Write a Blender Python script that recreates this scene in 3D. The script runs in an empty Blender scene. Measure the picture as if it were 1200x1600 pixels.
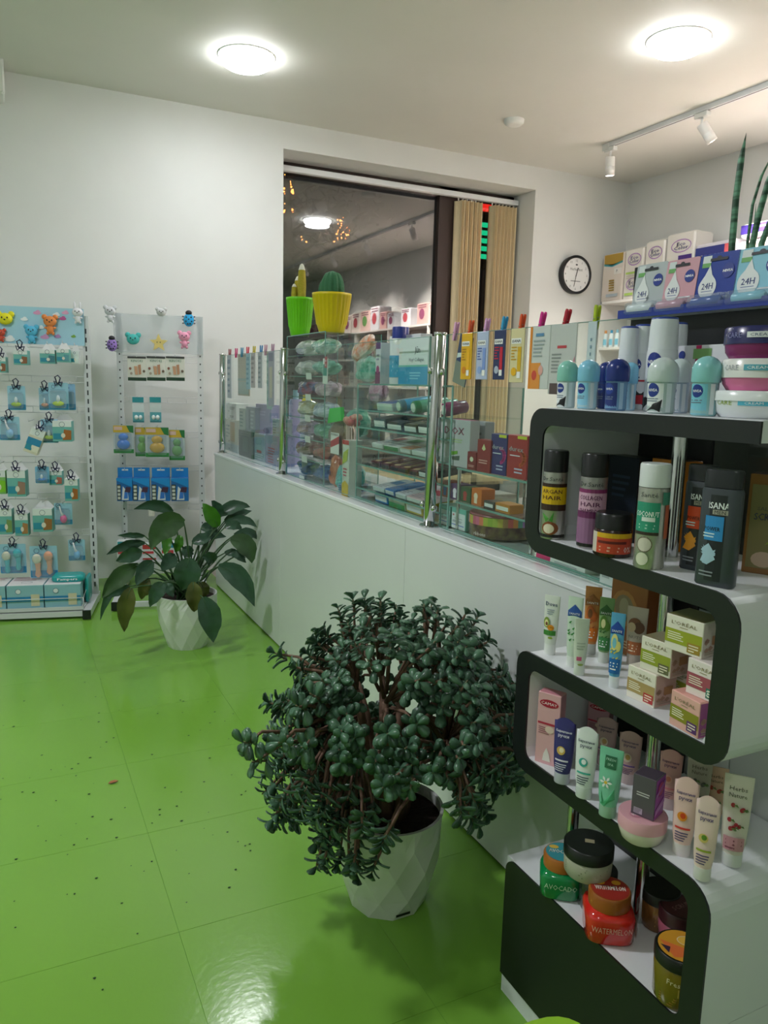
import bpy, bmesh, math, random
from mathutils import Vector, Matrix, Euler
# ---------------------------------------------------------------- camera, world, light, exposure
PI = math.pi
F = 1200.0; CAM_H = 1.35
def _n(v): return v.normalized()
AX = _n(Vector((2481, -135, 1200)))                 # room X axis in camera space (right, down, forward)
AY = Vector((-593, -213, 1200)); AY = _n(AY - AX * AY.dot(AX))
AZ = AX.cross(AY)
if AZ.y > 0: AZ = -AZ
def ray(px, py):
    d = Vector(((px - 600) / F, (py - 800) / F, 1.0))
    return Vector((AX.dot(d), AY.dot(d), AZ.dot(d)))
O = Vector((0, 0, CAM_H))
def pl(px, py, ax, v):                              # where a sight line meets a real plane of the room
    d = ray(px, py); t = (v - O[ax]) / d[ax]; return O + d * t
def hit(px, py, p0, n):
    d = ray(px, py); t = (Vector(p0) - O).dot(Vector(n)) / d.dot(Vector(n)); return O + d * t
scene = bpy.context.scene
col = scene.collection
cd = bpy.data.cameras.new('camera'); cam = bpy.data.objects.new('camera', cd); col.objects.link(cam)
cd.sensor_fit = 'VERTICAL'; cd.sensor_height = 36; cd.lens = 27; cd.clip_start = 0.02
right = Vector((AX.x, AY.x, AZ.x)); down = Vector((AX.y, AY.y, AZ.y)); fwd = Vector((AX.z, AY.z, AZ.z))
m = Matrix((right, -down, -fwd)).transposed().to_4x4(); m.translation = O
cam.matrix_world = m
scene.camera = cam
w = bpy.data.worlds.new('night'); scene.world = w; w.use_nodes = True
w.node_tree.nodes['Background'].inputs[0].default_value = (0.35, 0.42, 0.6, 1)
w.node_tree.nodes['Background'].inputs[1].default_value = 0.02
vs = scene.view_settings
vs.view_transform = 'Standard'; vs.look = 'None'; vs.gamma = 1; vs.use_curve_mapping = False; vs.exposure = 0.62
WALL_Y = 5.423; WALL_R = 4.97; CEIL = 3.13; CX = 1.205
# ceiling lamps: x, y, power; last two are unseen, added for more light
LAMPS = [(1.29, 4.50, 5), (3.18, 3.20, 12), (-0.85, 2.3, 27), (3.18, 0.4, 7), (-0.85, -0.6, 2.5)]
def area(name, loc, size, power, color, rot=(0, 0, 0), parent=None):
    l = bpy.data.lights.new(name, 'AREA'); l.shape = 'DISK'; l.size = size; l.energy = power; l.color = color
    o = bpy.data.objects.new(name, l); o.location = loc; o.rotation_euler = rot; col.objects.link(o)
    if parent: o.parent = parent
    return o
# ---------------------------------------------------------------- materials
MC = {}
def lin(h):
    h = h.lstrip('#'); r = [int(h[i:i + 2], 16) / 255 for i in (0, 2, 4)]
    return tuple((c / 12.92 if c <= 0.04045 else ((c + 0.055) / 1.055) ** 2.4) for c in r) + (1,)
def mt(h, rough=0.45, metal=0.0, noise=0.0, nscale=20, bump=0.0, trans=0.0, alpha=1.0, coat=0.0, emit=0.0, h2=None):
    key = (h, rough, metal, noise, nscale, bump, trans, alpha, coat, emit, h2)
    if key in MC: return MC[key]
    mm = bpy.data.materials.new('paint_' + h.strip('#')); mm.use_nodes = True
    nt = mm.node_tree; b = nt.nodes['Principled BSDF']
    b.inputs['Base Color'].default_value = lin(h); b.inputs['Roughness'].default_value = rough
    b.inputs['Metallic'].default_value = metal; b.inputs['Transmission Weight'].default_value = trans
    b.inputs['Alpha'].default_value = alpha; b.inputs['Coat Weight'].default_value = coat
    if emit: b.inputs['Emission Color'].default_value = lin(h); b.inputs['Emission Strength'].default_value = emit
    if noise or bump:
        tc = nt.nodes.new('ShaderNodeTexCoord'); nz = nt.nodes.new('ShaderNodeTexNoise')
        nz.inputs['Scale'].default_value = nscale; nz.inputs['Detail'].default_value = 4
        nt.links.new(tc.outputs['Object'], nz.inputs['Vector'])
        if noise:
            mx = nt.nodes.new('ShaderNodeMix'); mx.data_type = 'RGBA'
            c = lin(h); mx.inputs[6].default_value = c
            mx.inputs[7].default_value = lin(h2) if h2 else tuple(x * (1 - noise) for x in c[:3]) + (1,)
            rp = nt.nodes.new('ShaderNodeMapRange'); rp.inputs[1].default_value = 0.35; rp.inputs[2].default_value = 0.65
            nt.links.new(nz.outputs[0], rp.inputs[0]); nt.links.new(rp.outputs[0], mx.inputs[0])
            nt.links.new(mx.outputs[2], b.inputs['Base Color'])
        if bump:
            bp = nt.nodes.new('ShaderNodeBump'); bp.inputs['Strength'].default_value = bump; bp.inputs['Distance'].default_value = 0.01
            nt.links.new(nz.outputs[0], bp.inputs['Height']); nt.links.new(bp.outputs[0], b.inputs['Normal'])
    MC[key] = mm; return mm
def clear(tint='#ffffff', ior=1.45, rough=0.0, gloss=1.0, haze=0.0, name='clear'):
    key = (tint, ior, rough, gloss, haze)
    if key in MC: return MC[key]
    mm = bpy.data.materials.new(name); mm.use_nodes = True; nt = mm.node_tree; nt.nodes.clear()
    out = nt.nodes.new('ShaderNodeOutputMaterial'); tr = nt.nodes.new('ShaderNodeBsdfTransparent'); gl = nt.nodes.new('ShaderNodeBsdfGlossy')
    tr.inputs[0].default_value = lin(tint); gl.inputs['Roughness'].default_value = rough
    fr = nt.nodes.new('ShaderNodeFresnel'); fr.inputs[0].default_value = ior
    ge = nt.nodes.new('ShaderNodeNewGeometry'); inv = nt.nodes.new('ShaderNodeMath'); inv.operation = 'SUBTRACT'; inv.inputs[0].default_value = 1
    nt.links.new(ge.outputs['Backfacing'], inv.inputs[1])
    mu = nt.nodes.new('ShaderNodeMath'); mu.operation = 'MULTIPLY'; nt.links.new(fr.outputs[0], mu.inputs[0]); nt.links.new(inv.outputs[0], mu.inputs[1])
    m2 = nt.nodes.new('ShaderNodeMath'); m2.operation = 'MULTIPLY'; m2.use_clamp = True; m2.inputs[1].default_value = gloss; nt.links.new(mu.outputs[0], m2.inputs[0])
    mix = nt.nodes.new('ShaderNodeMixShader'); nt.links.new(m2.outputs[0], mix.inputs[0]); nt.links.new(tr.outputs[0], mix.inputs[1]); nt.links.new(gl.outputs[0], mix.inputs[2])
    last = mix
    if haze:
        df = nt.nodes.new('ShaderNodeBsdfDiffuse'); df.inputs[0].default_value = lin(tint)
        m3 = nt.nodes.new('ShaderNodeMixShader'); m3.inputs[0].default_value = haze
        nt.links.new(mix.outputs[0], m3.inputs[1]); nt.links.new(df.outputs[0], m3.inputs[2]); last = m3
    nt.links.new(last.outputs[0], out.inputs[0]); MC[key] = mm; return mm
WHITE = mt('#e6e8e6', 0.4); BLACK = mt('#16181a', 0.4); CHROME = mt('#c9cbcc', 0.12, 1.0)
GLASS = clear('#f6fbf9', 1.5, name='thin_glass'); GEDGE = mt('#86b5aa', 0.15, trans=0.3)
PLAST = clear('#f4f8fa', 1.45, 0.08, 1.2, 0.10, name='clear_plastic')
WIRE = mt('#d5d8da', 0.35)
# ---------------------------------------------------------------- mesh helpers
class MB:
    def __init__(s): s.v = []; s.f = []; s.mi = []; s.mats = []; s.sm = []
    def m(s, mat):
        if mat not in s.mats: s.mats.append(mat)
        return s.mats.index(mat)
    def add(s, vs, fs, mat, smooth=False):
        o = len(s.v); s.v += [tuple(v) for v in vs]; k = s.m(mat)
        for f in fs: s.f.append([o + i for i in f]); s.mi.append(k); s.sm.append(smooth)
        return s
    def box(s, a, b, mat, M=None):
        x0, y0, z0 = a; x1, y1, z1 = b
        vs = [Vector(p) for p in ((x0,y0,z0),(x1,y0,z0),(x1,y1,z0),(x0,y1,z0),(x0,y0,z1),(x1,y0,z1),(x1,y1,z1),(x0,y1,z1))]
        if M: vs = [M @ v for v in vs]
        return s.add(vs, [(0,3,2,1),(4,5,6,7),(0,1,5,4),(1,2,6,5),(2,3,7,6),(3,0,4,7)], mat)
    def cbox(s, a, b, mat, c=0.002, M=None):       # box with chamfered vertical and horizontal edges
        x0, y0, z0 = a; x1, y1, z1 = b; vs = []
        for z, q in ((z0, c), (z0 + c, 0), (z1 - c, 0), (z1, c)):
            for x, y in ((x0+c+q,y0+q),(x1-c-q,y0+q),(x1-q,y0+c+q),(x1-q,y1-c-q),(x1-c-q,y1-q),(x0+c+q,y1-q),(x0+q,y1-c-q),(x0+q,y0+c+q)): vs.append(Vector((x, y, z)))
        if M: vs = [M @ v for v in vs]
        fs = [tuple(range(7, -1, -1)), tuple(range(24, 32))]
        for k in range(3):
            for i in range(8): j = (i + 1) % 8; fs.append((k*8+i, k*8+j, k*8+8+j, k*8+8+i))
        return s.add(vs, fs, mat)
    def loft(s, secs, mat, seg=20, n=2.0, smooth=True, cap=True, M=None, arch=0):
        vs = []
        for k, sc in enumerate(secs):
            z, rx, ry = sc[:3]; cx = sc[3] if len(sc) > 3 else 0; cy = sc[4] if len(sc) > 4 else 0
            for i in range(seg):
                a = 2 * PI * i / seg; c, q = math.cos(a), math.sin(a)
                x = rx * math.copysign(abs(c) ** (2 / n), c); y = ry * math.copysign(abs(q) ** (2 / n), q)
                zz = z
                if arch and k == len(secs) - 1 and rx: zz = z - arch * (x / rx) ** 2
                vs.append(Vector((cx + x, cy + y, zz)))
        if M: vs = [M @ v for v in vs]
        fs = []
        for k in range(len(secs) - 1):
            for i in range(seg): j = (i + 1) % seg; fs.append((k*seg+i, k*seg+j, (k+1)*seg+j, (k+1)*seg+i))
        s.add(vs, fs, mat, smooth)
        if cap: s.add(vs[:seg], [tuple(range(seg - 1, -1, -1))], mat); s.add(vs[-seg:], [tuple(range(seg))], mat)
        return s
    def cyl(s, r, z0, z1, mat, seg=16, c=(0, 0), M=None, b=0.0):
        secs = [(z0, r, r, *c), (z1, r, r, *c)] if not b else [(z0, r-b, r-b, *c), (z0+b, r, r, *c), (z1-b, r, r, *c), (z1, r-b, r-b, *c)]
        return s.loft(secs, mat, seg, M=M)
    def tube(s, pts, r, mat, seg=6, closed=False):
        pts = [Vector(p) for p in pts]; rs = r if isinstance(r, (list, tuple)) else [r] * len(pts)
        vs = []; N = len(pts); up = None
        for i, p in enumerate(pts):
            t = (pts[min(i + 1, N - 1)] - pts[max(i - 1, 0)])
            t = t.normalized() if t.length > 1e-9 else Vector((0, 0, 1))
            if up is None: up = t.orthogonal().normalized()
            else:
                up = up - t * up.dot(t); up = up.normalized() if up.length > 1e-6 else t.orthogonal().normalized()
            bi = t.cross(up)
            for k in range(seg): a = 2 * PI * k / seg; vs.append(p + (up * math.cos(a) + bi * math.sin(a)) * rs[i])
        fs = [(i*seg+k, i*seg+(k+1) % seg, (i+1)*seg+(k+1) % seg, (i+1)*seg+k) for i in range(N-1) for k in range(seg)]
        fs += [tuple(range(seg - 1, -1, -1)), tuple(range((N-1)*seg, N*seg))]
        return s.add(vs, fs, mat, True)
    def poly(s, pts2, d0, d1, f, mat, mat_side=None):  # extrude a 2D polygon; f(u,v,d) -> point
        n = len(pts2)
        vs = [f(u, v, d0) for u, v in pts2] + [f(u, v, d1) for u, v in pts2]
        s.add(vs, [tuple(range(n - 1, -1, -1)), tuple(range(n, 2 * n))], mat)
        return s.add(vs, [(i, (i+1) % n, n+(i+1) % n, n+i) for i in range(n)], mat_side or mat)
    def mesh(s, name='m'):
        me = bpy.data.meshes.new(name); me.from_pydata(s.v, [], s.f)
        for mm in s.mats: me.materials.append(mm)
        me.polygons.foreach_set('material_index', s.mi); me.polygons.foreach_set('use_smooth', s.sm); me.update(); return me
    def build(s, name, parent=None, loc=(0,0,0), rot=(0,0,0), recalc=False):
        me = s.mesh(name)
        if recalc:
            bm = bmesh.new(); bm.from_mesh(me); bmesh.ops.recalc_face_normals(bm, faces=bm.faces); bm.to_mesh(me); bm.free()
        return link(name, me, parent, loc, rot)
def link(name, me, parent=None, loc=(0,0,0), rot=(0,0,0)):
    o = bpy.data.objects.new(name, me); o.location = loc; o.rotation_euler = rot; col.objects.link(o)
    if parent: o.parent = parent
    return o
def fillet(pts, rad, seg=6):
    out = []; n = len(pts)
    for i, p in enumerate(pts):
        r = rad[i] if isinstance(rad, list) else rad
        p = Vector(p); a = Vector(pts[i-1]); b = Vector(pts[(i+1) % n])
        if r <= 0: out.append((p.x, p.y)); continue
        u = (a - p).normalized(); v = (b - p).normalized()
        for k in range(seg + 1):                     # quarter arc for right angles
            t = k / seg * PI / 2
            q = p + u * r * (1 - math.sin(t)) + v * r * (1 - math.cos(t)); out.append((q.x, q.y))
    return out
def thing(name, label, cat, loc=(0,0,0), rz=0, group=None, rot=None):
    o = bpy.data.objects.new(name, None); col.objects.link(o); o.empty_display_size = 0.05
    o.location = loc; o.rotation_euler = rot or (0, 0, rz); o['label'] = label; o['category'] = cat
    if group: o['group'] = group
    return o
def tag(o, label, cat, group=None):
    o['label'] = label; o['category'] = cat
    if group: o['group'] = group
    return o
def struct(name, mb, parent=None):
    o = mb.build(name, parent)
    if not parent: o['kind'] = 'structure'
    return o
# ---------------------------------------------------------------- flat print (lettering, patches) laid on a product's surface
TXT = {}
def text_mesh(st):
    if st not in TXT:
        cu = bpy.data.curves.new('t', 'FONT'); cu.body = st; cu.resolution_u = 1; cu.align_x = 'CENTER'; cu.align_y = 'CENTER'
        ob = bpy.data.objects.new('t', cu); col.objects.link(ob)
        bpy.context.view_layer.update()
        me = bpy.data.meshes.new_from_object(ob.evaluated_get(bpy.context.evaluated_depsgraph_get()))
        v = [tuple(x.co)[:2] for x in me.vertices]; f = [tuple(p.vertices) for p in me.polygons]
        bpy.data.objects.remove(ob); bpy.data.curves.remove(cu); bpy.data.meshes.remove(me)
        if not v: v = [(0, 0)]
        x0, x1 = min(p[0] for p in v), max(p[0] for p in v); y0, y1 = min(p[1] for p in v), max(p[1] for p in v)
        v = [(p[0] - (x0 + x1) / 2, p[1] - (y0 + y1) / 2) for p in v]
        TXT[st] = (v, f, max(x1 - x0, 1e-3), max(y1 - y0, 1e-3))
    return TXT[st]
class Print:
    def __init__(s, surf, off=0.0003): s.s = surf; s.off = off; s.k = 1; s.mb = MB()
    def nx(s): s.k += 1; return s.off * (1 + 0.35 * s.k)
    def rect(s, x0, z0, x1, z1, h, r=0.4, n=6, nz=2):
        d = s.nx(); vs = [s.s(x0 + (x1-x0)*i/n, z0 + (z1-z0)*j/nz, d) for j in range(nz+1) for i in range(n+1)]
        fs = [(j*(n+1)+i, j*(n+1)+i+1, (j+1)*(n+1)+i+1, (j+1)*(n+1)+i) for j in range(nz) for i in range(n)]
        s.mb.add(vs, fs, h if not isinstance(h, str) else mt(h, r)); return s
    def poly(s, pts, h, r=0.4):
        d = s.nx(); cx = sum(p[0] for p in pts)/len(pts); cz = sum(p[1] for p in pts)/len(pts)
        n = len(pts); vs = [s.s(cx, cz, d)]
        for q in (.35, .7, 1.0): vs += [s.s(cx+(x-cx)*q, cz+(z-cz)*q, d) for x, z in pts]
        fs = [(0, i+1, (i+1) % n + 1) for i in range(n)] + [(k*n+1+i, (k+1)*n+1+i, (k+1)*n+1+(i+1) % n, k*n+1+(i+1) % n) for k in (0, 1) for i in range(n)]
        s.mb.add(vs, fs, mt(h, r)); return s
    def ell(s, cx, cz, rx, rz, h, r=0.4, n=14, a0=0, a1=2*PI):
        return s.poly([(cx + rx*math.cos(a0+(a1-a0)*i/n), cz + rz*math.sin(a0+(a1-a0)*i/n)) for i in range(n)], h, r)
    def ring(s, cx, cz, rx, rz, t, h, n=16):
        d = s.nx(); vs = []
        for i in range(n):
            a = 2*PI*i/n
            for q in (0, t): vs.append(s.s(cx + (rx-q)*math.cos(a), cz + (rz-q)*math.sin(a), d))
        s.mb.add(vs, [(2*i, 2*((i+1) % n), 2*((i+1) % n)+1, 2*i+1) for i in range(n)], mt(h)); return s
    def text(s, st, cx, cz, ht, h, width=None, rot=0.0, r=0.4, bold=0):
        v, f, W, H = text_mesh(st); sc = ht / H; sx = sc if width is None else min(width / W, sc * 1.6)
        if width is not None and W * sc > width: sx = width / W
        d = s.nx(); c, q = math.cos(rot), math.sin(rot)
        for b in ([0] if not bold else [-bold, bold]):
            vs = [s.s(cx + (x*sx+b)*c - y*sc*q, cz + (x*sx+b)*q + y*sc*c, d) for x, y in v]
            s.mb.add(vs, f, mt(h, r))
        return s
    def lines(s, x0, x1, z0, z1, n, h, seed=0):
        rr = random.Random(seed)
        for i in range(n):
            z = z1 + (z0 - z1) * (i + 0.5) / n; t = abs(z1 - z0) / n * 0.22
            s.rect(x0, z - t, x0 + (x1-x0) * rr.uniform(0.55, 1), z + t, h, n=2, nz=1); s.k -= 1
        s.k += 1; return s
    def build(s, parent, name='label'): return s.mb.build(name, parent)
def front_flat(d): return lambda x, z, o: Vector((x, -d/2 - o, z))
def side_flat(w_): return lambda x, z, o: Vector((w_/2 + o, x, z))
def top_flat(h): return lambda x, y, o: Vector((x, y, h + o))
def lsurf(secs, n=2.0, phi=0.0):                    # x is arc length round the front of a lofted body
    def f(x, z, o):
        k = 0
        while k < len(secs) - 2 and z > secs[k+1][0]: k += 1
        a, b = secs[k], secs[k+1]; t = 0 if b[0] == a[0] else (z - a[0]) / (b[0] - a[0])
        rx = a[1] + (b[1]-a[1])*t + o; ry = a[2] + (b[2]-a[2])*t + o
        if ry < rx * 0.55:                           # flat tube: project
            u = max(-0.98, min(0.98, x / rx)); return Vector((x, -ry*math.sqrt(1-u*u) - o, z))
        if n > 2: u = max(-0.97, min(0.97, x / rx)); return Vector((x, -ry*(1-abs(u)**n)**(1/n) - o*1.5, z))
        th = x / max(rx, 1e-4) + phi; c, q = math.cos(th), math.sin(th)
        return Vector((rx*math.copysign(abs(q)**(2/n), q), -ry*math.copysign(abs(c)**(2/n), c), z))
    return f
# ---------------------------------------------------------------- placement helpers
def depth(P): return (P - O).dot(fwd)
def proj(P):
    v = P - O; z = v.dot(fwd); return 600 + F*v.dot(right)/z, 800 + F*v.dot(down)/z
def wpx(P, px): return px * depth(P) / F
def ztop(P, px, py):                                 # height where the sight line passes the vertical through P
    n = Vector((P.x, P.y, 0)); return hit(px, py, P, n).z
def seat(px, py, z, r):                              # centre of something whose front foot is seen at (px,py) on level z
    P = pl(px, py, 2, z); v = Vector((P.x, P.y, 0)).normalized(); return P + v * r
# ================================================================ ROOM
wall_m = mt('#dfe2e0', 0.6, noise=0.03, nscale=3, bump=0.02)
ceil_m = mt('#dedfd9', 0.7, noise=0.03, nscale=2)
X0, Y0, CY0 = -2.3, -2.6, -2.6
struct('wall_left', MB().box((X0-0.1, Y0-0.1, 0), (X0, WALL_Y+0.42, CEIL), wall_m))
struct('wall_front', MB().box((X0, Y0-0.1, 0), (WALL_R, Y0, CEIL), wall_m))
struct('wall_right', MB().box((WALL_R, Y0-0.1, 0), (WALL_R+0.1, WALL_Y+0.42, CEIL), wall_m))
struct('ceiling', MB().box((X0-0.1, Y0-0.1, CEIL), (WALL_R+0.1, WALL_Y+0.42, CEIL+0.1), ceil_m))
WX0, WX1, WZ0, WZ1 = 1.815, 3.967, 0.44, 2.954       # window opening
bk = MB(); T = 0.40
bk.box((X0, WALL_Y, 0), (WX0, WALL_Y+T, CEIL), wall_m); bk.box((WX1, WALL_Y, 0), (WALL_R, WALL_Y+T, CEIL), wall_m)
bk.box((WX0, WALL_Y, WZ1), (WX1, WALL_Y+T, CEIL), wall_m); bk.box((WX0, WALL_Y, 0), (WX1, WALL_Y+T, WZ0), wall_m)
struct('wall_back', bk)
# floor: painted tiles over a slab
gm = bpy.data.materials.new('green_floor_paint'); gm.use_nodes = True; nt = gm.node_tree; b = nt.nodes['Principled BSDF']
tc = nt.nodes.new('ShaderNodeNewGeometry'); nz = nt.nodes.new('ShaderNodeTexNoise'); nz.inputs['Scale'].default_value = 1.3; nz.inputs['Detail'].default_value = 5
nt.links.new(tc.outputs['Position'], nz.inputs['Vector']); cr = nt.nodes.new('ShaderNodeMix'); cr.data_type = 'RGBA'
cr.inputs[6].default_value = lin('#74a83a'); cr.inputs[7].default_value = lin('#7eb245'); nt.links.new(nz.outputs[0], cr.inputs[0]); nt.links.new(cr.outputs[2], b.inputs['Base Color'])
b.inputs['Roughness'].default_value = 0.17; b.inputs['Specular IOR Level'].default_value = 0.5
n2 = nt.nodes.new('ShaderNodeTexNoise'); n2.inputs['Scale'].default_value = 60; n2.inputs['Detail'].default_value = 3; nt.links.new(tc.outputs['Position'], n2.inputs['Vector'])
n3 = nt.nodes.new('ShaderNodeTexNoise'); n3.inputs['Scale'].default_value = 7; nt.links.new(tc.outputs['Position'], n3.inputs['Vector'])
ad = nt.nodes.new('ShaderNodeMath'); ad.operation = 'ADD'; nt.links.new(n2.outputs[0], ad.inputs[0]); nt.links.new(n3.outputs[0], ad.inputs[1])
bp = nt.nodes.new('ShaderNodeBump'); bp.inputs['Strength'].default_value = 0.10; bp.inputs['Distance'].default_value = 0.003; nt.links.new(ad.outputs[0], bp.inputs['Height']); nt.links.new(bp.outputs[0], b.inputs['Normal'])
fl = struct('floor', MB().box((X0-0.1, Y0-0.1, -0.08), (WALL_R+0.1, WALL_Y+0.42, -0.0012), mt('#4f9616', 0.4)))
S = 0.4665; tmesh = MB().cbox((0.0003, 0.0003, -0.003), (S-0.0003, S-0.0003, 0), gm, 0.0004).mesh('tile')
for i in range(-5, 2):
    for j in range(-2, 9):
        x = 0.32 + i*S; y = 1.745 + j*S
        if x < -1.9 or x > 1.3: continue
        link('floor_tile', tmesh, fl, (x, y, 0))
far = MB().box((X0, 1.745-2*S-6*S, -0.003), (WALL_R, 1.745-2*S, 0), gm).box((1.253, 1.745-2*S, -0.003), (WALL_R, WALL_Y, 0), mt('#b5aca0', 0.4)).box((X0, 1.745-2*S, -0.003), (0.32-4*S-S*0, WALL_Y, 0), gm) \
    .build('floor_sheet', fl)
# dirt specks and one fallen leaf
rr = random.Random(5); db = MB(); dm = mt('#173a06', 0.8)
for k in range(95):
    px, py = rr.uniform(0, 400), rr.uniform(1060, 1560) if k > 45 else rr.uniform(1080, 1330)
    P = pl(px, py, 2, 0.0); r_ = rr.uniform(0.0015, 0.0045)
    db.add([(P.x + r_*math.cos(a)*rr.uniform(0.7, 1.5), P.y + r_*math.sin(a), 0.0012 if a else 0.002) for a in (0, 1.2, 2.4, 3.6, 4.8)], [(0,1,2,3,4)], dm)
d = db.build('dirt_specks'); tag(d, 'small dark dirt specks scattered over the green floor', 'dirt'); d['kind'] = 'stuff'
P = pl(177, 1223, 2, 0.002)
lf = MB(); pts = [(-0.016,0,0),(-0.008,0.007,0.003),(0.006,0.007,0.004),(0.016,0.001,0.002),(0.006,-0.006,0.003),(-0.008,-0.006,0.002)]
lf.add(pts + [(p[0], p[1], p[2]+0.002) for p in pts], [(5,4,3,2,1,0),(6,7,8,9,10,11)] + [(i,(i+1)%6,6+(i+1)%6,6+i) for i in range(6)], mt('#a5663a', 0.6))
tag(lf.build('fallen_leaf', loc=P), 'small dried brown leaf lying on the green floor', 'leaf')
# ---------------------------------------------------------------- window
frame_m = mt('#33221b', 0.45); GY = 5.72
MX0 = pl(684, 400, 1, GY).x; MX1 = pl(712, 400, 1, GY).x
wb = MB(); fz0, fz1 = WZ0, WZ1
for a, b_ in (((WX0, GY, fz0), (WX0+0.06, GY+0.07, fz1)), ((WX1-0.06, GY, fz0), (WX1, GY+0.07, fz1)), ((WX0, GY, fz1-0.07), (WX1, GY+0.07, fz1)), ((WX0, GY, fz0), (WX1, GY+0.07, fz0+0.07)), ((MX0, GY, fz0), (MX1, GY+0.07, fz1))):
    wb.cbox(a, b_, frame_m, 0.004)
win = struct('window_1', wb)
GL = clear('#b9b4b0', 1.5, 0.015, 6.5, name='night_window_glass')
for x0, x1 in ((WX0+0.05, MX0+0.01), (MX1-0.01, WX1-0.05)):
    MB().box((x0, GY+0.045, fz0+0.05), (x1, GY+0.049, fz1-0.05), GL).build('pane', win)
MB().cbox((WX0-0.0, WALL_Y-0.02, WZ0-0.03), (WX1, GY, WZ0+0.002), WHITE, 0.004).build('window_sill', win)
# vertical blind: rail and slats
bl = thing('vertical_blind', 'cream vertical slat blind drawn to the right side of the dark window', 'blind', (WX0, GY-0.06, 0))
MB().cbox((0, -0.025, WZ1-0.085), (WX1-WX0-0.01, 0.02, WZ1-0.045), mt('#e8ebee', 0.3), 0.004).build('rail', bl)
sm = mt('#ecd8b0', 0.7, noise=0.04, nscale=15)
sl = MB(); 
for k in range(8):
    a = -0.0445 + 0.089*k/7
def slat_mesh(bow):
    q = MB(); v = []; H1 = WZ1-0.105; H0 = 0.62
    for z in (H0, H1):
        for k in range(7):
            u = -0.0445 + 0.089*k/6; v.append((u, bow*(1-(u/0.0445)**2), z))
    v += [(p[0], p[1]+0.0012, p[2]) for p in v]
    f = []
    for k in range(6): f += [(k, k+1, 8+k, 7+k), (14+k+1, 14+k, 21+k, 22+k)]
    f += [(0,7,21,14), (6,20,27,13)]
    return q.add(v, f, sm, True).mesh('slat')
sms = [slat_mesh(0.016), slat_mesh(0.011)]
rr = random.Random(2)
bx = [pl(q, 430, 1, GY-0.06).x for q in (712, 742, 764, 797)]
xs = [bx[0] + (bx[1]-bx[0])*k/9 for k in range(10)] + [bx[2] + (bx[3]-bx[2])*k/12 for k in range(13)]
for k, x in enumerate(xs):
    link('slat', sms[k % 2], bl, (x - WX0, rr.uniform(-0.004, 0.004), 0), (0, 0, math.radians(-68 + (9 if k % 2 else -9) + rr.uniform(-4, 4))))
for k, x in enumerate(xs):
    if k % 2 == 0: MB().box((x-WX0-0.004, -0.002, WZ1-0.108), (x-WX0+0.004, 0.002, WZ1-0.08), WHITE).build('slat_hook', bl)
# night outside: trees with warm lights, a neon pharmacy sign, a street wall
struct('trim_street_ground', MB().box((-3, WALL_Y+0.5, -0.3), (14, 22, -0.1), mt('#2a2320', 0.9)))
rr = random.Random(8)
for (px, py, Y, sc_, nm) in ((448, 240, 11, 0.9, 'tree with warm orange lights high at the window left edge'), (530, 360, 14, 0.9, 'tree with small warm lights further right outside the window')):
    C = pl(px, py, 1, Y); t = thing('street_tree', nm, 'tree', (C.x, Y, -0.1))
    tr = MB(); br = mt('#241a14', 0.9); H_ = C.z + 0.1
    tr.tube([(0, 0, 0), (0.05, 0, H_*0.6), (0, 0, H_)], [0.12, 0.09, 0.03], br)
    for k in range(26):
        a = rr.uniform(0, 2*PI); z = H_*rr.uniform(0.55, 1); L = rr.uniform(0.5, 1.4)*sc_
        tr.tube([(0, 0, z), (math.cos(a)*L*0.6, math.sin(a)*L*0.5, z+L*0.35), (math.cos(a)*L, math.sin(a)*L, z+L*0.4)], [0.03, 0.015, 0.005], br, 5)
    tr.build('trunk', t)
    lv = MB(); lm = mt('#3a2616', 0.8)
    for k in range(700):
        a = rr.uniform(0, 2*PI); L = rr.uniform(0.1, 1.5)*sc_; z = H_*rr.uniform(0.62, 1.15); c = Vector((math.cos(a)*L, math.sin(a)*L, z))
        u = Vector((rr.uniform(-1,1), rr.uniform(-1,1), rr.uniform(-1,1))).normalized()*0.07; v_ = u.orthogonal().normalized()*0.03
        lv.add([c-u, c+v_, c+u, c-v_], [(0,1,2,3)], lm)
    o = lv.build('foliage', t); o['kind'] = 'stuff'
    bu = MB(); em = mt('#ff9a4a', 0.5, emit=14)
    spots = [(443,268),(452,283),(448,300),(458,296),(446,330),(456,333),(450,318)] if Y == 11 else [(533,345),(536,352),(530,360),(537,368),(545,365),(475,373),(528,372)]
    for (sx, sy) in spots:
        for q in range(5):
            P = pl(sx+rr.uniform(-6, 6), sy+rr.uniform(-6, 6), 1, Y); r_ = rr.uniform(0.006, 0.022)
            bu.loft([(-r_, 0.002, 0.002), (-r_*0.4, r_, r_), (r_*0.5, r_, r_), (r_, 0.002, 0.002)], em, 6, M=Matrix.Translation((P.x-C.x, 0, P.z+0.1)))
    bu.build('light_bulbs', t)['kind'] = 'stuff'
P = pl(754, 345, 1, 9.0); t = thing('neon_sign', 'lit red and green neon sign outside seen through a slit in the blind', 'sign', (P.x, 9.0, -0.1))
MB().tube([(0, 0.12, 0), (0, 0.12, P.z-0.2)], 0.03, BLACK, 8).build('post', t)
MB().box((-0.2, 0, P.z-0.5), (0.25, 0.1, P.z+0.6), BLACK).build('panel', t)
q = MB(); z = P.z
for k in range(5): q.box((-0.15, -0.01, z+0.02-k*0.1), (0.18, 0, z+0.08-k*0.1), mt('#18e0a0', emit=3.0))
q.box((-0.1, -0.01, z+0.22), (0.14, 0, z+0.36), mt('#ff2a20', emit=3.0)); q.build('neon_tubes', t)
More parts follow.
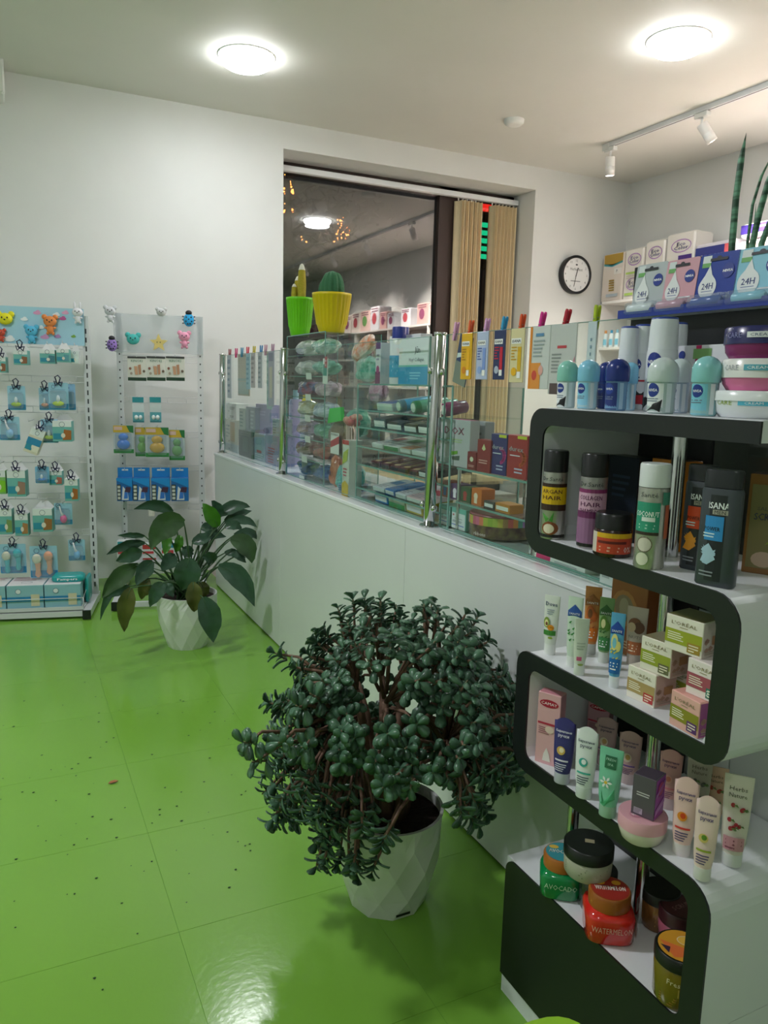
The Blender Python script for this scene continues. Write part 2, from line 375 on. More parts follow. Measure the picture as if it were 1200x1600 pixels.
# ---------------------------------------------------------------- ceiling lamps
DIFF = mt('#ffffff', 0.5, emit=20.0)
for k, (x, y, pw) in enumerate(LAMPS):
    t = thing('ceiling_lamp', ['round white ceiling lamp left, above the far end of the counter', 'round white ceiling lamp right, over the space behind the counter', 'round ceiling lamp over the green floor, left of the picture', 'round ceiling lamp behind the counter near the front', 'round ceiling lamp over the green floor near the entrance'][k], 'lamp', (x, y, CEIL))
    MB().loft([(-0.006, 0.150, 0.150), (-0.004, 0.16, 0.16), (0, 0.16, 0.16)], mt('#f2f3f3', 0.4), 40).build('rim', t)
    MB().loft([(-0.062, 0.07, 0.07), (-0.055, 0.115, 0.115), (-0.04, 0.138, 0.138), (-0.02, 0.148, 0.148), (-0.007, 0.150, 0.150)], DIFF, 40).build('diffuser', t)
    area('lamp_light', (0, 0, -0.066), 0.26, pw, (0.93, 0.93, 1.0), parent=t)
t = thing('smoke_detector', 'small round white smoke detector on the ceiling between lamp and light track', 'detector', (3.158, 4.60, CEIL))
MB().loft([(-0.035, 0.03, 0.03), (-0.034, 0.05, 0.05), (-0.02, 0.066, 0.066), (0, 0.068, 0.068)], WHITE, 28).build('housing', t)
# track and spots
t = thing('light_track', 'slim white light track running along the ceiling above the right shelves', 'track', (4.04, 4.70, CEIL))
MB().box((-0.018, -6.2, -0.03), (0.018, 0, 0), mt('#d9dde0', 0.3)).build('rail', t)
MB().box((-0.004, -6.15, -0.0305), (0.004, -0.03, -0.0295), BLACK).build('slot', t)
MB().cbox((-0.022, -0.06, -0.05), (0.022, 0.01, -0.0), WHITE, 0.003).build('feed_box', t)
for k, (y, dx, dy) in enumerate([(4.64, 0.10, 0.05), (3.81, 0.62, -0.35), (2.6, 0.6, 0.1), (1.5, 0.6, 0.0), (0.4, 0.6, 0)]):
    t = thing('track_spotlight', ['white cylinder spotlight at the left end of the ceiling track, pointing down', 'white cylinder spotlight second from the track end, tilted toward the shelves', 'white cylinder spotlight third from the track end', 'white cylinder spotlight fourth from the track end', 'white cylinder spotlight fifth from the track end'][k], 'spotlight', (4.04, y, CEIL-0.0325))
    MB().cbox((-0.02, -0.05, -0.03), (0.02, 0.05, 0), WHITE, 0.003).cyl(0.007, -0.07, -0.03, WHITE, 10).build('adapter', t)
    dr = Vector((dx, dy, -1)).normalized(); R_ = dr.to_track_quat('-Z', 'Y').to_matrix().to_4x4(); M_ = Matrix.Translation((0, 0, -0.065)) @ R_
    MB().loft([(-0.125, 0.030, 0.030), (-0.13, 0.034, 0.034), (-0.07, 0.034, 0.034), (-0.068, 0.0325, 0.0325), (-0.064, 0.0325, 0.0325), (-0.062, 0.034, 0.034), (-0.004, 0.034, 0.034), (0, 0.03, 0.03)], WHITE, 24, M=M_).build('head', t)
    MB().cyl(0.026, -0.1275, -0.1255, mt('#fff0dc', emit=25.0), 20, M=M_).build('lens', t)
    l = bpy.data.lights.new('spot_beam', 'SPOT'); l.energy = [60, 420, 200, 150, 80][k]; l.color = (1.0, 0.90, 0.80); l.spot_size = math.radians(88); l.spot_blend = 0.9; l.shadow_soft_size = 0.03
    o = bpy.data.objects.new('spot_beam', l); col.objects.link(o); o.parent = t; o.matrix_local = Matrix.Translation((M_ @ Vector((0, 0, -0.14)))) @ R_
P = pl(8, 146, 1, WALL_Y-0.2); t = thing('air_conditioner', 'corner of a white wall unit at the upper left picture edge', 'air conditioner', (P.x, WALL_Y, P.z))
MB().cbox((-0.8, -0.2, 0), (0, 0, 0.27), WHITE, 0.01).build('housing', t); MB().box((-0.75, -0.203, 0.03), (-0.05, -0.199, 0.06), mt('#9aa0a0')).build('louver', t)
# ---------------------------------------------------------------- wall clock
cx, cz, CR = 4.404, 2.317, 0.160
t = thing('wall_clock', 'round black rimmed wall clock with white dial on the back wall right of the window', 'clock', (cx, WALL_Y, cz))
RX = Matrix.Rotation(PI/2, 4, 'X')
MB().loft([(0, CR-0.004, CR-0.004), (0.045, CR, CR), (0.052, CR-0.004, CR-0.004), (0.052, CR-0.02, CR-0.02), (0.044, CR-0.022, CR-0.022)], mt('#15161a', 0.3), 48, M=RX, cap=False).build('rim', t)
MB().cyl(CR-0.018, 0.0, 0.04, mt('#eef0f0', 0.5), 40, M=RX).build('dial', t)
ck = lambda x, z, o: Vector((x, -0.04-o, z))
for k in range(12):
    pr = Print(ck, 0.0006)
    a = PI/2 - 2*PI*(k or 12)/12; n_ = str(k or 12); pr.text(n_, 0.115*math.cos(a), 0.115*math.sin(a), 0.019, '#3a3d44'); pr.build(t, 'numeral')
pr = Print(ck, 0.0006)
pr.text('Herbal Inst', 0, 0.045, 0.024, '#50535a', width=0.13); pr.lines(-0.055, 0.055, -0.06, -0.045, 1, '#8a8d92'); pr.ell(0, 0.082, 0.012, 0.007, '#50535a')
pr.build(t, 'dial_print')
hb = MB()
for L, w_, a, dd in ((0.06, 0.0035, math.radians(90-16), 0.0435), (0.10, 0.0025, math.radians(-90-12), 0.0445)):
    c, s_ = math.cos(a), math.sin(a)
    M_ = Matrix(((c, 0, -s_, 0), (0, 1, 0, 0), (s_, 0, c, 0), (0, 0, 0, 1)))
    MB().box((-0.018, -dd-0.0008, -w_), (L, -dd, w_), BLACK, M_).build('hand', t)
# ================================================================ COUNTER with glass screen
CE = 4.985
t = thing('counter', 'long white service counter with low front wall along the green floor', 'counter', (CX, CE, 0))
pan = mt('#dfe4e2', 0.28, noise=0.02, nscale=4)
for a, b_ in ((0, 1.35), (1.352, 2.70), (2.702, 4.05), (4.052, 5.4)):
    MB().cbox((0, -b_, 0.008), (0.018, -a, 0.872), pan, 0.001).build('front_panel', t)
MB().box((0.018, -5.4, 0.008), (0.03, 0, 0.872), pan).cbox((0.018, -0.018, 0), (0.50, 0, 0.872), pan, 0.001).box((0.48, -5.4, 0), (0.5, -0.0, 0.872), pan).build('carcass', t)
MB().box((0.006, -5.4, 0), (0.0175, -0.01, 0.0085), BLACK).build('floor_gap', t)
MB().cbox((-0.004, -5.4, 0.873), (0.52, 0.004, 0.889), mt('#eef1f3', 0.2), 0.002).build('worktop', t)
ZT = 0.889; GX = 1.245
t = thing('glass_screen', 'clear glass screen with chrome posts standing on the white counter', 'screen', (GX, 0, ZT))
posts = [4.945, 3.725, 2.195, 0.72]
for y in posts:
    p = MB().cyl(0.019, 0.006, 0.628, CHROME, 24, b=0.001).build('post', t, (0, y, 0), (math.radians(3.0), 0, 0)); MB().cyl(0.032, 0, 0.007, CHROME, 24, b=0.001).build('flange', p)
    MB().cyl(0.021, 0.622, 0.632, CHROME, 24, b=0.001).build('cap', p)
    for z in (0.07, 0.51):
        for sy in (-1, 1):
            MB().cyl(0.008, 0.015, 0.035, CHROME, 12, M=Matrix.Translation((0, 0, z)) @ Matrix.Rotation(-sy*PI/2, 4, 'X')).loft([(-0.011,0.003,0.003),(-0.008,0.009,0.009),(0,0.011,0.011),(0.008,0.009,0.009),(0.011,0.003,0.003)], CHROME, 12, M=Matrix.Translation((-0.006, sy*0.038, z))).build('clamp', p)
for a, b_ in ((3.755, 4.88), (2.225, 3.66), (0.75, 2.12), (-0.6, 0.69)):
    g = MB().box((-0.003, a, 0.012), (0.003, b_, 0.620), GLASS).build('glass_pane', t)
    e = MB().box((-0.0031, a, 0.620), (0.0031, b_, 0.6215), GEDGE).box((-0.0031, a, 0.0105), (0.0031, b_, 0.012), GEDGE).box((-0.0031, a-0.001, 0.012), (0.0031, a, 0.62), GEDGE).box((-0.0031, b_, 0.012), (0.0031, b_+0.001, 0.62), GEDGE).build('polished_edge', g)
# ================================================================ DISPLAY UNIT (S-shaped ribbon)
L, R_, li, ri = 1.262, 0.735, 1.220, 0.776
XF, XB = 0.941, 1.198
Z1, Z2, Z3, Z4, Z5 = 1.315, 1.060, 0.817, 0.590, 0.335
th = 0.032
sp = [(R_, Z1), (L, Z1), (L, Z2-th), (ri, Z2-th), (ri, Z3), (L, Z3), (L, Z4-th), (ri, Z4-th), (ri, Z5), (L, Z5), (L, 0.05), (R_, 0.05), (R_, Z4), (li, Z4), (li, Z3-th), (R_, Z3-th), (R_, Z2), (li, Z2), (li, Z1-th), (R_, Z1-th)]
rd = [0, .035, .05, .025, .0, .035, .05, .025, 0.02, .03, 0, 0, .05, .02, .025, .05, .05, .02, .025, 0]
path = fillet(sp, rd, 6)
t = thing('display_stand', 'white shop display unit with black zigzag front beside the counter', 'display unit', (XF, L, 0))
f3 = lambda u, v, d: Vector((d, u-L, v))
wh = mt('#e4e7ea', 0.3); BD = XB-XF; ro = 0.05
def arc(cy_, cz_, r, a0, a1, n=6): return [(cy_+r*math.cos(a0+(a1-a0)*k/n), cz_+r*math.sin(a0+(a1-a0)*k/n)) for k in range(n+1)]
def board(nm, pts): MB().poly(pts, 0.0042, BD, f3, wh).build(nm, t, recalc=True)
board('shelf_board', [(R_, Z1-th), (li, Z1-th), (L-ro, Z1)][:0] + [(R_, Z1-th), (L-ro, Z1-th), (L-ro, Z1), (R_, Z1)])
for zt_, up, dn in ((Z1, None, 'L'), (Z2, 'L', 'R'), (Z3, 'R', 'L'), (Z4, 'L', 'R')):
    if zt_ != Z1: board('shelf_board', [(R_+ro, zt_-th), (L-ro, zt_-th), (L-ro, zt_), (R_+ro, zt_)])
    if up == 'L' : board('corner_piece', arc(L-ro, zt_-th+ro, ro, 0, -PI/2) + [(L-ro, zt_), (li, zt_-th+ro)])
    if up == 'R' : board('corner_piece', arc(R_+ro, zt_-th+ro, ro, PI, 1.5*PI) + [(R_+ro, zt_), (ri, zt_-th+ro)])
    if dn == 'L' : board('corner_piece', arc(L-ro, zt_-ro, ro, 0, PI/2) + [(L-ro, zt_-th), (li, zt_-ro)])
    if dn == 'R' : board('corner_piece', arc(R_+ro, zt_-ro, ro, PI, PI/2) + [(R_+ro, zt_-th), (ri, zt_-ro)])
for a_, b_, z0_, z1_ in ((li, L, Z2-th+ro, Z1-ro), (R_, ri, Z3-th+ro, Z2-ro), (li, L, Z4-th+ro, Z3-ro), (R_, ri, Z5, Z4-ro)): board('end_panel', [(a_, z0_), (b_, z0_), (b_, z1_), (a_, z1_)])
board('base_box', [(R_, .05), (L, .05), (L, Z5-.001), (R_, Z5-.001)])
blk = mt('#171b1c', 0.38)
MB().poly(fillet([((a-1)*0.997+1 if 0 else a, b_-0.0015) for a, b_ in sp], rd, 6), 0, 0.004, f3, blk).build('front_panel', t, recalc=True)
MB().box((0.006, R_-L, 0), (XB-XF, 0, 0.05), mt('#dfe3e6', 0.35)).build('plinth', t)
for y in (0.985, 1.19):
    MB().cyl(0.0125, Z5, Z2-th, CHROME, 20, c=(0.118, y-L)).cyl(0.0125, Z2, Z1-th, CHROME, 20, c=(0.118, y-L)).build('pole', t) if y < 1.1 else MB().cyl(0.0125, Z5, Z4-th, CHROME, 20, c=(0.118, y-L)).build('pole', t)
MB().box((XB-XF-0.006, 1.03-L, Z5), (XB-XF-0.001, 1.235-L, Z4-th), BLACK).box((XB-XF-0.006, 1.03-L, Z4), (XB-XF-0.001, 1.235-L, Z3-th), BLACK).box((XB-XF-0.006, 1.03-L, Z3), (XB-XF-0.001, 1.235-L, Z2-th), BLACK).box((XB-XF-0.006, 1.03-L, Z2), (XB-XF-0.001, 1.235-L, Z1-th), BLACK).build('back_spine', t)
# lime stool in the lower right foreground
P = pl(888, 1588, 2, 0.45)
t = thing('stool', 'lime green plastic stool seat corner in front of the black display base', 'stool', (P.x-0.128, P.y-0.138, 0))
lime = mt('#8fc02a', 0.4)
MB().loft([(0.425, .135, .145), (0.443, .15, .16), (0.45, .145, .155)], lime, 32, n=5).build('seat', t)
for sx in (-1, 1):
    for sy in (-1, 1): MB().loft([(0, 0.014, 0.014, sx*0.12, sy*0.13), (0.43, 0.02, 0.02, sx*0.105, sy*0.115)], lime, 10).build('leg', t)
# ================================================================ PRODUCTS on the display stand
RZ = -PI/2
def carton(name, label, cat, P, rz, w_, d, h, colr, prints=None, side=None, top=None, tcol=None, group=None, rough=0.35, rot=None, parent=None, scol=None):
    t = thing(name, label, cat, P, rz, group, rot) if parent is None else parent
    q = MB(); m0 = mt(colr, rough); c = 0.0008
    x0, x1, y0, y1 = -w_/2, w_/2, -d/2, d/2
    q.cbox((x0, y0, 0), (x1, y1, h), m0, c)
    q.build('box', t)
    lid = MB().box((x0+0.002, y0+0.002, h), (x1-0.002, y1-0.002, h+0.0006), mt(tcol or colr, rough)); lid.build('top_flap', t)
    if scol: MB().box((x1, y0+0.0015, 0.0015), (x1+0.0003, y1-0.0015, h-0.0015), mt(scol, rough)).build('side_panel', t)
    if prints:
        p = Print(front_flat(d)); prints(p, w_, h); p.build(t, 'front_print')
    if side:
        p = Print(side_flat(w_), 0.0006 if scol else 0.0003); side(p, d, h); p.build(t, 'side_print')
    if top:
        p = Print(top_flat(h+0.0006)); top(p, w_, d); p.build(t, 'top_print')
    return t
def tube(name, label, P, rz, w_, h, colr, cap='#e9ecec', prints=None, hc=0.022, arch=0.0, rc=None, group=None, cat='tube', rough=0.35):
    t = thing(name, label, cat, P, rz, group); rc = rc or w_*0.36
    cs = [(0, rc*0.96, rc*0.78), (0.0015, rc, rc*0.82), (hc, rc, rc*0.82)]
    MB().loft(cs, mt(cap, 0.3), 24).build('cap', t)
    secs = [(hc, rc*0.97, rc*0.8), (hc+h*0.12, w_*0.42, rc*0.82), (h*0.5, w_*0.46, rc*0.62), (h*0.8, w_*0.49, rc*0.3), (h*0.94, w_*0.5, 0.002), (h, w_*0.5, 0.0012)]
    MB().loft(secs, mt(colr, rough), 28, arch=arch).build('body', t)
    if prints: p = Print(lsurf(secs), 0.0004); prints(p, w_, h); p.build(t, 'front_print')
    return t
def hand_prints(col_h, col_h2, acc, band, seed=0, ring=None):
    def f(p, w_, h):
        p.text('Бархатные', 0, h*0.80, h*0.045, col_h, width=w_*0.72, bold=0.0002); p.text('ручки', 0, h*0.73, h*0.05, col_h, width=w_*0.5, bold=0.0002)
        p.ell(-w_*0.05, h*0.52, w_*0.2, w_*0.2, acc); p.ell(-w_*0.02, h*0.53, w_*0.11, w_*0.12, col_h2)
        p.rect(-w_*0.33, h*0.36, w_*0.33, h*0.385, band); p.lines(-w_*0.3, w_*0.3, h*0.2, h*0.33, 4, col_h, seed)
    return f
# ---- shelf of tubes and boxes (level with Cyrillic hand creams)
z = Z4
def put(px, py, zz, r): return seat(px, py, zz, r)
P = put(857, 1207, z, 0.02); H_ = ztop(P, 857, 1088) - z
def pr_soap(p, w_, h):
    p.ell(0, h*0.86, w_*0.42, h*0.055, '#b1123a'); p.text('CAMAY', 0, h*0.86, h*0.04, '#ffffff', width=w_*0.7)
    p.rect(-w_*0.45, h*0.56, w_*0.45, h*0.59, '#c22f4e'); p.lines(-w_*0.4, w_*0.3, h*0.42, h*0.53, 4, '#a56a72', 1); p.ell(0.004, h*0.5, w_*0.2, h*0.05, '#f2d6c8'); p.poly([(-.008, h*0.05), (.01, h*0.05), (.006, h*0.16), (.0, h*0.24), (-.006, h*0.15)], '#f4e9e6')
P = Vector((0.972, 1.178, z))
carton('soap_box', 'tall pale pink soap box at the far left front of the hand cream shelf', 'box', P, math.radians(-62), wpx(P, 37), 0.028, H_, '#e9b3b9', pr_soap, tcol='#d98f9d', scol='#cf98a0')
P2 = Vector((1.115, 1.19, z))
carton('soap_box', 'shaded tall pink soap box behind the hand cream tubes, near the back wall', 'box', P2, math.radians(-62), wpx(P2, 34), 0.028, ztop(P2, 909, 1088)-z, '#c995a3', pr_soap, tcol='#b87d8c', scol='#a97886')  # darker pinks put the shade at the back into this box's colour
TB = [  # px, py_foot, py_top, width px, body, cap, text, acc, acc2, band, label
 (877, 1228, 1121, 34, '#3a3578', '#c9c9d8', '#e8e4f4', '#d8b25a', '#f4e6c0', '#e6e2f0', 'deep violet hand cream tube standing on its clear cap beside the pink soap box'),
 (911, 1251, 1135, 35, '#e9efed', '#dfe6e4', '#4d5566', '#3aa89b', '#e9efed', '#48b5a5', 'white hand cream tube with a turquoise ring mark, right of the violet tube'),
 (980, 1228, 1142, 35, '#caa6a0', '#c7b2b2', '#5b4a70', '#e8d8c0', '#caa25a', '#6a4c93', 'mauve hand cream tube behind the mint green tube'),
 (944, 1200, 1120, 33, '#b99a97', '#b5a1a1', '#5a4a66', '#d9c9b5', '#c7a06a', '#6a5080', 'mauve hand cream tube at the back left of the shelf'),
 (1042, 1268, 1170, 34, '#dfa9a3', '#d3b9b9', '#7a5570', '#efb9a9', '#e28b73', '#dd7f88', 'salmon pink hand cream tube behind the violet carton'),
 (1063, 1342, 1212, 37, '#eecac2', '#e6dcdc', '#5a4a78', '#e8902a', '#d6451a', '#d6403a', 'pale pink hand cream tube with orange flower mark, third from the near end'),
 (1095, 1381, 1241, 36, '#ecd0c8', '#e6e2e2', '#5a4a78', '#d8c070', '#5d8a2a', '#9aa83a', 'pale pink hand cream tube with green olive mark, nearest to the shelf front corner'),
]
for (px, pf, pt, wp, c1, c2, c3, a1, a2, bnd, lab) in TB:
    P = put(px, pf, z, 0.017); hh = ztop(P, px, pt) - z; ww = wpx(P, wp)
    tube('cream_tube', lab, P, math.radians(-58), ww, hh, c1, c2, hand_prints(c3, a2, a1, bnd), arch=hh*0.09)
P = put(948, 1281, z, 0.017); hh = ztop(P, 948, 1168)-z
def pr_g(p, w_, h):
    p.rect(-w_*0.22, h*0.72, w_*0.26, h*0.9, '#2c6b4a'); p.text('FRESH', 0.001, h*0.85, h*0.035, '#bfe8d0'); p.text('SPA', 0.001, h*0.78, h*0.035, '#bfe8d0')
    for k in range(6):
        a = k*PI/3; p.poly([(-.004+.0*k, h*0.52), (-.004+0.008*math.cos(a-.3), h*0.52+0.008*math.sin(a-.3)), (-.004+0.012*math.cos(a), h*0.52+0.012*math.sin(a)), (-.004+0.008*math.cos(a+.3), h*0.52+0.008*math.sin(a+.3))], '#f0f5f0'); p.k -= 1
    p.ell(-.004, h*0.52, .003, .003, '#e8c23a'); p.poly([(-w_*0.3, h*0.2), (w_*0.3, h*0.45), (w_*0.36, h*0.3), (-w_*0.1, h*0.17)], '#4fae7d'); p.poly([(-w_*0.3, h*0.4), (-w_*0.1, h*0.22), (-w_*0.2, h*0.2)], '#3c9a6a')
tube('cream_tube', 'mint green tube with a white daisy picture, in the middle of the hand cream shelf', P, math.radians(-60), wpx(P, 37), hh, '#7fcbaa', '#9fc4b0', pr_g)
def pr_fl(dark):
    def f(p, w_, h):
        rr = random.Random(4); p.text('Herbs', 0, h*0.86, h*0.045, '#4d4a3a', width=w_*0.6); p.text('Nature', 0, h*0.79, h*0.045, '#4d4a3a', width=w_*0.6)
        for k in range(9):
            x, zz = rr.uniform(-w_*0.25, w_*0.25), h*rr.uniform(0.4, 0.72); p.ell(x, zz, .0035, .004, dark, n=7); p.poly([(x, zz), (x+.006, zz+.002), (x+.009, zz-.003)], '#5d7a45')
        p.rect(-w_*0.4, h*0.2, w_*0.38, h*0.35, '#c9909a'); p.lines(-w_*0.3, w_*0.3, h*0.21, h*0.33, 3, '#8a4a5c', 2)
    return f
for (px, pf, pt, wp, c1, dk, lab, x_) in ((1084, 1300, 1180, 36, '#a9a294', '#5a5a55', 'greyish tube with tiny dark flowers at the back right of the hand cream shelf', 0),
    (1110, 1300, 1196, 35, '#d8b39a', '#a83a2a', 'peach coloured tube with red berries behind the foremost pink tubes', 0), (1141, 1358, 1208, 42, '#d9d3c6', '#a8283a', 'off white tube with red flower sprig, rightmost on the hand cream shelf', 0)):
    P = put(px, pf, z, 0.018); hh = ztop(P, px, pt)-z
    tube('cream_tube', lab, P, math.radians(-50), wpx(P, wp), hh, c1, '#d8dbd8', pr_fl(dk))
# pink tin with the violet carton on top
P = put(1000, 1326, z, 0.034); rj = wpx(P, 74)/2
t = thing('cream_jar', 'round white cream jar with flat pink lid lying under the violet carton', 'jar', P)
MB().loft([(0, rj*0.7, rj*0.7), (0.004, rj*0.82, rj*0.82), (0.02, rj*0.97, rj*0.97), (0.026, rj*0.98, rj*0.98)], mt('#e6dccf', 0.25), 40).build('body', t)
MB().loft([(0.026, rj, rj), (0.046, rj, rj), (0.048, rj*0.97, rj*0.97)], mt('#e2a9b4', 0.3), 40).build('lid', t)
p = Print(top_flat(0.0482)); p.ell(-0.008, 0, rj*0.5, rj*0.3, '#d18da0'); p.text('крем', -0.008, 0, 0.01, '#f6e6ea'); p.build(t, 'lid_print')
P3 = P + Vector((0.004, -0.004, 0.0485))
carton('perfume_box', 'shiny violet carton with dark grey front standing on the pink lidded jar', 'box', P3, math.radians(-68), 0.040, 0.040, 0.073, '#5d5560', lambda p, w_, h: (p.lines(-.012, .012, h*0.5, h*0.62, 2, '#cfcad0'), p.rect(-.015, h*0.06, .0, h*0.2, '#b9a9c2'), p.lines(-.014, -.001, h*0.07, h*0.19, 4, '#6b5f70')), lambda p, d, h: (p.ell(0.0, h*0.72, .012, .012, '#c2417f'), p.poly([(-.018, h*0.1), (.018, h*0.3), (.018, h*0.45), (-.018, h*0.25)], '#c777cf'), p.poly([(-.018, h*0.55), (.018, h*0.8), (.018, h*0.9), (-.018, h*0.65)], '#b264bd')), tcol='#4a3d4d', scol='#a54cae', rough=0.15)
# ---- box stack and tubes shelf
z = Z3
def pr_lor(colA, colB, white='#efe9dc', txt='#a79a72'):
    def f(p, w_, h):
        p.text("L'ORÉAL", 0, h*0.82, h*0.12, txt, width=w_*0.72, bold=0.0001); p.lines(-w_*0.12, w_*0.12, h*0.68, h*0.73, 1, txt)
        p.rect(-w_*0.49, h*0.22, w_*0.49, h*0.62, colA); p.lines(-w_*0.42, w_*0.1, h*0.3, h*0.55, 4, '#f0ecd8', 3); p.rect(w_*0.12, h*0.08, w_*0.46, h*0.36, colB); p.lines(w_*0.16, w_*0.42, h*0.1, h*0.33, 3, '#f2e8d0', 2)
    return f
def pr_side(c, dark):
    def f(p, d, h):
        rr = random.Random(7)
        for k in range(6): x, zz = rr.uniform(-d*0.38, d*0.3), h*rr.uniform(0.15, 0.8); p.poly([(x-.005, zz), (x, zz-.004), (x+.008, zz+.001), (x+.001, zz+.005)], dark); p.k -= 1
        p.k += 1; p.rect(-d*0.1, h*0.35, d*0.32, h*0.6, c); p.lines(-d*0.4, d*0.3, h*0.08, h*0.2, 2, '#b7a894', 1)
    return f
bw, bd, bh = 0.062, 0.052, 0.0585
LOR = [((0.992, 0.940), 0, '#b49a63', '#c03a3f', '#eee8d9', '#d9b9b0', '#e9e2d2', 'lower left carton of the stacked cream boxes, white and tan with red patch'),
       ((0.972, 0.822), 0, '#8f8a2c', '#5d2c72', '#e9b3a9', '#a85c92', '#e3a79b', 'pink and olive cream carton with purple side, lowest and nearest in the stack'),
       ((0.998, 0.920), 1, '#9aa536', '#6d6a4d', '#eee8d9', '#cdb0a6', '#8c8465', 'white and olive cream carton in the middle of the stack, on the tan one'),
       ((0.985, 0.806), 1, '#a85260', '#2f7a68', '#f0e6df', '#e4d8d4', '#e9dfd9', 'white and dark pink cream carton with a green number patch, on the pink carton'),
       ((0.990, 0.856), 2, '#a3ab2c', '#a98a35', '#f0eadb', '#d8cfc0', '#6f6a3c', 'topmost cream carton of the stack, white and olive with khaki lid')]
for (xy, lv, cA, cB, wh, sd, tc_, lab) in LOR:
    def fr(p, w_, h, cA=cA, cB=cB, lv=lv):
        pr_lor(cA, cB)(p, w_, h)
        if cB == '#2f7a68': p.text('24H', w_*0.29, h*0.22, h*0.14, '#dff0e8')
    carton('cream_box', lab, 'box', (xy[0], xy[1], z + lv*(bh+0.0008)), RZ + math.radians([3, -4, 6, 2, 8][LOR.index((xy, lv, cA, cB, wh, sd, tc_, lab))]), bw*(1.1 if lv == 2 else 1), bd*(1.15 if lv == 2 else 1), bh, wh, fr, pr_side('#b98a60', '#b28f7a'), tcol=tc_, scol=sd, group=None)
carton('cream_box', 'cream carton half hidden behind the stack, near the back of the shelf', 'box', (1.06, 0.915, z), RZ, bw, bd, bh, '#e6dfd0', pr_lor('#9aa536', '#6d6a4d'), tcol='#8c8465')
def fr_(px, pf, pt, wp, lab, c1, cap, prf, rzd=-58, hc=0.022, dx=0):
    P = put(px, pf, z, 0.015); hh = ztop(P, px, pt)-z
    tube('care_tube', lab, P, math.radians(rzd), wpx(P, wp), hh, c1, cap, prf, hc=hc)
def pr_dove(p, w_, h):
    p.text('Dove', 0, h*0.86, h*0.065, '#2a3a66', width=w_*0.75, bold=0.0002); p.lines(-w_*0.25, w_*0.25, h*0.68, h*0.78, 3, '#9aa7b0'); p.ell(-w_*0.22, h*0.55, w_*0.2, h*0.09, '#7d9a3c'); p.ell(-w_*0.22, h*0.54, w_*0.13, h*0.06, '#e6e0a0'); p.ell(-w_*0.2, h*0.53, w_*0.08, h*0.03, '#7a4a22'); p.ell(w_*0.08, h*0.47, w_*0.22, h*0.05, '#e8941c'); p.rect(-w_*0.44, h*0.34, w_*0.44, h*0.42, '#3f8a35'); p.ell(w_*0.1, h*0.3, w_*0.15, h*0.02, '#9ab23a')
fr_(858, 1025, 930, 25, 'white tube with green stripe and fruit picture, alone at the far shelf end', '#e4e9e2', '#eef1ee', pr_dove)
def pr_leaf(g, brand='#2a57a5', low='#e9efe6', fruit=None, band=None):
    def f(p, w_, h):
        rr = random.Random(9)
        p.poly([(-w_*.45, h*.8), (0, h*.9), (w_*.45, h*.8), (w_*.45, h*.72), (-w_*.45, h*.72)], brand); p.text('SANTE', 0, h*.765, h*.03, '#ffffff', width=w_*.7)
        for k in range(9): x, zz = rr.uniform(-.3, .3)*w_, rr.uniform(.35, .68)*h; p.poly([(x-w_*.1, zz), (x, zz+h*.02), (x+w_*.12, zz+h*.03), (x, zz-h*.015)], g); p.k -= 1
        p.k += 2
        if fruit: p.ell(-w_*.1, h*.62, w_*.25, h*.11, fruit[0]); p.ell(-w_*.1, h*.61, w_*.15, h*.07, fruit[1]); p.ell(w_*.2, h*.57, w_*.16, h*.07, fruit[0])
        if band: p.rect(-w_*.44, h*.2, w_*.44, h*.4, band); p.lines(-w_*.3, w_*.3, h*.24, h*.36, 3, '#ffffff')
    return f
P = Vector((1.035, 1.155, z))
fr_(893, 1045, 932, 24, 'white tube with blue tip and green leaves, behind the slim white tube', '#cfe0d0', '#e6ebe6', pr_leaf('#2f8a3a'))
fr_(904, 1058, 966, 23, 'slim plain white tube standing in front of the leafy one', '#dce4d6', '#e6ebe6', lambda p, w_, h: (p.rect(-w_*.3, h*.27, w_*.05, h*.34, '#d9608f'), p.ell(0, h*.2, w_*.2, h*.02, '#9ab25a'), p.lines(-w_*.3, w_*.3, h*.45, h*.6, 3, '#b9c4b4')), -30)
fr_(921, 1024, 916, 25, 'orange tube with papaya picture behind the slim white tube', '#cf8a4a', '#cfd2cf', pr_leaf('#b4532a', '#a5652f', '#cf8a4a', ('#c4642a', '#7a4a22'), '#e07a28'), -50)
fr_(942, 1038, 933, 23, 'green tube with avocado picture left of the blue tipped tube', '#7fa56a', '#d5dcd2', pr_leaf('#2f6a2a', '#3a6a35', '#7fa56a', ('#4f7a2a', '#d5d79a'), '#3f8a4a'))
fr_(958, 1078, 957, 22, 'blue and yellow tube, nearest of the fruit tubes', '#5aa5cf', '#e4eaec', pr_leaf('#e8d45a', '#1f4aa5', '#5aa5cf', ('#e8df8a', '#7ac5d8'), '#1f6ab5'))
fr_(990, 1042, 948, 32, 'beige tube with macadamia nut picture behind the cream cartons', '#cfc3b0', '#b8ada0', lambda p, w_, h: (p.ell(-.003, h*.72, w_*.3, h*.1, '#8a5a3a'), p.ell(w_*.15, h*.66, w_*.26, h*.1, '#6f4a30'), p.ell(-w_*.2, h*.66, w_*.2, h*.08, '#d9c09a'), p.text('NUTS', 0, h*.5, h*.05, '#8a8478', width=w_*.6), p.rect(-w_*.42, h*.2, w_*.42, h*.42, '#b2683a'), p.lines(-w_*.3, w_*.2, h*.24, h*.38, 3, '#f0e0c8')))
P = Vector((1.145, 1.135, z))
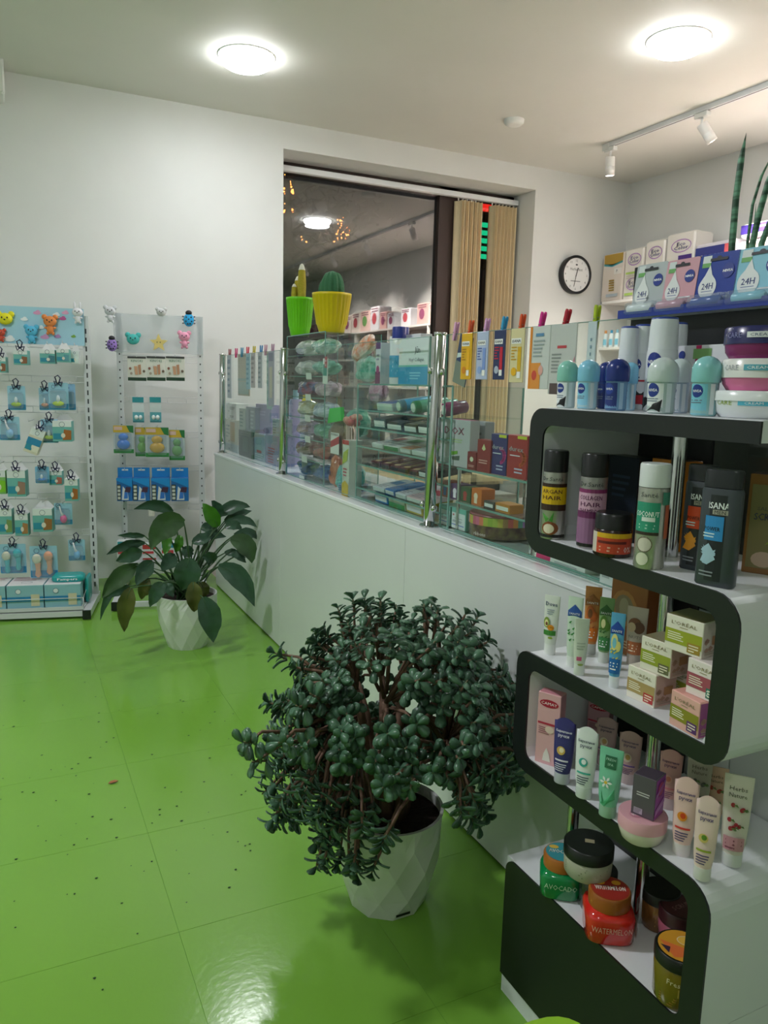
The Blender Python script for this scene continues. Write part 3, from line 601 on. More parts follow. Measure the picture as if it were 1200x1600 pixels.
carton('gift_box', 'large brown and orange carton with oval picture at the back of the shelf', 'box', P, RZ, 0.10, 0.06, 0.155, '#9a6232', lambda p, w_, h: (p.ell(-.01, h*.62, w_*.36, h*.24, '#b8854a'), p.ell(-.01, h*.62, w_*.27, h*.18, '#8f8468'), p.ell(-.01, h*.62, w_*.14, h*.14, '#a8a284'), p.lines(-w_*.3, w_*.3, h*.08, h*.2, 3, '#d9b98a')), tcol='#7a4a26', scol='#9c5a2c')
# ---- shampoo shelf
z = Z2
def bottle(name, label, cat, P, rz, rx, ry, h, colr, capc, hcap, pr, metal=0.0, n=2.0, rough=0.35, caps=1.0, mid=None):
    t = thing(name, label, cat, P, rz)
    secs = [(0, rx*.93, ry*.93), (0.003, rx, ry), (h-hcap-.006, rx, ry), (h-hcap-.001, rx*caps, ry*caps)]
    MB().loft(secs, mt(colr, rough, metal), 32, n=n).build('body', t)
    MB().loft([(h-hcap, rx*caps, ry*caps), (h-.003, rx*caps, ry*caps), (h, rx*caps*.93, ry*caps*.93)], mt(capc, .3), 32, n=n).build('cap', t)
    p = Print(lsurf(secs, n), 0.0003); pr(p, rx, h, h-hcap); p.build(t); return t
def pr_sante(c1, c2, words, low):
    def f(p, r, h, hb):
        a = r*1.5
        p.rect(-a, h*.0+.004, a, h*.0+.010, '#1c1a1a', n=10)
        p.text('Dr.Santé', 0, hb-h*.08, h*.045, '#3a3c3e', width=r*1.9)
        p.rect(-a, hb-h*.17, a, hb-h*.13, '#3a1f18' if low else '#8a2f6a', n=10); p.rect(-a, h*.40, a, hb-h*.17, c1, n=10)
        for k, wd in enumerate(words): p.text(wd, 0, hb-h*(.22+.07*k), h*.045, c2, width=r*1.8, bold=.0002)
        p.rect(-a, h*.33, a, h*.40, '#3a2018' if low else '#6f2a5f', n=10)
        if low: p.poly([(-r*.4, h*.2), (-r*.8, h*.3), (-r*.1, h*.24)], '#4f9a3a'); p.poly([(-r*.1, h*.22), (r*.3, h*.32), (r*.2, h*.2)], '#3f8a30'); p.ell(.0, h*.13, r*.75, h*.075, '#8a4a22'); p.ell(-r*.1, h*.125, r*.48, h*.055, '#ece0c8')
        else: p.rect(-a, h*.06, a, h*.33, '#9a6a94', n=10)
    return f
P = put(862, 843, z, .02); H_ = ztop(P, 862, 703)-z; r = wpx(P, 37)/2
bottle('shampoo_bottle', 'silver and yellow shampoo bottle with black cap, leftmost on the upper shelf', 'bottle', P, math.radians(-52), r, r, H_, '#b9b7b2', '#1b1c1f', H_*.235, pr_sante('#e2b713', '#5a2a12', ['ARGAN', 'HAIR'], 1), metal=0.7, rough=.3)
P = put(921, 858, z, .02); H_ = ztop(P, 921, 708)-z; r = wpx(P, 41)/2
bottle('shampoo_bottle', 'purple and silver shampoo bottle with black cap, second from the left on the upper shelf', 'bottle', P, math.radians(-52), r, r, H_, '#a9a3a6', '#1d1d20', H_*.235, pr_sante('#d6a8c4', '#5f1f52', ['COLLAGEN', 'HAIR', 'SHAMPOO'], 0), metal=0.7, rough=.3)
P = Vector((1.10, 1.14, z)); carton('serum_box', 'dark navy carton in the shade behind the purple shampoo bottle', 'box', P, RZ, .085, .045, ztop(P, 965, 712)-z, '#141e2c', lambda p, w_, h: (p.lines(-w_*.3, w_*.3, h*.5, h*.8, 4, '#2f4258'), p.rect(-w_*.4, h*.3, w_*.4, h*.34, '#20394a')), tcol='#0f1722')
P = Vector((1.12, 1.045, z)); carton('serum_box', 'orange and yellow carton behind the coconut bottle', 'box', P, RZ, .080, .045, ztop(P, 1000, 715)-z, '#c87a1e', lambda p, w_, h: (p.rect(-w_*.48, h*.5, w_*.48, h*.75, '#c8561a'), p.text('SANTÉ', 0, h*.62, h*.07, '#4a2a12', width=w_*.7)), tcol='#3b2a20')
P = put(955, 873, z, .034); r = wpx(P, 58)/2; H_ = ztop(P, 955, 800)-z
t = thing('mask_jar', 'round hair mask jar with black lid and red and yellow label', 'jar', P, math.radians(-50))
secs = [(0, r*.9, r*.9), (.003, r, r), (H_*.62, r, r), (H_*.64, r*.95, r*.95)]
MB().loft(secs, mt('#33201c', .2), 36).build('body', t); MB().loft([(H_*.64, r*.98, r*.98), (H_*.95, r*.98, r*.98), (H_, r*.9, r*.9)], mt('#151619', .3), 36).build('lid', t)
p = Print(lsurf(secs)); p.rect(-r*1.35, H_*.1, r*1.35, H_*.57, '#c9452a', n=14); p.rect(-r*1.35, H_*.1, -r*.8, H_*.57, '#ddd2c4', n=6); p.rect(-r*.8, H_*.46, r*1.35, H_*.57, '#e2b21a', n=12); p.rect(-r*.7, H_*.33, r*.9, H_*.39, '#6a1f18', n=10); p.text('0%', r*1.0, H_*.2, H_*.13, '#f4e6dc'); p.lines(-r*.6, r*.6, H_*.13, H_*.28, 2, '#eab8a0'); p.build(t)
P = put(1012, 890, z, .022); H_ = ztop(P, 1014, 723)-z; r = wpx(P, 46)/2
def pr_coco(p, r, h, hb):
    p.text('Santé', -r*.3, hb-h*.07, h*.045, '#4a4c4e', width=r*1.2); p.rect(-r*1.3, h*.36, r*.5, hb-h*.14, '#2f9a7c', n=10); p.text('COCONUT', -r*.4, h*.53, h*.05, '#f2faf6', width=r*1.7, bold=.0002); p.rect(-r*.7, h*.46, r*.2, h*.5, '#dfe9e4'); p.lines(-r*.9, r*.3, h*.38, h*.44, 2, '#bfe4d4')
    p.rect(-r*1.3, h*.33, r*.5, h*.36, '#3a2a24', n=10); p.ell(-r*.4, h*.24, r*.55, h*.075, '#d8d2c2'); p.ring(-r*.4, h*.24, r*.55, h*.075, .0015, '#6a5648'); p.ell(-r*.5, h*.1, r*.5, h*.07, '#dfe0c8'); p.ring(-r*.5, h*.1, r*.5, h*.07, .0015, '#7a8a62'); p.rect(r*.9, h*.3, r*1.4, h*.62, '#c2694a', n=5); p.rect(r*.62, h*.62, r*1.4, h*.74, '#3f8f78', n=5)
t = bottle('spray_bottle', 'silver and teal coconut bottle with frosted white cap before the chrome pole', 'bottle', P, math.radians(-45), r, r, H_, '#bdbcb4', '#dfe4e4', H_*.22, pr_coco, metal=.5, rough=.25)
for (px, pf, pt, wp, c1, c2, lab, wd) in ((1086, 893, 725, 50, '#d8481a', '#f0a030', 'dark grey shower gel bottle with orange fire label, behind the blue labelled one', 'POWER'), (1116, 918, 733, 62, '#2f8fd0', '#a9c9dc', 'dark grey shower gel bottle with blue label, in front of the orange one', 'POWER')):
    P = put(px, pf, z, .017); H_ = ztop(P, px, pt)-z; r = wpx(P, wp)/2
    def pr_is(p, r, h, hb, c1=c1, c2=c2, wd=wd):
        p.rect(-r*.8, h*.05, r*.62, hb-h*.06, '#1d2126', n=8); p.text('ISANA', r*.04, h*.70, h*.055, '#eef2f4', width=r*1.05, bold=.0003); p.rect(-r*.25, h*.625, r*.5, h*.665, '#a9a596'); p.text('MEN', r*.12, h*.645, h*.03, '#23262a', width=r*.55)
        p.rect(-r*.75, h*.4, r*.35, h*.61, c1, n=6); p.text(wd, -r*.2, h*.5, h*.035, '#10303f' if c1 != '#d8481a' else '#5a1a08', width=r*.8, bold=.0002); p.lines(-r*.7, 0, h*.42, h*.47, 2, '#d8ecf4')
        rr = random.Random(3)
        for k in range(7): p.poly([(-r*.8+rr.uniform(0, .3)*r, h*rr.uniform(.2, .37)), (-r*.3, h*rr.uniform(.2, .4)), (r*.1, h*rr.uniform(.2, .36)), (-r*.3, h*rr.uniform(.16, .28))], c2); p.k -= 1
        p.k += 2; p.lines(-r*.7, r*.1, h*.08, h*.14, 2, '#8a9298')
    bottle('shower_gel', lab, 'bottle', P, math.radians(-70), r*.98, r*.48, H_, '#3f454c', '#1e2226', H_*.15, pr_is, n=3.2, rough=.3, caps=.93)
P = put(1172, 905, z, .03); carton('scrub_box', 'clear boxed golden scrub tube with brown top, right of the dark shower gels', 'box', Vector((1.115, .838, z)), math.radians(-60), .062, .04, ztop(Vector((1.09, .84, z)), 1170, 740)-z, '#8a6236', lambda p, w_, h: (p.rect(-w_*.42, h*.06, w_*.42, h*.9, '#7c7348'), p.text('SALON', 0, h*.66, h*.035, '#4a4a42', width=w_*.5), p.text('SCRUB', 0, h*.58, h*.07, '#3d3f52', width=w_*.62, bold=.0003), p.ell(0, h*.15, w_*.3, h*.08, '#b9a08a'), p.poly([(w_*.0, h*.3), (w_*.2, h*.4), (w_*.3, h*.36)], '#8a9a3a')), tcol='#5a3522', scol='#6a4628', rough=.2)
# ---- jars on the lowest shelf
z = Z5
def sqjar(label, P, s, hb, hl, bodyc, lidc, bprint, lprint, rz, cat='jar'):
    t = thing('scrub_jar', label, cat, P, rz)
    secs = [(0, s*.86, s*.86), (.004, s*.95, s*.95), (hb*.8, s, s), (hb*.93, s*.93, s*.93), (hb, s*.75, s*.75)]
    MB().loft(secs, mt(bodyc, .12, coat=.5), 36, n=4).build('body', t)
    MB().loft([(hb, s*.84, s*.84), (hb+hl*.85, s*.86, s*.86), (hb+hl, s*.8, s*.8)], mt(lidc, .3), 36).build('lid', t)
    p = Print(lsurf(secs, 4)); bprint(p, s, hb); p.build(t, 'front_print')
    p = Print(top_flat(hb+hl)); lprint(p, s*.76); p.build(t, 'lid_print')
    p = Print(side_flat(2*s*1.0), .0008); p.rect(-s*.6, hb*.2, s*.6, hb*.72, '#d9dcd0'); p.lines(-s*.5, s*.5, hb*.25, hb*.66, 4, bodyc); p.build(t, 'back_label'); return t
def lp(c, word, acc, wc='#f4efe0'):
    def f(p, r): p.ell(0, 0, r, r, c, n=24); p.ell(r*.4, r*.5, r*.25, r*.2, acc); p.ell(-r*.5, r*.45, r*.3, r*.2, acc); p.text(word, 0, -.0, r*.36, wc, width=r*1.6, bold=.0003)
    return f
P = seat(873, 1409, z, .042)
sqjar('square green scrub jar with orange rimmed blue lid at the left of the lowest shelf', P, .043, .056, .027, '#0f8a4c', '#b06a2a', lambda p, s, h: p.text('AVOCADO', 0, h*.55, h*.2, '#bfe6c8', width=s*1.5), lp('#2a8f9a', 'AVOCADO', '#d8b23a'), math.radians(-38))
P = seat(946, 1479, z, .045)
sqjar('square red watermelon scrub jar with bronze lid in the middle of the lowest shelf', P, .046, .060, .029, '#d8261f', '#a05a22', lambda p, s, h: p.text('WATERMELON', 0, h*.55, h*.2, '#f4b8a8', width=s*1.6), lp('#a52f26', 'WATERMELON', '#e8a52a'), math.radians(-32))
def rjar(label, P, r, hb, hl, bc, lc, tp, rz=0, bpr=None, rough=.2, rot=None):
    t = thing('cosmetic_jar', label, 'jar', P, rz, rot=rot); secs = [(0, r*.88, r*.88), (.006, r*.96, r*.96), (hb*.95, r, r), (hb, r*.94, r*.94)]
    MB().loft(secs, mt(bc, rough, coat=.4), 40).build('body', t); MB().loft([(hb, r*1.02, r*1.02), (hb+hl-.002, r*1.02, r*1.02), (hb+hl, r*.97, r*.97)], mt(lc, .35), 40).build('lid', t)
    p = Print(top_flat(hb+hl)); tp(p, r*.9); p.build(t, 'lid_print')
    if bpr: p = Print(lsurf(secs)); bpr(p, r, hb); p.build(t, 'front_print')
    return t
BJ = pl(919, 1338, 2, .452); rjar('small dark jar on the lowest shelf, under the pale jar with black lid', Vector((BJ.x+.03, BJ.y+.0, z)), .036, .062, .0215, '#2a2c2a', '#1b1d1b', lambda p, r: p.ell(0, 0, r, r, '#222523', n=24))
rjar('pale jar with large flat black lid and small sticker, stacked on a dark jar', Vector((BJ.x, BJ.y, z+.0842)), .047, .040, .024, '#a9ab94', '#121614', lambda p, r: p.rect(-.008, -.004, .010, .008, '#a39a7c'), math.radians(-40), lambda p, r, h: p.lines(-r*1.1, r*1.1, h*.25, h*.85, 5, '#7f836c'), rough=.5)
rjar('brown amber jar with dark lid at the back of the lowest shelf', pl(1030, 1420, 2, z+.03)*1.0 + Vector((0, 0, -.03)), .036, .055, .02, '#7a5228', '#23231f', lambda p, r: p.ell(0, 0, r, r, '#2b2a25', n=24), 0, lambda p, r, h: p.lines(-r, r, h*.2, h*.8, 4, '#a57d42'))
rjar('jar with dark burgundy lid and pink base behind the olive body scrub jar', pl(1062, 1440, 2, z+.04) + Vector((0, 0, -.04)), .038, .046, .026, '#a5566a', '#3d1c20', lambda p, r: (p.ell(0, 0, r, r, '#57282c', n=24), p.text('SCRUB', 0, 0, r*.3, '#a57a7c', width=r*1.2)))
P = put(1052, 1580, z, .036); P = Vector((.980, .813, z))
def tp(p, r): p.ell(0, 0, r, r, '#d8992e', n=26); p.poly([(-r*.9, r*.2), (r*.3, -r*.2), (r*.7, -r*.6), (-r*.4, -r*.8)], '#e0713a'); p.ell(r*.2, r*.35, r*.38, r*.3, '#e8b84a'); p.ring(r*.2, r*.35, r*.38, r*.3, .0012, '#f2e2c0'); p.poly([(-r*.9, -r*.1), (-r*.5, -r*.2), (-r*.6, -r*.6)], '#3a2440'); p.poly([(r*.5, -r*.1), (r*.9, -r*.1), (r*.6, -r*.6)], '#e9dcc0')
rjar('large olive amber jar with black rimmed orange fruit lid, nearest on the lowest shelf', P, .043, .072, .022, '#756414', '#141612', tp, math.radians(-40), lambda p, r, h: (p.text('Fresh', -.012, h*.72, h*.13, '#e6d8b0'), p.text('loco', .012, h*.5, h*.22, '#a99240'), p.lines(-r*.9, r*.5, h*.1, h*.35, 4, '#a5772a')))
# ---- top of the stand: roll-ons, sprays, jars, lip balm cards
z = Z1 + .0005
def rollon(px, pt, wp, X, lab, capc, bodc, labc, logo='#1f3a8f', accent=None, back='#d7e2e6'):
    q = pl(px, 600, 0, X); P = Vector((X, q.y, z)); r = wpx(P, wp)/2; H_ = ztop(P, px, pt)-z
    t = thing('roll_on', lab, 'deodorant', P, math.radians(-62)); hb = H_*.56
    secs = [(0, r*.8, r*.72), (.004, r*.9, r*.8), (hb*.5, r*.86, r*.76), (hb, r*.9, r*.84)]
    MB().loft(secs, mt(bodc, .12, coat=.4), 28).build('bottle', t)
    ds = [(hb, r*.98, r*.95), (hb+.004, r, r), (H_-r*.95, r, r)] + [(H_-r*.95+r*.95*math.sin(a), r*math.cos(a), r*math.cos(a)) for a in (.3, .6, .9, 1.2, 1.5)]
    MB().loft(ds, mt(capc, .25), 28).build('cap', t)
    p = Print(lsurf(secs), .0004); p.rect(-r*1.1, hb*.04, r*.35, hb*.95, labc, n=8); p.ell(-r*.40, hb*.74, r*.46, r*.46, logo, n=18); p.text('NIVEA', -r*.40, hb*.74, r*.18, '#ffffff', width=r*.7, bold=.0001)
    if accent: p.poly([(-r*1.0, hb*.05), (r*.2, hb*.05), (r*.3, hb*.45), (-r*.3, hb*.3)], accent)
    p.lines(-r*.9, r*.1, hb*.36, hb*.5, 2, '#6a7a90'); p.rect(r*.55, hb*.05, r*.9, hb*.95, back, n=2); p.build(t)
rollon(886, 563, 32, .985, 'roll-on deodorant with mint green domed cap, leftmost on the stand top', '#8ccdbf', '#c9d8d8', '#eef2f4', accent='#16181c')
rollon(919, 562, 34, .985, 'roll-on deodorant with light blue domed cap beside the mint one', '#86c8e6', '#b9dbe6', '#8fd0ea')
rollon(947, 565, 28, 1.05, 'navy roll-on deodorant half hidden behind a nearly identical navy one', '#1e2f78', '#2a4a92', '#1c2c70', back='#8fb2d8')
rollon(964, 560, 37, .99, 'navy domed roll-on deodorant in front of its twin', '#1f3180', '#6d9ac4', '#1d3078', logo='#27409a', back='#9fc0dc')
rollon(984, 566, 24, 1.04, 'roll-on with pale blue cap squeezed behind the navy ones', '#7fc0e0', '#a8cfe2', '#9ac6dc')
rollon(1035, 558, 47, .975, 'large roll-on deodorant with frosted white domed cap, centre front of the stand top', '#cfdcdd', '#b9cdcb', '#eef2f4', accent='#16181c')
rollon(1061, 560, 36, 1.04, 'roll-on with frosted white cap behind the large frosted one', '#cddbe0', '#b5c9d8', '#dfe6f0')
rollon(1103, 556, 44, .975, 'roll-on deodorant with aqua domed cap, nearest to the pink and white jars', '#8fd0d4', '#9ecfd4', '#7fcbe0')
def spray(px, pt, wp, X, lab, low, red=False, capc='#e9eef4'):
    q = pl(px, 600, 0, X); P = Vector((X, q.y, z)); r = wpx(P, wp)/2; H_ = ztop(P, px, pt)-z
    t = thing('deodorant_spray', lab, 'deodorant', P, math.radians(-62)); hb = H_*.66
    secs = [(0, r*.95, r*.95), (.004, r, r), (hb*.93, r, r), (hb, r*.96, r*.96)]
    MB().loft(secs, mt('#e6ebf1', .25), 30).build('can', t)
    MB().loft([(hb, r*.95, r*.95), (H_-.012, r*.9, r*.9), (H_-.004, r*.86, r*.86)], mt(capc, .3), 30).build('cap', t); MB().loft([(H_-.004, r*.87, r*.87), (H_-.001, r*.84, r*.84), (H_, r*.6, r*.6)], mt('#2a46a0', .3), 30).build('button', t)
    p = Print(lsurf(secs), .0004); p.ell(-r*.25, hb*.8, r*.55, r*.62, '#22378f', n=20); p.text('NIVEA', -r*.25, hb*.8, r*.22, '#ffffff', width=r*.95, bold=.0002)
    p.poly([(-r*1.2, .002), (r*1.2, .002), (r*1.2, hb*.35), (-r*.2, hb*.42), (-r*1.2, hb*.22)], low)
    if red: p.rect(-r*.6, hb*.5, r*.9, hb*.53, '#c5283a'); p.rect(-r*.2, hb*.1, r*.7, hb*.26, '#c5283a')
    p.lines(-r*.6, r*.3, hb*.44, hb*.6, 3, '#3a4a80'); p.build(t)
spray(978, 510, 30, 1.09, 'white deodorant spray with blue round logo, leftmost behind the roll-ons', '#16181c')
spray(1000, 507, 30, 1.12, 'white deodorant spray second from the left behind the roll-ons', '#1a1c22', True)
spray(1031, 496, 46, 1.06, 'tallest white deodorant spray with blue button behind the frosted roll-on', '#15171c', True)
spray(1052, 504, 32, 1.12, 'white deodorant spray just right of the tallest one', '#15171c', True)
P = Vector((1.13, 1.000, z)); carton('care_box', 'white care carton with round blue logo behind the aqua capped roll-on', 'box', P, RZ, .12, .04, ztop(P, 1090, 540)-z, '#dfe1e6', lambda p, w_, h: (p.ell(-w_*.38, h*.86, .008, .008, '#22378f'), p.rect(-w_*.12, h*.75, -w_*.02, h, '#c9266a'), p.lines(-w_*.45, -w_*.2, h*.5, h*.7, 3, '#8a8f9a'), p.rect(-.02, h*.8, .02, h*.95, '#7fae6a')), tcol='#cfd2d8')
P = Vector((1.135, .888, z)); carton('care_box', 'lilac and blue care carton beside the stacked jars', 'box', P, RZ, .08, .04, .075, '#a9a5c4', lambda p, w_, h: (p.rect(-w_*.48, 0, w_*.48, h*.45, '#33408a'), p.lines(-w_*.4, w_*.3, h*.55, h*.9, 4, '#6a6a90')), tcol='#9f9bb8')
Pj = Vector((1.03, .812, z)); rw = .058
def bjar(lab, P, r, h, bc, lc, word, wc, split, rough=.25, extra=None):
    t = thing('body_cream_jar', lab, 'jar', P, math.radians(-58)); secs = [(0, r*.86, r*.86), (h*.2, r*.97, r*.97), (h*split, r, r)]
    MB().loft(secs, mt(bc, rough), 44).build('body', t); s2 = [(h*split, r*1.03, r*1.03), (h*.95, r*1.03, r*1.03), (h, r*.98, r*.98)]
    MB().loft(s2, mt(lc, rough), 44).build('lid', t); p = Print(lsurf(s2 if split < .6 else secs), .0004)
    zz = h*(.72 if split < .6 else .55); p.text(word, -r*.75, zz, h*.17, wc, width=r*.5); p.rect(-r*.35, zz-h*.09, r*.35, zz+h*.09, '#e6e6ee' if extra is None else extra, n=6); p.text('CREAM', 0, zz, h*.09, '#4a5a80' if extra is None else '#ffffff', width=r*.55)
    p.build(t)
bjar('white soap dish shaped jar with light blue wave, lowest of the three stacked jars', Pj, .064, .040, '#e9eef0', '#eef2f4', 'CARE', '#9ab23a', .62, extra='#5ac0dc')
bjar('white cream jar with pink band, middle of the three stacked jars', Pj + Vector((0, 0, .0403)), .056, .0465, '#e07aa8', '#e6e6e4', 'CARE', '#b9b9c4', .40, extra='#5ab0c8')
bjar('navy cream jar with magenta base, topmost of the three stacked jars', Pj + Vector((0, 0, .0872)), .056, .0465, '#8a2a6c', '#2a2a62', 'CARE', '#8a8ac0', .45)
# lip balm cards on a black board
t = thing('card_display', 'black display board behind the deodorants holding lip balm cards', 'display', (1.193, 1.272, z))
MB().cbox((0, -.60, 0), (.012, 0, .290), mt('#14171c', .4), .001).build('board', t)
MB().cbox((-.035, -.60, .183), (.012, 0, .187), mt('#e1e6ec', .3), .0005).cbox((-.037, -.60, .183), (-.035, 0, .200), mt('#2a3f98', .3), .0005).build('tray', t)
CARDS = [(1010, 410, 46, '#b9c0c4', 'grey lip balm card with white drop, leftmost on the display board'), (1058, 403, 50, '#d9a5b2', 'pink lip balm card with white drop, second on the display board'),
         (1114, 393, 62, '#26409c', 'dark blue lip balm card with white drop, third on the display board'), (1180, 382, 74, '#8cc8de', 'light blue lip balm card with white drop, rightmost on the display board')]
for i, (px, pt, wp, c1, lab) in enumerate(CARDS):
    q = pl(px, 450, 0, 1.172); P = Vector((1.172, q.y, z+.188)); H_ = ztop(P, px, pt)-P.z; ww = [.082, .080, .088, .098][i]
    t = thing('lip_balm', lab, 'lip balm', P, RZ, rot=(math.radians(-7), 0, RZ))
    MB().poly(fillet([(-ww/2, 0), (ww/2, 0), (ww/2, H_), (-ww/2, H_)], [0, 0, .004, .004], 3), 0, .0008, lambda u, v, d: Vector((u, d, v)), mt(c1, .3)).build('card', t, recalc=True)
    p = Print(lambda x, zz, o: Vector((x, -o, zz)), .0003); w_, h = ww, H_
    p.rect(-w_*.5, 0, w_*.5, h*.17, '#24409f'); p.lines(-w_*.3, w_*.45, h*.05, h*.15, 2, '#a8b4dc'); p.rect(-w_*.42, h*.78, -w_*.2, h*.97, '#d8dfe0'); p.rect(-w_*.42, h*.76, -w_*.2, h*.84, '#6fae62')
    cx_ = -w_*.2; R0 = w_*.23; p.poly([(cx_+R0*math.cos(a_), h*.4+R0*math.sin(a_)) for a_ in [PI*(.78+k/16*1.44) for k in range(17)]] + [(cx_+w_*.08, h*.62), (cx_, h*.8), (cx_-w_*.1, h*.62)], '#e6e9ea')
    p.text('24H', cx_, h*.42, h*.11, '#2a3a80', width=w_*.28, bold=.0003); p.lines(cx_-w_*.14, cx_+w_*.16, h*.31, h*.34, 1, '#7a86b0')
    p.ell(w_*.27, h*.66, w_*.15, w_*.15, '#22378f', n=22); p.text('NIVEA', w_*.27, h*.66, w_*.055, '#ffffff', width=w_*.24, bold=.0003)
    if i == 2: p.text('ОСНОВНОЙ УХОД', .004, h*.26, h*.055, '#dfe6f6', width=w_*.7); p.text('БАЛЬЗАМ ДЛЯ ГУБ', .008, h*.2, h*.035, '#dfe6f6', width=w_*.55)
    if i == 0: p.rect(w_*.0, h*.28, w_*.02, h*.38, '#6a7078'); p.rect(-w_*.04, h*.32, w_*.06, h*.34, '#6a7078')
    if i == 1 or i == 3: p.lines(w_*.02, w_*.42, h*.24, h*.3, 1, '#f2f2f6')
    p.rect(-w_*.22, h*.86, w_*.22, h*.91, '#22252c'); p.ell(0, h*.915, w_*.06, h*.03, '#22252c'); p.build(t, 'print')
    q = MB().loft([(-.034, .004, .004), (-.03, .009, .009), (.03, .009, .009), (.034, .005, .005)], mt(['#e9eef0', '#cf9aae', '#2a55a8', '#8fd0e6'][i], .2), 16, M=Matrix.Translation((-.004, -.011, .012)) @ Matrix.Rotation(PI/2, 4, 'Y')).build('balm_stick', t)
    MB().cbox((-w_*.48, -.022, -.0), (w_*.46, -.0005, .024), PLAST, .003).build('blister', t)
# ================================================================ PLANTS
def planter(name_lab, cx_, cy_, rb, rt, h):
    pass
def facet_pot(t, rb, rt, h, n=10, mat=None, wall=0.008):
    # diamond-faceted planter: rings of vertices offset by half a step joined by triangles
    q = MB(); R = []; prof = [(0, rb), (h*.22, rb+(rt-rb)*.42), (h*.5, rb+(rt-rb)*.82), (h*.80, rt*.995), (h, rt)]
    vs = []; 
    for k, (z, r) in enumerate(prof):
        for i in range(n): a = 2*PI*(i + (0.5 if k % 2 else 0))/n; vs.append((r*math.cos(a)*(1/ math.cos(PI/n) if k < 4 and 0 else 1), r*math.sin(a), z))
    fs = []
    for k in range(3):
        o = k*n; u = (k+1)*n
        for i in range(n):
            j = (i+1) % n
            if k % 2 == 0: fs += [(o+i, o+j, u+i), (o+j, u+j, u+i)]
            else: fs += [(o+i, u+j, u+i), (o+i, o+j, u+j)]
    q.add(vs, fs + [tuple(range(n-1, -1, -1))], mat)
    m_ = 40; up = [(rt*math.cos(2*PI*i/m_), rt*math.sin(2*PI*i/m_)) for i in range(m_)]
    lo = [(prof[3][1]*math.cos(2*PI*(i+.5*4)/m_), prof[3][1]*math.sin(2*PI*(i+.5*4)/m_)) for i in range(m_)]
    # upper band: faceted ring blended to a round rim
    ring = [Vector(vs[3*n+i]) for i in range(n)]; st = m_//n; low = []
    for i in range(n):
        for s_ in range(st): low.append(ring[i].lerp(ring[(i+1) % n], s_/st))
    a0 = PI/n
    top = [Vector((rt*math.cos(a0+2*PI*i/m_), rt*math.sin(a0+2*PI*i/m_), h)) for i in range(m_)]
    ri_ = rt-wall; inn = [Vector((ri_*math.cos(a0+2*PI*i/m_), ri_*math.sin(a0+2*PI*i/m_), h)) for i in range(m_)]; dn = [Vector((v.x, v.y, h-.05)) for v in inn]
    q.add(low+top+inn+dn, [(k*m_+i, k*m_+(i+1) % m_, (k+1)*m_+(i+1) % m_, (k+1)*m_+i) for k in range(3) for i in range(m_)], mat)
    return q.build('pot', t, recalc=False)
POTM = mt('#dfe3dc', .28)
def soil(t, r, z, n=28, seed=1):
    rr = random.Random(seed); q = MB(); vs = [(0, 0, z+.006)]
    for k, f_ in enumerate((.35, .7, 1.0)):
        for i in range(n): a = 2*PI*i/n; vs.append((r*f_*math.cos(a), r*f_*math.sin(a), z+rr.uniform(-.004, .005)*(1 if f_ < 1 else .3)))
    fs = [(0, 1+i, 1+(i+1) % n) for i in range(n)]
    for k in range(2): fs += [(1+k*n+i, 1+(k+1)*n+i, 1+(k+1)*n+(i+1) % n, 1+k*n+(i+1) % n) for i in range(n)]
    q.add(vs, fs, mt('#2c2019', .95, bump=.8, nscale=90), True); q.build('soil', t)
# ---- jade plant
JC = Vector((.853, 1.661, 0)); 
t = thing('potted_jade_plant', 'bushy jade plant in a white faceted pot beside the counter wall', 'plant', JC)
facet_pot(t, .101, .143, .262, 10, POTM); soil(t, .136, .235)
MB().box((-.028, -.1105, .018), (.012, -.1095, .024), BLACK).build('water_slot', t)
rr = random.Random(11)
leafm = [mt('#4a6f55', .3, noise=.25, nscale=30), mt('#527a5e', .3, noise=.25, nscale=30), mt('#314f3c', .32)]
def jleaf(mat):
    q = MB(); prof = [(0, .12), (.25, .5), (.5, .85), (.75, 1), (.92, .7), (1, .1)]; vs = []; 
    for (u, w_) in prof:
        y = w_*.34; z = .10*math.sin(u*PI)-.06*u
        vs += [(u, -y, z+.03), (u, 0, z+.085), (u, y, z+.03), (u, 0, z-.06)]
    fs = []
    for k in range(5):
        for i in range(4): j = (i+1) % 4; fs.append((k*4+i, k*4+j, k*4+4+j, k*4+4+i))
    return q.add(vs, fs, mat, True)
jl = [jleaf(m_) for m_ in leafm]; jm = [q.mesh('jade_leaf') for q in jl]
for me in jm:
    bm = bmesh.new(); bm.from_mesh(me); bmesh.ops.recalc_face_normals(bm, faces=bm.faces); bm.to_mesh(me); bm.free()
barkm = mt('#7c5f4c', .7, noise=.3, nscale=60); twm = mt('#6f6a4c', .6)
cc = Vector((.005, -.01, .50)); ER = Vector((.345, .34, .315))
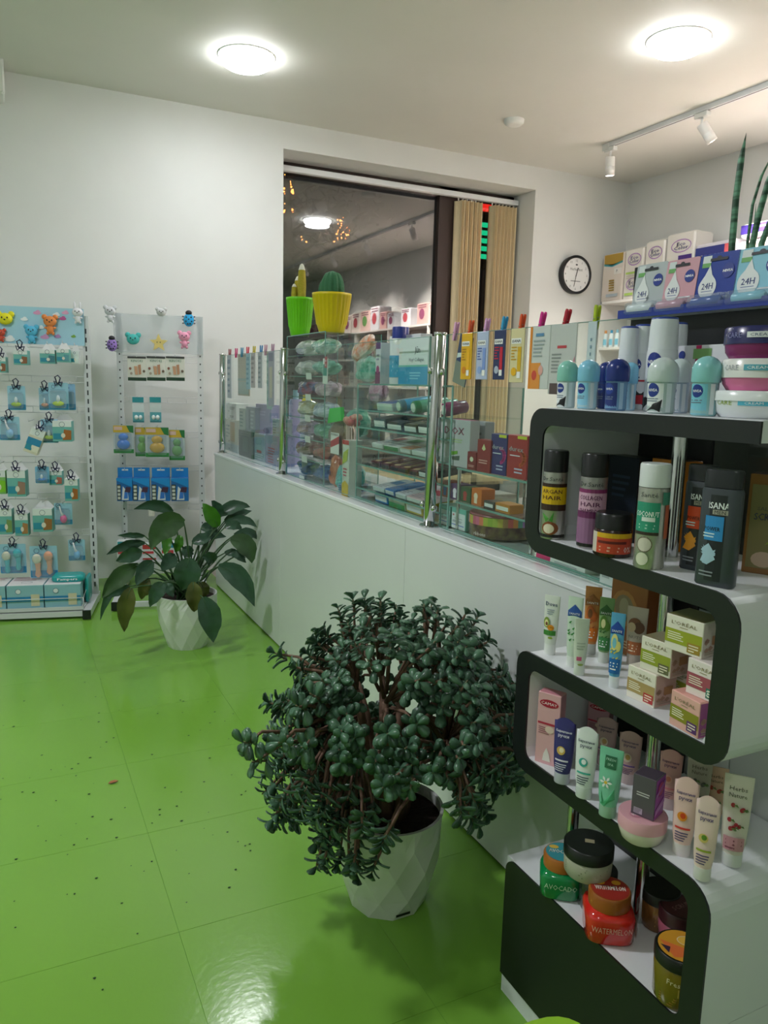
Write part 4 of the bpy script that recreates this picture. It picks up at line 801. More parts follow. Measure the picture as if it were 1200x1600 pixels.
# limbs
limbs = []
for k in range(9):
    a = 2*PI*k/9 + rr.uniform(-.25, .25); e = rr.uniform(.25, 1.2)
    d_ = Vector((math.cos(a)*math.cos(e), math.sin(a)*math.cos(e), math.sin(e)*.9))
    p0 = Vector((math.cos(a)*.03, math.sin(a)*.03, .235)); p1 = p0 + Vector((math.cos(a)*.03, math.sin(a)*.03, .12)); p2 = cc + Vector((d_.x*ER.x*.55, d_.y*ER.y*.55, d_.z*ER.z*.5 - .03))
    limbs.append([p0, p1, (p1+p2)/2 + Vector((0, 0, .03)), p2])
tips = []
for k in range(430):
    u = rr.uniform(-.85, 1); a = rr.uniform(0, 2*PI); s_ = math.sqrt(max(0, 1-u*u)); f_ = rr.choice([1, 1, .95, .85, .7])*rr.uniform(.88, 1.04)
    p = cc + Vector((ER.x*s_*math.cos(a)*f_, ER.y*s_*math.sin(a)*f_, ER.z*u*f_))
    # camera side left droops lower, right side hangs beside the pot
    if p.x < -.05 and p.y < .1: p.z -= .12*(-p.x/.3)*rr.random()
    W = JC + p
    if W.x > 1.165: p.x = 1.165 - JC.x - rr.uniform(0, .03)
    W = JC + p
    if W.x > .92 and W.y < 1.30: p.y = 1.31 - JC.y
    if p.z < .27 and abs(p.x) < .16 and abs(p.y) < .19 : continue
    # open window in the crown top where brown limbs show
    tips.append(p)
tips = [p for p in tips if not (605 < proj(JC+p)[0] < 715 and 1232 < proj(JC+p)[1] < 1340) and not (p.z < .36 and proj(JC+p)[1] > 1225 and proj(JC+p)[0] > 585 and proj(JC+p)[0] < 720)]
for (px, py) in ((545, 1350), (530, 1310), (560, 1330), (520, 1290), (500, 1260), (575, 1290), (480, 1230), (470, 1180), (440, 1160), (400, 1190), (385, 1160)):
    q = pl(px, py, 1, 1.50 + rr.uniform(-.03, .05)); tips.append(q - JC)
for (px, py) in ((720, 1240), (745, 1250), (765, 1225), (770, 1180), (785, 1150), (795, 1190), (735, 1200)):
    q = pl(px, py, 1, 1.62); q.x = min(q.x, 1.165); tips.append(q - JC)
bq = MB()
for l_ in limbs: bq.tube([l_[0].lerp(l_[1], .5*0), l_[1], l_[2], l_[3]], [.020, .016, .012, .008], barkm, 8)
bq.tube([(0, 0, .22), (.005, 0, .30), (.0, .01, .40)], [.035, .03, .018], barkm, 12)
bq.build('trunk', t)
leaves = []; tw = MB()
for p in tips:
    best = min(limbs, key=lambda l_: min((p-l_[3]).length, (p-l_[2]).length+.03)); s0 = best[3] if (p-best[3]).length < (p-best[2]).length else best[2]
    out = (p - cc); out.z *= .6; out.normalize()
    mid = s0.lerp(p, .55) + Vector((0, 0, .035)); s0 = p.lerp(s0, min(1, .13/max(.01, (p-s0).length))) if rr.random() < .8 else s0; mid = s0.lerp(p, .55) + Vector((rr.uniform(-.01, .01), rr.uniform(-.01, .01), .015)); tw.tube([s0, mid, p], [.005, .004, .003], barkm, 5)
    ax = ((p - mid).normalized()*.5 + out*.5 + Vector((0, 0, .35 if p.z > cc.z else -.15))).normalized()
    s1 = ax.orthogonal().normalized(); s2 = ax.cross(s1)
    n_ = rr.randint(3, 5); base = p - ax*.03
    tw.tube([base, p + ax*.012], [.003, .0018], twm, 5)
    for i in range(n_):
        c = base + ax*(.048*i/n_); ang = (i % 2)*PI/2 + rr.uniform(-.3, .3)
        for sg in (0, PI):
            dd = s1*math.cos(ang+sg) + s2*math.sin(ang+sg); dirn = (dd*(1.0) + ax*(.3+.5*i/n_) + Vector((rr.uniform(-.3, .3), rr.uniform(-.3, .3), rr.uniform(-.55, .2)))).normalized()
            L_ = rr.uniform(.030, .046)*(1-.25*i/n_); W = JC + c + dirn*L_
            if W.x > 1.19 or (W.x > .93 and W.y < 1.275) or W.z < .03: continue
            nz_ = (ax - dirn*ax.dot(dirn)).normalized(); sd = nz_.cross(dirn)
            M_ = Matrix((dirn*L_, sd*L_, nz_*L_)).transposed().to_4x4(); M_.translation = c
            leaves.append((M_, rr.choice([0, 0, 1, 1, 2]), (JC + c - O).length))
    c = p + ax*.02
tw.build('twigs', t)['kind'] = 'stuff'
leaves.sort(key=lambda e: e[2])
for M_, k, d_ in leaves[:300]:
    o = bpy.data.objects.new('leaf', jm[k]); col.objects.link(o); o.parent = t; o.matrix_local = M_
q = MB()
for M_, k, d_ in leaves[300:]: q.add([M_ @ Vector(v) for v in jl[k].v], jl[k].f, leafm[k], True)
o = q.build('foliage', t); o['kind'] = 'stuff'
# ---- peace lily
LC = Vector((.783, 3.863, 0)); t = thing('potted_peace_lily', 'broad leaved peace lily in a white faceted pot near the far corner', 'plant', LC)
facet_pot(t, .097, .152, .277, 12, POTM); soil(t, .145, .25, seed=3)
rr = random.Random(21)
LV = [ # end(px,py in crop), via, tip, width, shade, dy
 ((525,150),(420,72),(290,125),58,0,.05),((590,210),(440,175),(395,370),125,1,-.12),((790,235),(750,150),(700,100),78,2,.05),((800,170),(870,92),(965,112),70,0,.12),((800,180),(790,110),(745,80),60,0,.1),
 ((830,215),(950,165),(1050,228),48,0,.1),((830,200),(910,150),(1000,145),48,0,.15),((830,240),(890,205),(925,252),50,0,0),((885,285),(990,250),(1080,305),55,0,.05),((862,312),(975,320),(990,450),100,1,-.05),
 ((830,390),(880,375),(940,410),42,0,.0),((790,470),(930,500),(990,690),105,0,-.15),((700,650),(745,760),(760,910),112,0,-.24),((645,560),(640,650),(650,735),82,3,-.2),((620,420),(600,510),(582,612),130,0,-.18),
 ((540,405),(490,430),(450,485),80,0,-.1),((345,380),(260,395),(190,435),70,0,-.05),((360,290),(280,275),(200,288),28,0,.05),((360,330),(240,325),(130,388),50,0,.1),((310,465),(190,510),(108,650),88,1,-.05),
 ((320,455),(160,490),(98,780),60,0,.08),((280,595),(225,690),(242,855),82,3,-.15),((272,585),(200,600),(130,655),45,0,0),((380,540),(345,600),(342,662),62,3,-.08),((465,565),(420,600),(388,705),72,0,-.18),
 ((405,440),(340,480),(300,565),80,0,-.05),((562,285),(560,330),(540,390),46,2,0),((490,270),(485,330),(468,400),50,2,0),((700,292),(760,270),(832,292),48,0,.08),((690,245),(740,230),(785,262),58,0,.12),((640,330),(700,300),(762,288),60,0,.05),
 ((1000,362),(1060,352),(1105,385),22,1,.12),((770,440),(740,400),(690,405),70,0,-.05),((690,560),(700,600),(715,650),60,3,-.1),((480,560),(500,600),(520,640),50,0,-.1),((580,370),(610,380),(650,400),60,0,.0),((870,380),(900,400),(960,450),40,0,.08)]
lsh = [mt('#3a5a46', .33, noise=.2, nscale=25), mt('#4a6644', .33, noise=.3, nscale=12), mt('#3f7a1e', .35), mt('#5a5f28', .4, noise=.3, nscale=14)]
pm = mt('#3a5a35', .4)
for (e, v, tp_, wd, sh, dy) in LV:
    Y = 3.863 + dy
    def cp(q): 
        P = pl(130+q[0]/3.75, 760+q[1]/3.75, 1, Y); P.x = min(P.x, 1.17); return P - LC
    E_, V_, T_ = cp(e), cp(v), cp(tp_); V_.y -= .02; T_.y += rr.uniform(-.06, .02)
    W_ = wd/3.75 * 3.55/F*.5*1.3
    q = MB(); n_ = 9; vs = []; rowp = None; prev = None
    for i in range(n_+1):
        u = i/n_; c = E_*(1-u)**2 + V_*2*u*(1-u) + T_*u*u; d_ = ((V_-E_)*(1-u) + (T_-V_)*u).normalized()
        view = (LC + c - O).normalized(); sd = d_.cross(view)
        if sd.length < 1e-3: sd = Vector((1, 0, 0))
        sd.normalize(); sd = (sd + view*.25*rr.choice([1])).normalized(); nn = sd.cross(d_).normalized()
        wv = W_*(math.sin(PI*min(1, (u*.93+.04))**.8)**1.0)*(1 if u < .97 else .15)
        ripple = .006*math.sin(i*2.1+wd)
        for s_ in (-1, -.5, 0, .5, 1): vs.append(c + sd*wv*s_ + nn*(abs(s_)*wv*.35*(1 if nn.dot(view) < 0 else -1)) + nn*ripple*abs(s_))
    vs2 = [v_ + Vector((0, 0, -.0012)) for v_ in vs]; N_ = len(vs)
    fs = [(i*5+k, i*5+k+1, i*5+k+6, i*5+k+5) for i in range(n_) for k in range(4)]
    q.add(vs+vs2, fs + [(N_+f[3], N_+f[2], N_+f[1], N_+f[0]) for f in fs], lsh[sh], True)
    lf_ = q.build('leaf', t)
    a = rr.uniform(0, 2*PI); b0 = Vector((rr.uniform(-.05, .05), rr.uniform(-.05, .05), .25)); mid = (b0+E_)/2 + Vector((0, 0, .05 + .1*max(0, (E_.z-.25))))
    pts = [b0*(1-u)**2 + mid*2*u*(1-u) + E_*u*u for u in [k/6 for k in range(7)]] + [E_*(1-u)**2 + V_*2*u*(1-u) + T_*u*u for u in (.15, .3)]
    MB().tube(pts, [.0045]*5 + [.0035, .003, .002, .001], pm, 6).build('petiole', lf_)
for k in range(14):
    a = rr.uniform(0, 2*PI); b0 = Vector((rr.uniform(-.06, .06), rr.uniform(-.06, .06), .25)); e_ = Vector((math.cos(a)*rr.uniform(.08, .2), math.sin(a)*rr.uniform(.08, .2), rr.uniform(.35, .52)))
    MB().tube([b0, (b0+e_)/2+Vector((0, 0, .05)), e_], [.0045, .004, .002], pm, 6).build('petiole', t)
# ---- snake plant on an added cabinet, coloured dark for the shade behind the stand
bx_ = thing('shade_cabinet', 'grey cabinet standing on the worktop behind the display stand', 'cabinet', (1.53, .98, ZT))
MB().cbox((-.2, -.30, 0), (.2, .30, .47), mt('#4a4842', .5), .003).build('body', bx_)
MB().cbox((-.203, -.28, .02), (-.2005, -.005, .40), mt('#504e48', .5), .001).build('door', bx_); MB().cbox((-.203, .005, .02), (-.2005, .28, .40), mt('#504e48', .5), .001).build('door', bx_)
q = pl(1168, 420, 0, 1.45); SC = Vector((1.45, q.y, ZT+.4705))
t = thing('snake_plant', 'snake plant with tall pointed banded leaves behind the lip balm cards', 'plant', SC)
MB().loft([(0, .05, .05), (.10, .07, .07), (.105, .07, .07), (.105, .062, .062), (.085, .06, .06)], mt('#d9d5cc', .4), 24, cap=False).loft([(0, .04, .04), (.002, .05, .05)], mt('#d9d5cc'), 24).build('pot', t); soil(t, .06, .085, 20)
snm = bpy.data.materials.new('snake_leaf'); snm.use_nodes = True; nt = snm.node_tree; b = nt.nodes['Principled BSDF']; tc = nt.nodes.new('ShaderNodeTexCoord'); mp = nt.nodes.new('ShaderNodeMapping'); mp.inputs['Scale'].default_value = (9, 9, 60); nz = nt.nodes.new('ShaderNodeTexNoise'); nz.inputs['Scale'].default_value = 1; cr = nt.nodes.new('ShaderNodeValToRGB')
cr.color_ramp.elements[0].color = lin('#1f4a35'); cr.color_ramp.elements[1].color = lin('#6aa283'); cr.color_ramp.elements[0].position = .42; cr.color_ramp.elements[1].position = .6
nt.links.new(tc.outputs['Object'], mp.inputs[0]); nt.links.new(mp.outputs[0], nz.inputs['Vector']); nt.links.new(nz.outputs[0], cr.inputs[0]); nt.links.new(cr.outputs[0], b.inputs['Base Color']); b.inputs['Roughness'].default_value = .4
def blade(pts, w0):
    q = MB(); vs = []; N_ = len(pts)
    for i, p in enumerate(pts):
        u = i/(N_-1); w_ = w0*(1-.15*u)*(1 if u < .8 else (1-u)/.2*.95+.03); vs += [p + Vector((-.55, .83, 0))*-w_ , p + Vector((.003, .003, 0)), p + Vector((-.55, .83, 0))*w_, p + Vector((-.003, -.003, 0))]
    q.add(vs, [(i*4+k, i*4+(k+1) % 4, i*4+4+(k+1) % 4, i*4+4+k) for i in range(N_-1) for k in range(4)], snm, True); q.build('leaf', t, recalc=True)
def ppl(px, py): return pl(px, py, 0, 1.45) - SC
blade([Vector((-.01, .03, .09)), ppl(1144, 380), ppl(1150, 310), ppl(1158, 250), ppl(1166, 208)], .0075)
blade([Vector((0, .0, .09)), ppl(1168, 380), ppl(1176, 320), ppl(1190, 275), ppl(1210, 235)], .0035)
blade([Vector((.01, .0, .09)), ppl(1176, 380), ppl(1186, 335), ppl(1200, 285), ppl(1222, 220)], .007)
blade([Vector((0, -.02, .09)), ppl(1190, 380), ppl(1206, 340), ppl(1230, 280)], .007)
blade([Vector((.02, .01, .09)), ppl(1179, 370), ppl(1180, 345), ppl(1181, 318)], .0025)
# ================================================================ GOODS BEHIND THE GLASS
# ---- clips and cards hung on the top edge of the glass screen
GT = ZT + .6215
def peg(px, py, colr, cname, lean, where):
    q = pl(px, py, 0, GX); y = q.y
    t = thing('clothes_peg', cname + ' clothes peg ' + where, 'peg', (GX, y, GT), 0)
    m_ = mt(colr, .35); L_ = .055
    for s_ in (-1, 1):
        a = s_*.04; M_ = Matrix.Rotation(lean, 4, 'X') @ Matrix.Rotation(a, 4, 'Y') @ Matrix.Translation((s_*.004, 0, 0))
        MB().loft([(-.020, .0025, .004), (-.016, .003, .005), (.0, .003, .0055), (.03, .003, .005), (.036, .002, .0035)], m_, 10, n=4, M=M_).build('prong', t)
    MB().tube([(-.009, 0, .004), (0, -.006, .008), (.009, 0, .004), (0, .006, .002), (-.009, 0, .004)], .0012, CHROME, 5).build('spring', t)
    return y
def hung(name, lab, cat, y, w_, h, colr, pr=None, th_=.003, X=None, tilt=0, ztop_=None, rough=.3, dx=-.009, ppl_=None):
    X = X if X is not None else GX + dx; z = (ztop_ if ztop_ else GT - .002) - h
    t = thing(name, lab, cat, (X, y, z), RZ, rot=(0, tilt, RZ))
    MB().cbox((-w_/2, -th_/2, 0), (w_/2, th_/2, h), mt(colr, rough), min(.001, th_*.3)).build('card', t)
    if pr: p = Print(front_flat(th_), .0004); pr(p, w_, h); p.build(t, 'front_print')
    return t
def lipcare(c1, c2, word='ISANA', cs=None):
    def f(p, w_, h):
        p.rect(-w_*.42, h*.72, w_*.3, h*.82, '#eef0ee'); p.text(word, -w_*.05, h*.77, h*.055, '#16181c', width=w_*.6, bold=.0003)
        p.lines(-w_*.38, w_*.0, h*.4, h*.68, 5, c2, 2); p.rect(w_*.08, h*.2, w_*.34, h*.66, c2 if cs is None else cs); p.rect(w_*.08, h*.08, w_*.34, h*.2, '#f2f2ee'); p.ell(-w_*.15, h*.2, w_*.2, h*.08, c1)
    return f
PEGS = [(712, 512, '#e3a9d0', 'pale pink', .28), (735, 510, '#e05a25', 'orange', .22), (760, 507, '#dba4d4', 'lilac', .25), (787, 505, '#2c9ad0', 'sky blue', .25), (815, 505, '#e0521f', 'deep orange', .2), (846, 505, '#e02f96', 'magenta', .25), (884, 500, '#b81f35', 'dark red', .3), (932, 497, '#a8bd1a', 'lime green', .08)]
wh_ = ['right of the chrome post, holding a navy packet', 'holding a yellow lip balm packet', 'holding a pale blue lip balm packet', 'holding a navy and red lip balm packet', 'holding a cream and gold lip balm packet', 'holding an orange edged card', 'holding a large grey sachet', 'holding a slim white stick packet']
ys = [peg(px, py, c_, n_, ln, w_) for (px, py, c_, n_, ln), w_ in zip(PEGS, wh_)]
hung('mask_packet', 'crumpled navy and grey packet hanging askew right of the chrome post', 'packet', ys[0]-.01, .075, .15, '#22366f', lambda p, w_, h: (p.poly([(-w_*.45, h*.6), (w_*.45, h*.72), (w_*.45, h*.66), (-w_*.45, h*.5)], '#e8ecf2'), p.rect(-w_*.49, 0, w_*.49, h*.45, '#8b8d83')), tilt=.25, dx=.013)
hung('lip_balm', 'yellow lip balm packet hanging from an orange peg', 'lip balm', ys[1], .058, .135, '#e0ad12', lipcare('#d8861a', '#b07a10', cs='#f0b41a'))
hung('lip_balm', 'pale blue lip balm packet hanging from a lilac peg', 'lip balm', ys[2], .058, .135, '#b3bfdc', lipcare('#8fa9dc', '#4a62a8', cs='#7f9ad8'))
hung('lip_balm', 'navy and red lip balm packet hanging from a blue peg', 'lip balm', ys[3], .055, .135, '#2a3560', lipcare('#aeb6c8', '#c8203a', cs='#c8203a'))
hung('lip_balm', 'cream and gold lip balm packet hanging from a deep orange peg', 'lip balm', ys[4], .062, .142, '#d9cfa0', lipcare('#e8b21a', '#c79a20', cs='#d8ac1e'))
hung('face_mask_card', 'white and orange card with fruit picture hanging from a magenta peg', 'packet', ys[5]-.012, .082, .158, '#cdd2cf', lambda p, w_, h: (p.rect(-w_*.5, 0, -w_*.38, h, '#df8a2a'), p.rect(-w_*.38, 0, w_*.1, h*.42, '#e39440'), p.ell(-w_*.2, h*.22, w_*.13, h*.08, '#cf4a3a'), p.ell(w_*.12, h*.3, w_*.12, h*.08, '#e0aaa0'), p.rect(-w_*.2, h*.84, w_*.2, h*.89, '#5a8ab0'), p.lines(-w_*.3, w_*.3, h*.5, h*.8, 5, '#9aa6a8')))
hung('face_mask_card', 'grey backed card with orange band partly behind the orange edged card', 'packet', ys[5]-.058, .05, .135, '#a9adad', lambda p, w_, h: (p.rect(-w_*.5, h*.84, w_*.5, h*.95, '#e08a2a'), p.lines(-w_*.3, w_*.3, h*.1, h*.3, 3, '#8a8e90')), dx=.012)
hung('face_mask_sachet', 'large grey sachet with pink corner hanging from a dark red peg', 'packet', ys[6]-.008, .10, .17, '#c3c7c4', lambda p, w_, h: (p.rect(-w_*.2, h*.66, w_*.15, h*.7, '#c2474f'), p.poly([(w_*.1, 0), (w_*.48, 0), (w_*.48, h*.55)], '#c4768a'), p.lines(-w_*.4, w_*.0, h*.3, h*.6, 6, '#8f9593'), p.rect(-w_*.42, h*.0, -w_*.1, h*.16, '#5a4a4a')))
hung('stick_packet', 'slim white stick packet with blue oval hanging from a lime peg', 'packet', ys[7], .030, .165, '#c3d3d8', lambda p, w_, h: (p.ell(0, h*.32, w_*.3, h*.12, '#2c62a0'), p.rect(-w_*.45, h*.02, w_*.45, h*.12, '#2a8fc0'), p.lines(-w_*.1, w_*.1, h*.5, h*.8, 3, '#7a96a8')))
PEG2 = [(359, 552, '#8a2030', 'dark red'), (369, 556, '#e02f80', 'hot pink'), (378, 553, '#3a90b8', 'blue'), (387, 552, '#d8204a', 'crimson'), (397, 551, '#cfc02a', 'yellow'), (408, 549, '#2a80c0', 'bright blue'), (415, 548, '#d0a0b8', 'dusty pink'), (426, 547, '#c79ab8', 'mauve')]
w2 = ['holding a pacifier strap on the far glass pane', 'on the far glass pane left of a beige cosmetic bag', 'on the far glass pane above the beige bag', 'on the far glass pane between beige and light blue packs', 'on the far glass pane above a narrow grey card', 'on the far glass pane above the second narrow card', 'on the far glass pane holding a long clear pack', 'on the far glass pane nearest to the chrome post']
y2 = [peg(px, py, c_, n_, .15, w_) for (px, py, c_, n_), w_ in zip(PEG2, w2)]
def slats_(c): return lambda p, w_, h: (p.lines(-w_*.4, w_*.4, h*.1, h*.9, 6, c), p.rect(-w_*.3, h*.8, w_*.3, h*.9, c))
hung('hair_clip_strip', 'strip of pale blue hair clips hanging at the far end of the glass', 'hair clips', y2[0]-.02, .09, .26, '#aab6c2', slats_('#7a8ea8'))
hung('cosmetic_bag', 'beige mesh cosmetic bag hanging on the far glass pane', 'bag', (y2[1]+y2[3])/2, .24, .24, '#b9ab9a', lambda p, w_, h: (p.rect(-w_*.5, h*.36, w_*.5, h*.42, '#8fa8aa'), p.rect(-w_*.46, h*.04, w_*.46, h*.34, '#a9b9b8')), dx=.012, th_=.006)
hung('pouch', 'light blue pouch hanging beside the beige bag on the far glass', 'bag', y2[3]-.04, .08, .2, '#8fb6c6', slats_('#6f9cb4'))
hung('brush_card', 'narrow grey card hanging under the yellow peg on the far glass', 'packet', y2[4]-.01, .075, .19, '#b1aeb2', slats_('#8a8890'))
hung('brush_card', 'narrow blue grey card hanging under the bright blue peg on the far glass', 'packet', y2[5]-.01, .07, .19, '#a3aeb6', slats_('#7f8c96'))
hung('comb_pack', 'long pale green clear pack hanging behind the last card of the far glass', 'packet', y2[6]-.03, .09, .30, '#a8c4c4', slats_('#8ab2b4'), dx=.012)
hung('comb_pack', 'long grey card with cream centre nearest the second chrome post', 'packet', y2[7]-.005, .095, .28, '#9a9fb0', lambda p, w_, h: (p.rect(-w_*.25, h*.15, w_*.25, h*.72, '#b9b7aa'), p.rect(-w_*.4, h*.82, w_*.4, h*.97, '#7f8298')))
# ---- boxes stacked behind the far glass pane
def cbx(px0, py0, px1, py1, X, zb, d, colr, lab, pr=None, name='medicine_box', cat='box', sc=None):
    a, b_ = pl(px0, (py0+py1)/2, 0, X), pl(px1, (py0+py1)/2, 0, X); y = (a.y+b_.y)/2; w_ = abs(a.y-b_.y)
    h = pl((px0+px1)/2, py0, 0, X).z - zb
    carton(name, lab, cat, (X+d/2, y, zb), RZ, w_, d, h, colr, pr, scol=sc); return zb + h + .0008
ln = lambda c, a=.1, b=.9: (lambda p, w_, h: p.lines(-w_*.4, w_*.4, h*a, h*b, 5, c, 4))
ZB = ZT + .0004
r1 = cbx(345, 692, 369, 0, 1.33, ZB, .1, '#a9bcc4', 'pale blue grey box at the far bottom corner behind the glass', ln('#7f96a4'))
r2 = cbx(371, 673, 394, 0, 1.32, ZB, .11, '#5b6366', 'dark grey box standing in the bottom row behind the far glass', lambda p, w_, h: (p.rect(-w_*.2, h*.2, w_*.15, h*.75, '#727d7e'), p.lines(-w_*.4, w_*.4, h*.8, h*.95, 2, '#7f888a')))
r3 = cbx(395, 678, 414, 0, 1.33, ZB, .1, '#94a9bd', 'blue grey box right of the dark grey box, bottom row', lambda p, w_, h: (p.rect(-w_*.45, h*.6, w_*.45, h*.95, '#86a0b8'), p.rect(-w_*.2, h*.3, w_*.2, h*.4, '#b0485a'), p.lines(-w_*.4, w_*.4, h*.05, h*.28, 3, '#c9d2da')))
r4 = cbx(415, 680, 435, 0, 1.33, ZB, .1, '#8f8fb0', 'violet grey box at the near end of the bottom row behind the far glass', lambda p, w_, h: (p.lines(-w_*.3, w_*.3, h*.05, h*.6, 6, '#a2405e'), p.rect(-w_*.45, h*.7, w_*.45, h*.95, '#7f94ac')))
s1_ = cbx(348, 655, 369, 0, 1.33, r1, .09, '#bdbfb4', 'beige and white box second from the bottom at the far corner', lambda p, w_, h: (p.rect(-w_*.05, h*.1, w_*.3, h*.9, '#c2a880'), p.lines(-w_*.4, -w_*.1, h*.2, h*.8, 4, '#90a0a0')))
cbx(350, 630, 367, 0, 1.34, s1_, .08, '#ced3d3', 'white box with black lines, topmost at the far corner', lambda p, w_, h: (p.lines(-w_*.1, w_*.4, h*.6, h*.8, 3, '#3a3f44'), p.lines(-w_*.1, w_*.3, h*.1, h*.25, 2, '#3a3f44')))
s2_ = cbx(372, 638, 382, 0, 1.33, r2, .08, '#aab7b6', 'narrow grey green box upright on the dark grey box', ln('#6f8a8a'))
cbx(383, 636, 398, 0, 1.33, r2, .09, '#9aa0b0', 'grey violet box with vertical motif upright on the dark grey box', lambda p, w_, h: (p.rect(-w_*.2, h*.1, 0, h*.9, '#7e8698'), p.lines(0, w_*.4, h*.1, h*.9, 5, '#c0c6d0')))
s3_ = cbx(399, 632, 424, 0, 1.36, min(r3, r4), .05, '#a79dc6', 'tall lavender box behind the far glass pane', lambda p, w_, h: (p.ell(w_*.2, h*.12, w_*.2, h*.1, '#7c6a9a'), p.lines(-w_*.4, w_*.2, h*.6, h*.8, 2, '#c4bcdc')))
P_ = Vector((1.385, pl(399, 620, 0, 1.385).y, r2))
q4 = thing('lotion_bottle', 'lavender bottle with pale blue cap behind the boxes of the far pane', 'bottle', (1.47, 4.16, ZB)); hz_ = ztop(Vector((1.47, 4.16, 0)), 398, 608) - ZB
MB().loft([(0, .038, .025), (hz_*.85, .038, .025), (hz_*.88, .03, .02)], mt('#a8a2cc', .3), 24, n=3).build('body', q4); MB().cyl(.016, hz_*.88, hz_, mt('#9ac4dc', .3), 20).build('cap', q4)
q4 = thing('lotion_bottle', 'bottle with bright yellow cap standing behind the lavender box', 'bottle', (1.47, 3.98, ZB)); P_ = Vector((1.47, 3.98, 0)); hz_ = ztop(P_, 413, 606) - ZB
MB().loft([(0, .036, .025), (hz_*.74, .036, .025), (hz_*.78, .028, .02)], mt('#c9c6cf', .3), 24, n=3).build('body', q4); MB().loft([(hz_*.78, .028, .024), (hz_*.87, .028, .024), (hz_*.875, .022, .02), (hz_, .022, .02)], mt('#e0c81f', .3), 24).build('cap', q4)
cbx(426, 655, 436, 0, 1.33, r4, .08, '#a7b0ba', 'small grey blue box at the near end, on the violet grey box', ln('#7c8694'))
# ---- tall glass rack with small packets and the cactus pots on top
RY0, RY1, RX0, RX1, RH = 3.25, 3.77, 1.285, 1.56, .690
t = thing('glass_rack', 'tall clear glass rack filled with small packets behind the second pane', 'rack', (RX0, RY1, ZT))
for (x, y) in ((0, 0), (0, RY0-RY1), (RX1-RX0, 0), (RX1-RX0, RY0-RY1)): MB().box((x-.002, y-.002, 0), (x+.002, y+.002, RH), mt('#6f9a94', .2)).build('edge_strip', t)
NS = 7; zs = [ZT + RH*k/NS for k in range(NS+1)]
for k in range(NS+1): MB().box((.003, RY0-RY1+.003, RH*k/NS-.002), (RX1-RX0-.003, -.003, RH*k/NS+.002), GLASS).box((.0, RY0-RY1+.003, RH*k/NS-.0022), (.0029, -.003, RH*k/NS+.0022), GEDGE).build('glass_shelf', t)
MB().box((RX1-RX0-.001, RY0-RY1+.003, 0), (RX1-RX0+.001, -.003, RH), GLASS).build('glass_back', t)
rr = random.Random(31)
def bag(name, lab, cat, P, sx, sy, sz, colr, rz=0, h2=None, rough=.18, lbl=None, group=None, seed=1):
    r_ = random.Random(seed); t = thing(name, lab, cat, P, rz, group); q = MB(); nu, nv = 14, 8; vs = []
    ph = [r_.uniform(0, 6) for _ in range(6)]
    for j in range(nv+1):
        v = -1+2*j/nv
        for i in range(nu):
            a = 2*PI*i/nu; c = math.sqrt(max(0, 1-abs(v)**2.6)); k_ = 1+.14*math.sin(3*a+ph[0]+v*2)+.10*math.sin(5*a+ph[1]-v*3)+.07*math.sin(4*v+ph[2])
            x = sx/2*math.copysign(abs(math.cos(a))**.7, math.cos(a))*(c*.85+.15)*k_; y = sy/2*math.sin(a)*c*k_; z = sz/2*(1+v)
            vs.append((x, y, max(.0005, z)))
    fs = [(j*nu+i, j*nu+(i+1) % nu, (j+1)*nu+(i+1) % nu, (j+1)*nu+i) for j in range(nv) for i in range(nu)] + [tuple(range(nu-1, -1, -1)), tuple(range(nv*nu, nv*nu+nu))]
    q.add(vs, fs, mt(colr, rough, noise=.6, nscale=28, bump=.6, h2=h2, coat=.6), False); q.build('bag', t)
    if lbl: p = Print(lambda x, z, o: Vector((x, -sy/2*1.12-o, z)), .001); lbl(p, sx, sz); p.build(t, 'tag')
    return t
BAGS = [ # y offset frac, row, color, second, label
 (.22, 6, '#b9c2be', '#cfd6d2', 'crumpled clear packet, top row of the glass rack, left'), (.68, 6, '#5fa093', '#c3d6cf', 'teal and white packet, top row of the glass rack, right'),
 (.2, 5, '#a9b0ad', '#d5d6d0', 'gauze packet with dark motif, second row from the top of the rack'), (.70, 5, '#4f9a86', '#8cc0b2', 'green teal packet, second row from the top of the rack'),
 (.25, 4, '#5b7eb0', '#a04a62', 'blue and red packet, third row of the rack'), (.74, 4, '#b993ae', '#d9c3cf', 'mauve packet, third row of the rack'),
 (.22, 3, '#b5a86e', '#cfd2c4', 'yellowish packet, fourth row of the rack'), (.7, 3, '#8fa3bd', '#d3dbe2', 'bluish clear packet, fourth row of the rack'),
 (.24, 2, '#8f7a95', '#b9a9b9', 'dull purple packet, third row from the rack bottom'), (.72, 2, '#4e8f7d', '#7fb09a', 'sea green packet, third row from the rack bottom'),
 (.22, 1, '#7d4a45', '#9c8a80', 'dark red packet, second row from the rack bottom'), (.72, 1, '#8a6a52', '#a8504a', 'brown packet, second row from the rack bottom'),
 (.25, 0, '#5f7a52', '#2f4f86', 'green and blue packet, bottom row of the rack'), (.74, 0, '#2f5590', '#486f9c', 'blue packet, bottom row of the rack')]
for i, (f_, row, c1, c2, lab) in enumerate(BAGS):
    bag('goods_packet', lab, 'packet', (RX0+.075, RY1 - (RY1-RY0)*f_, zs[row]+.0026), .18, .10, .080, c1, RZ, c2, seed=40+i)
for i, (px, py, row) in enumerate([(482, 613, 4), (481, 648, 3), (481, 681, 2), (476, 713, 1), (472, 749, 0), (483, 575, 5)]):
    q = pl(px, py, 0, RX0-.006); tg = MB().box((-.035, -.0005, 0), (.035, .0005, .030), mt('#e4e6e2', .5)).build('price_tag', None, (RX0-.006, q.y, zs[row]-.013), (.1, 0, RZ))
    tag(tg, 'white price tag on the rack shelf, %s from the top' % ['second', 'third', 'fourth', 'fifth', 'lowest', 'first'][i], 'price tag')
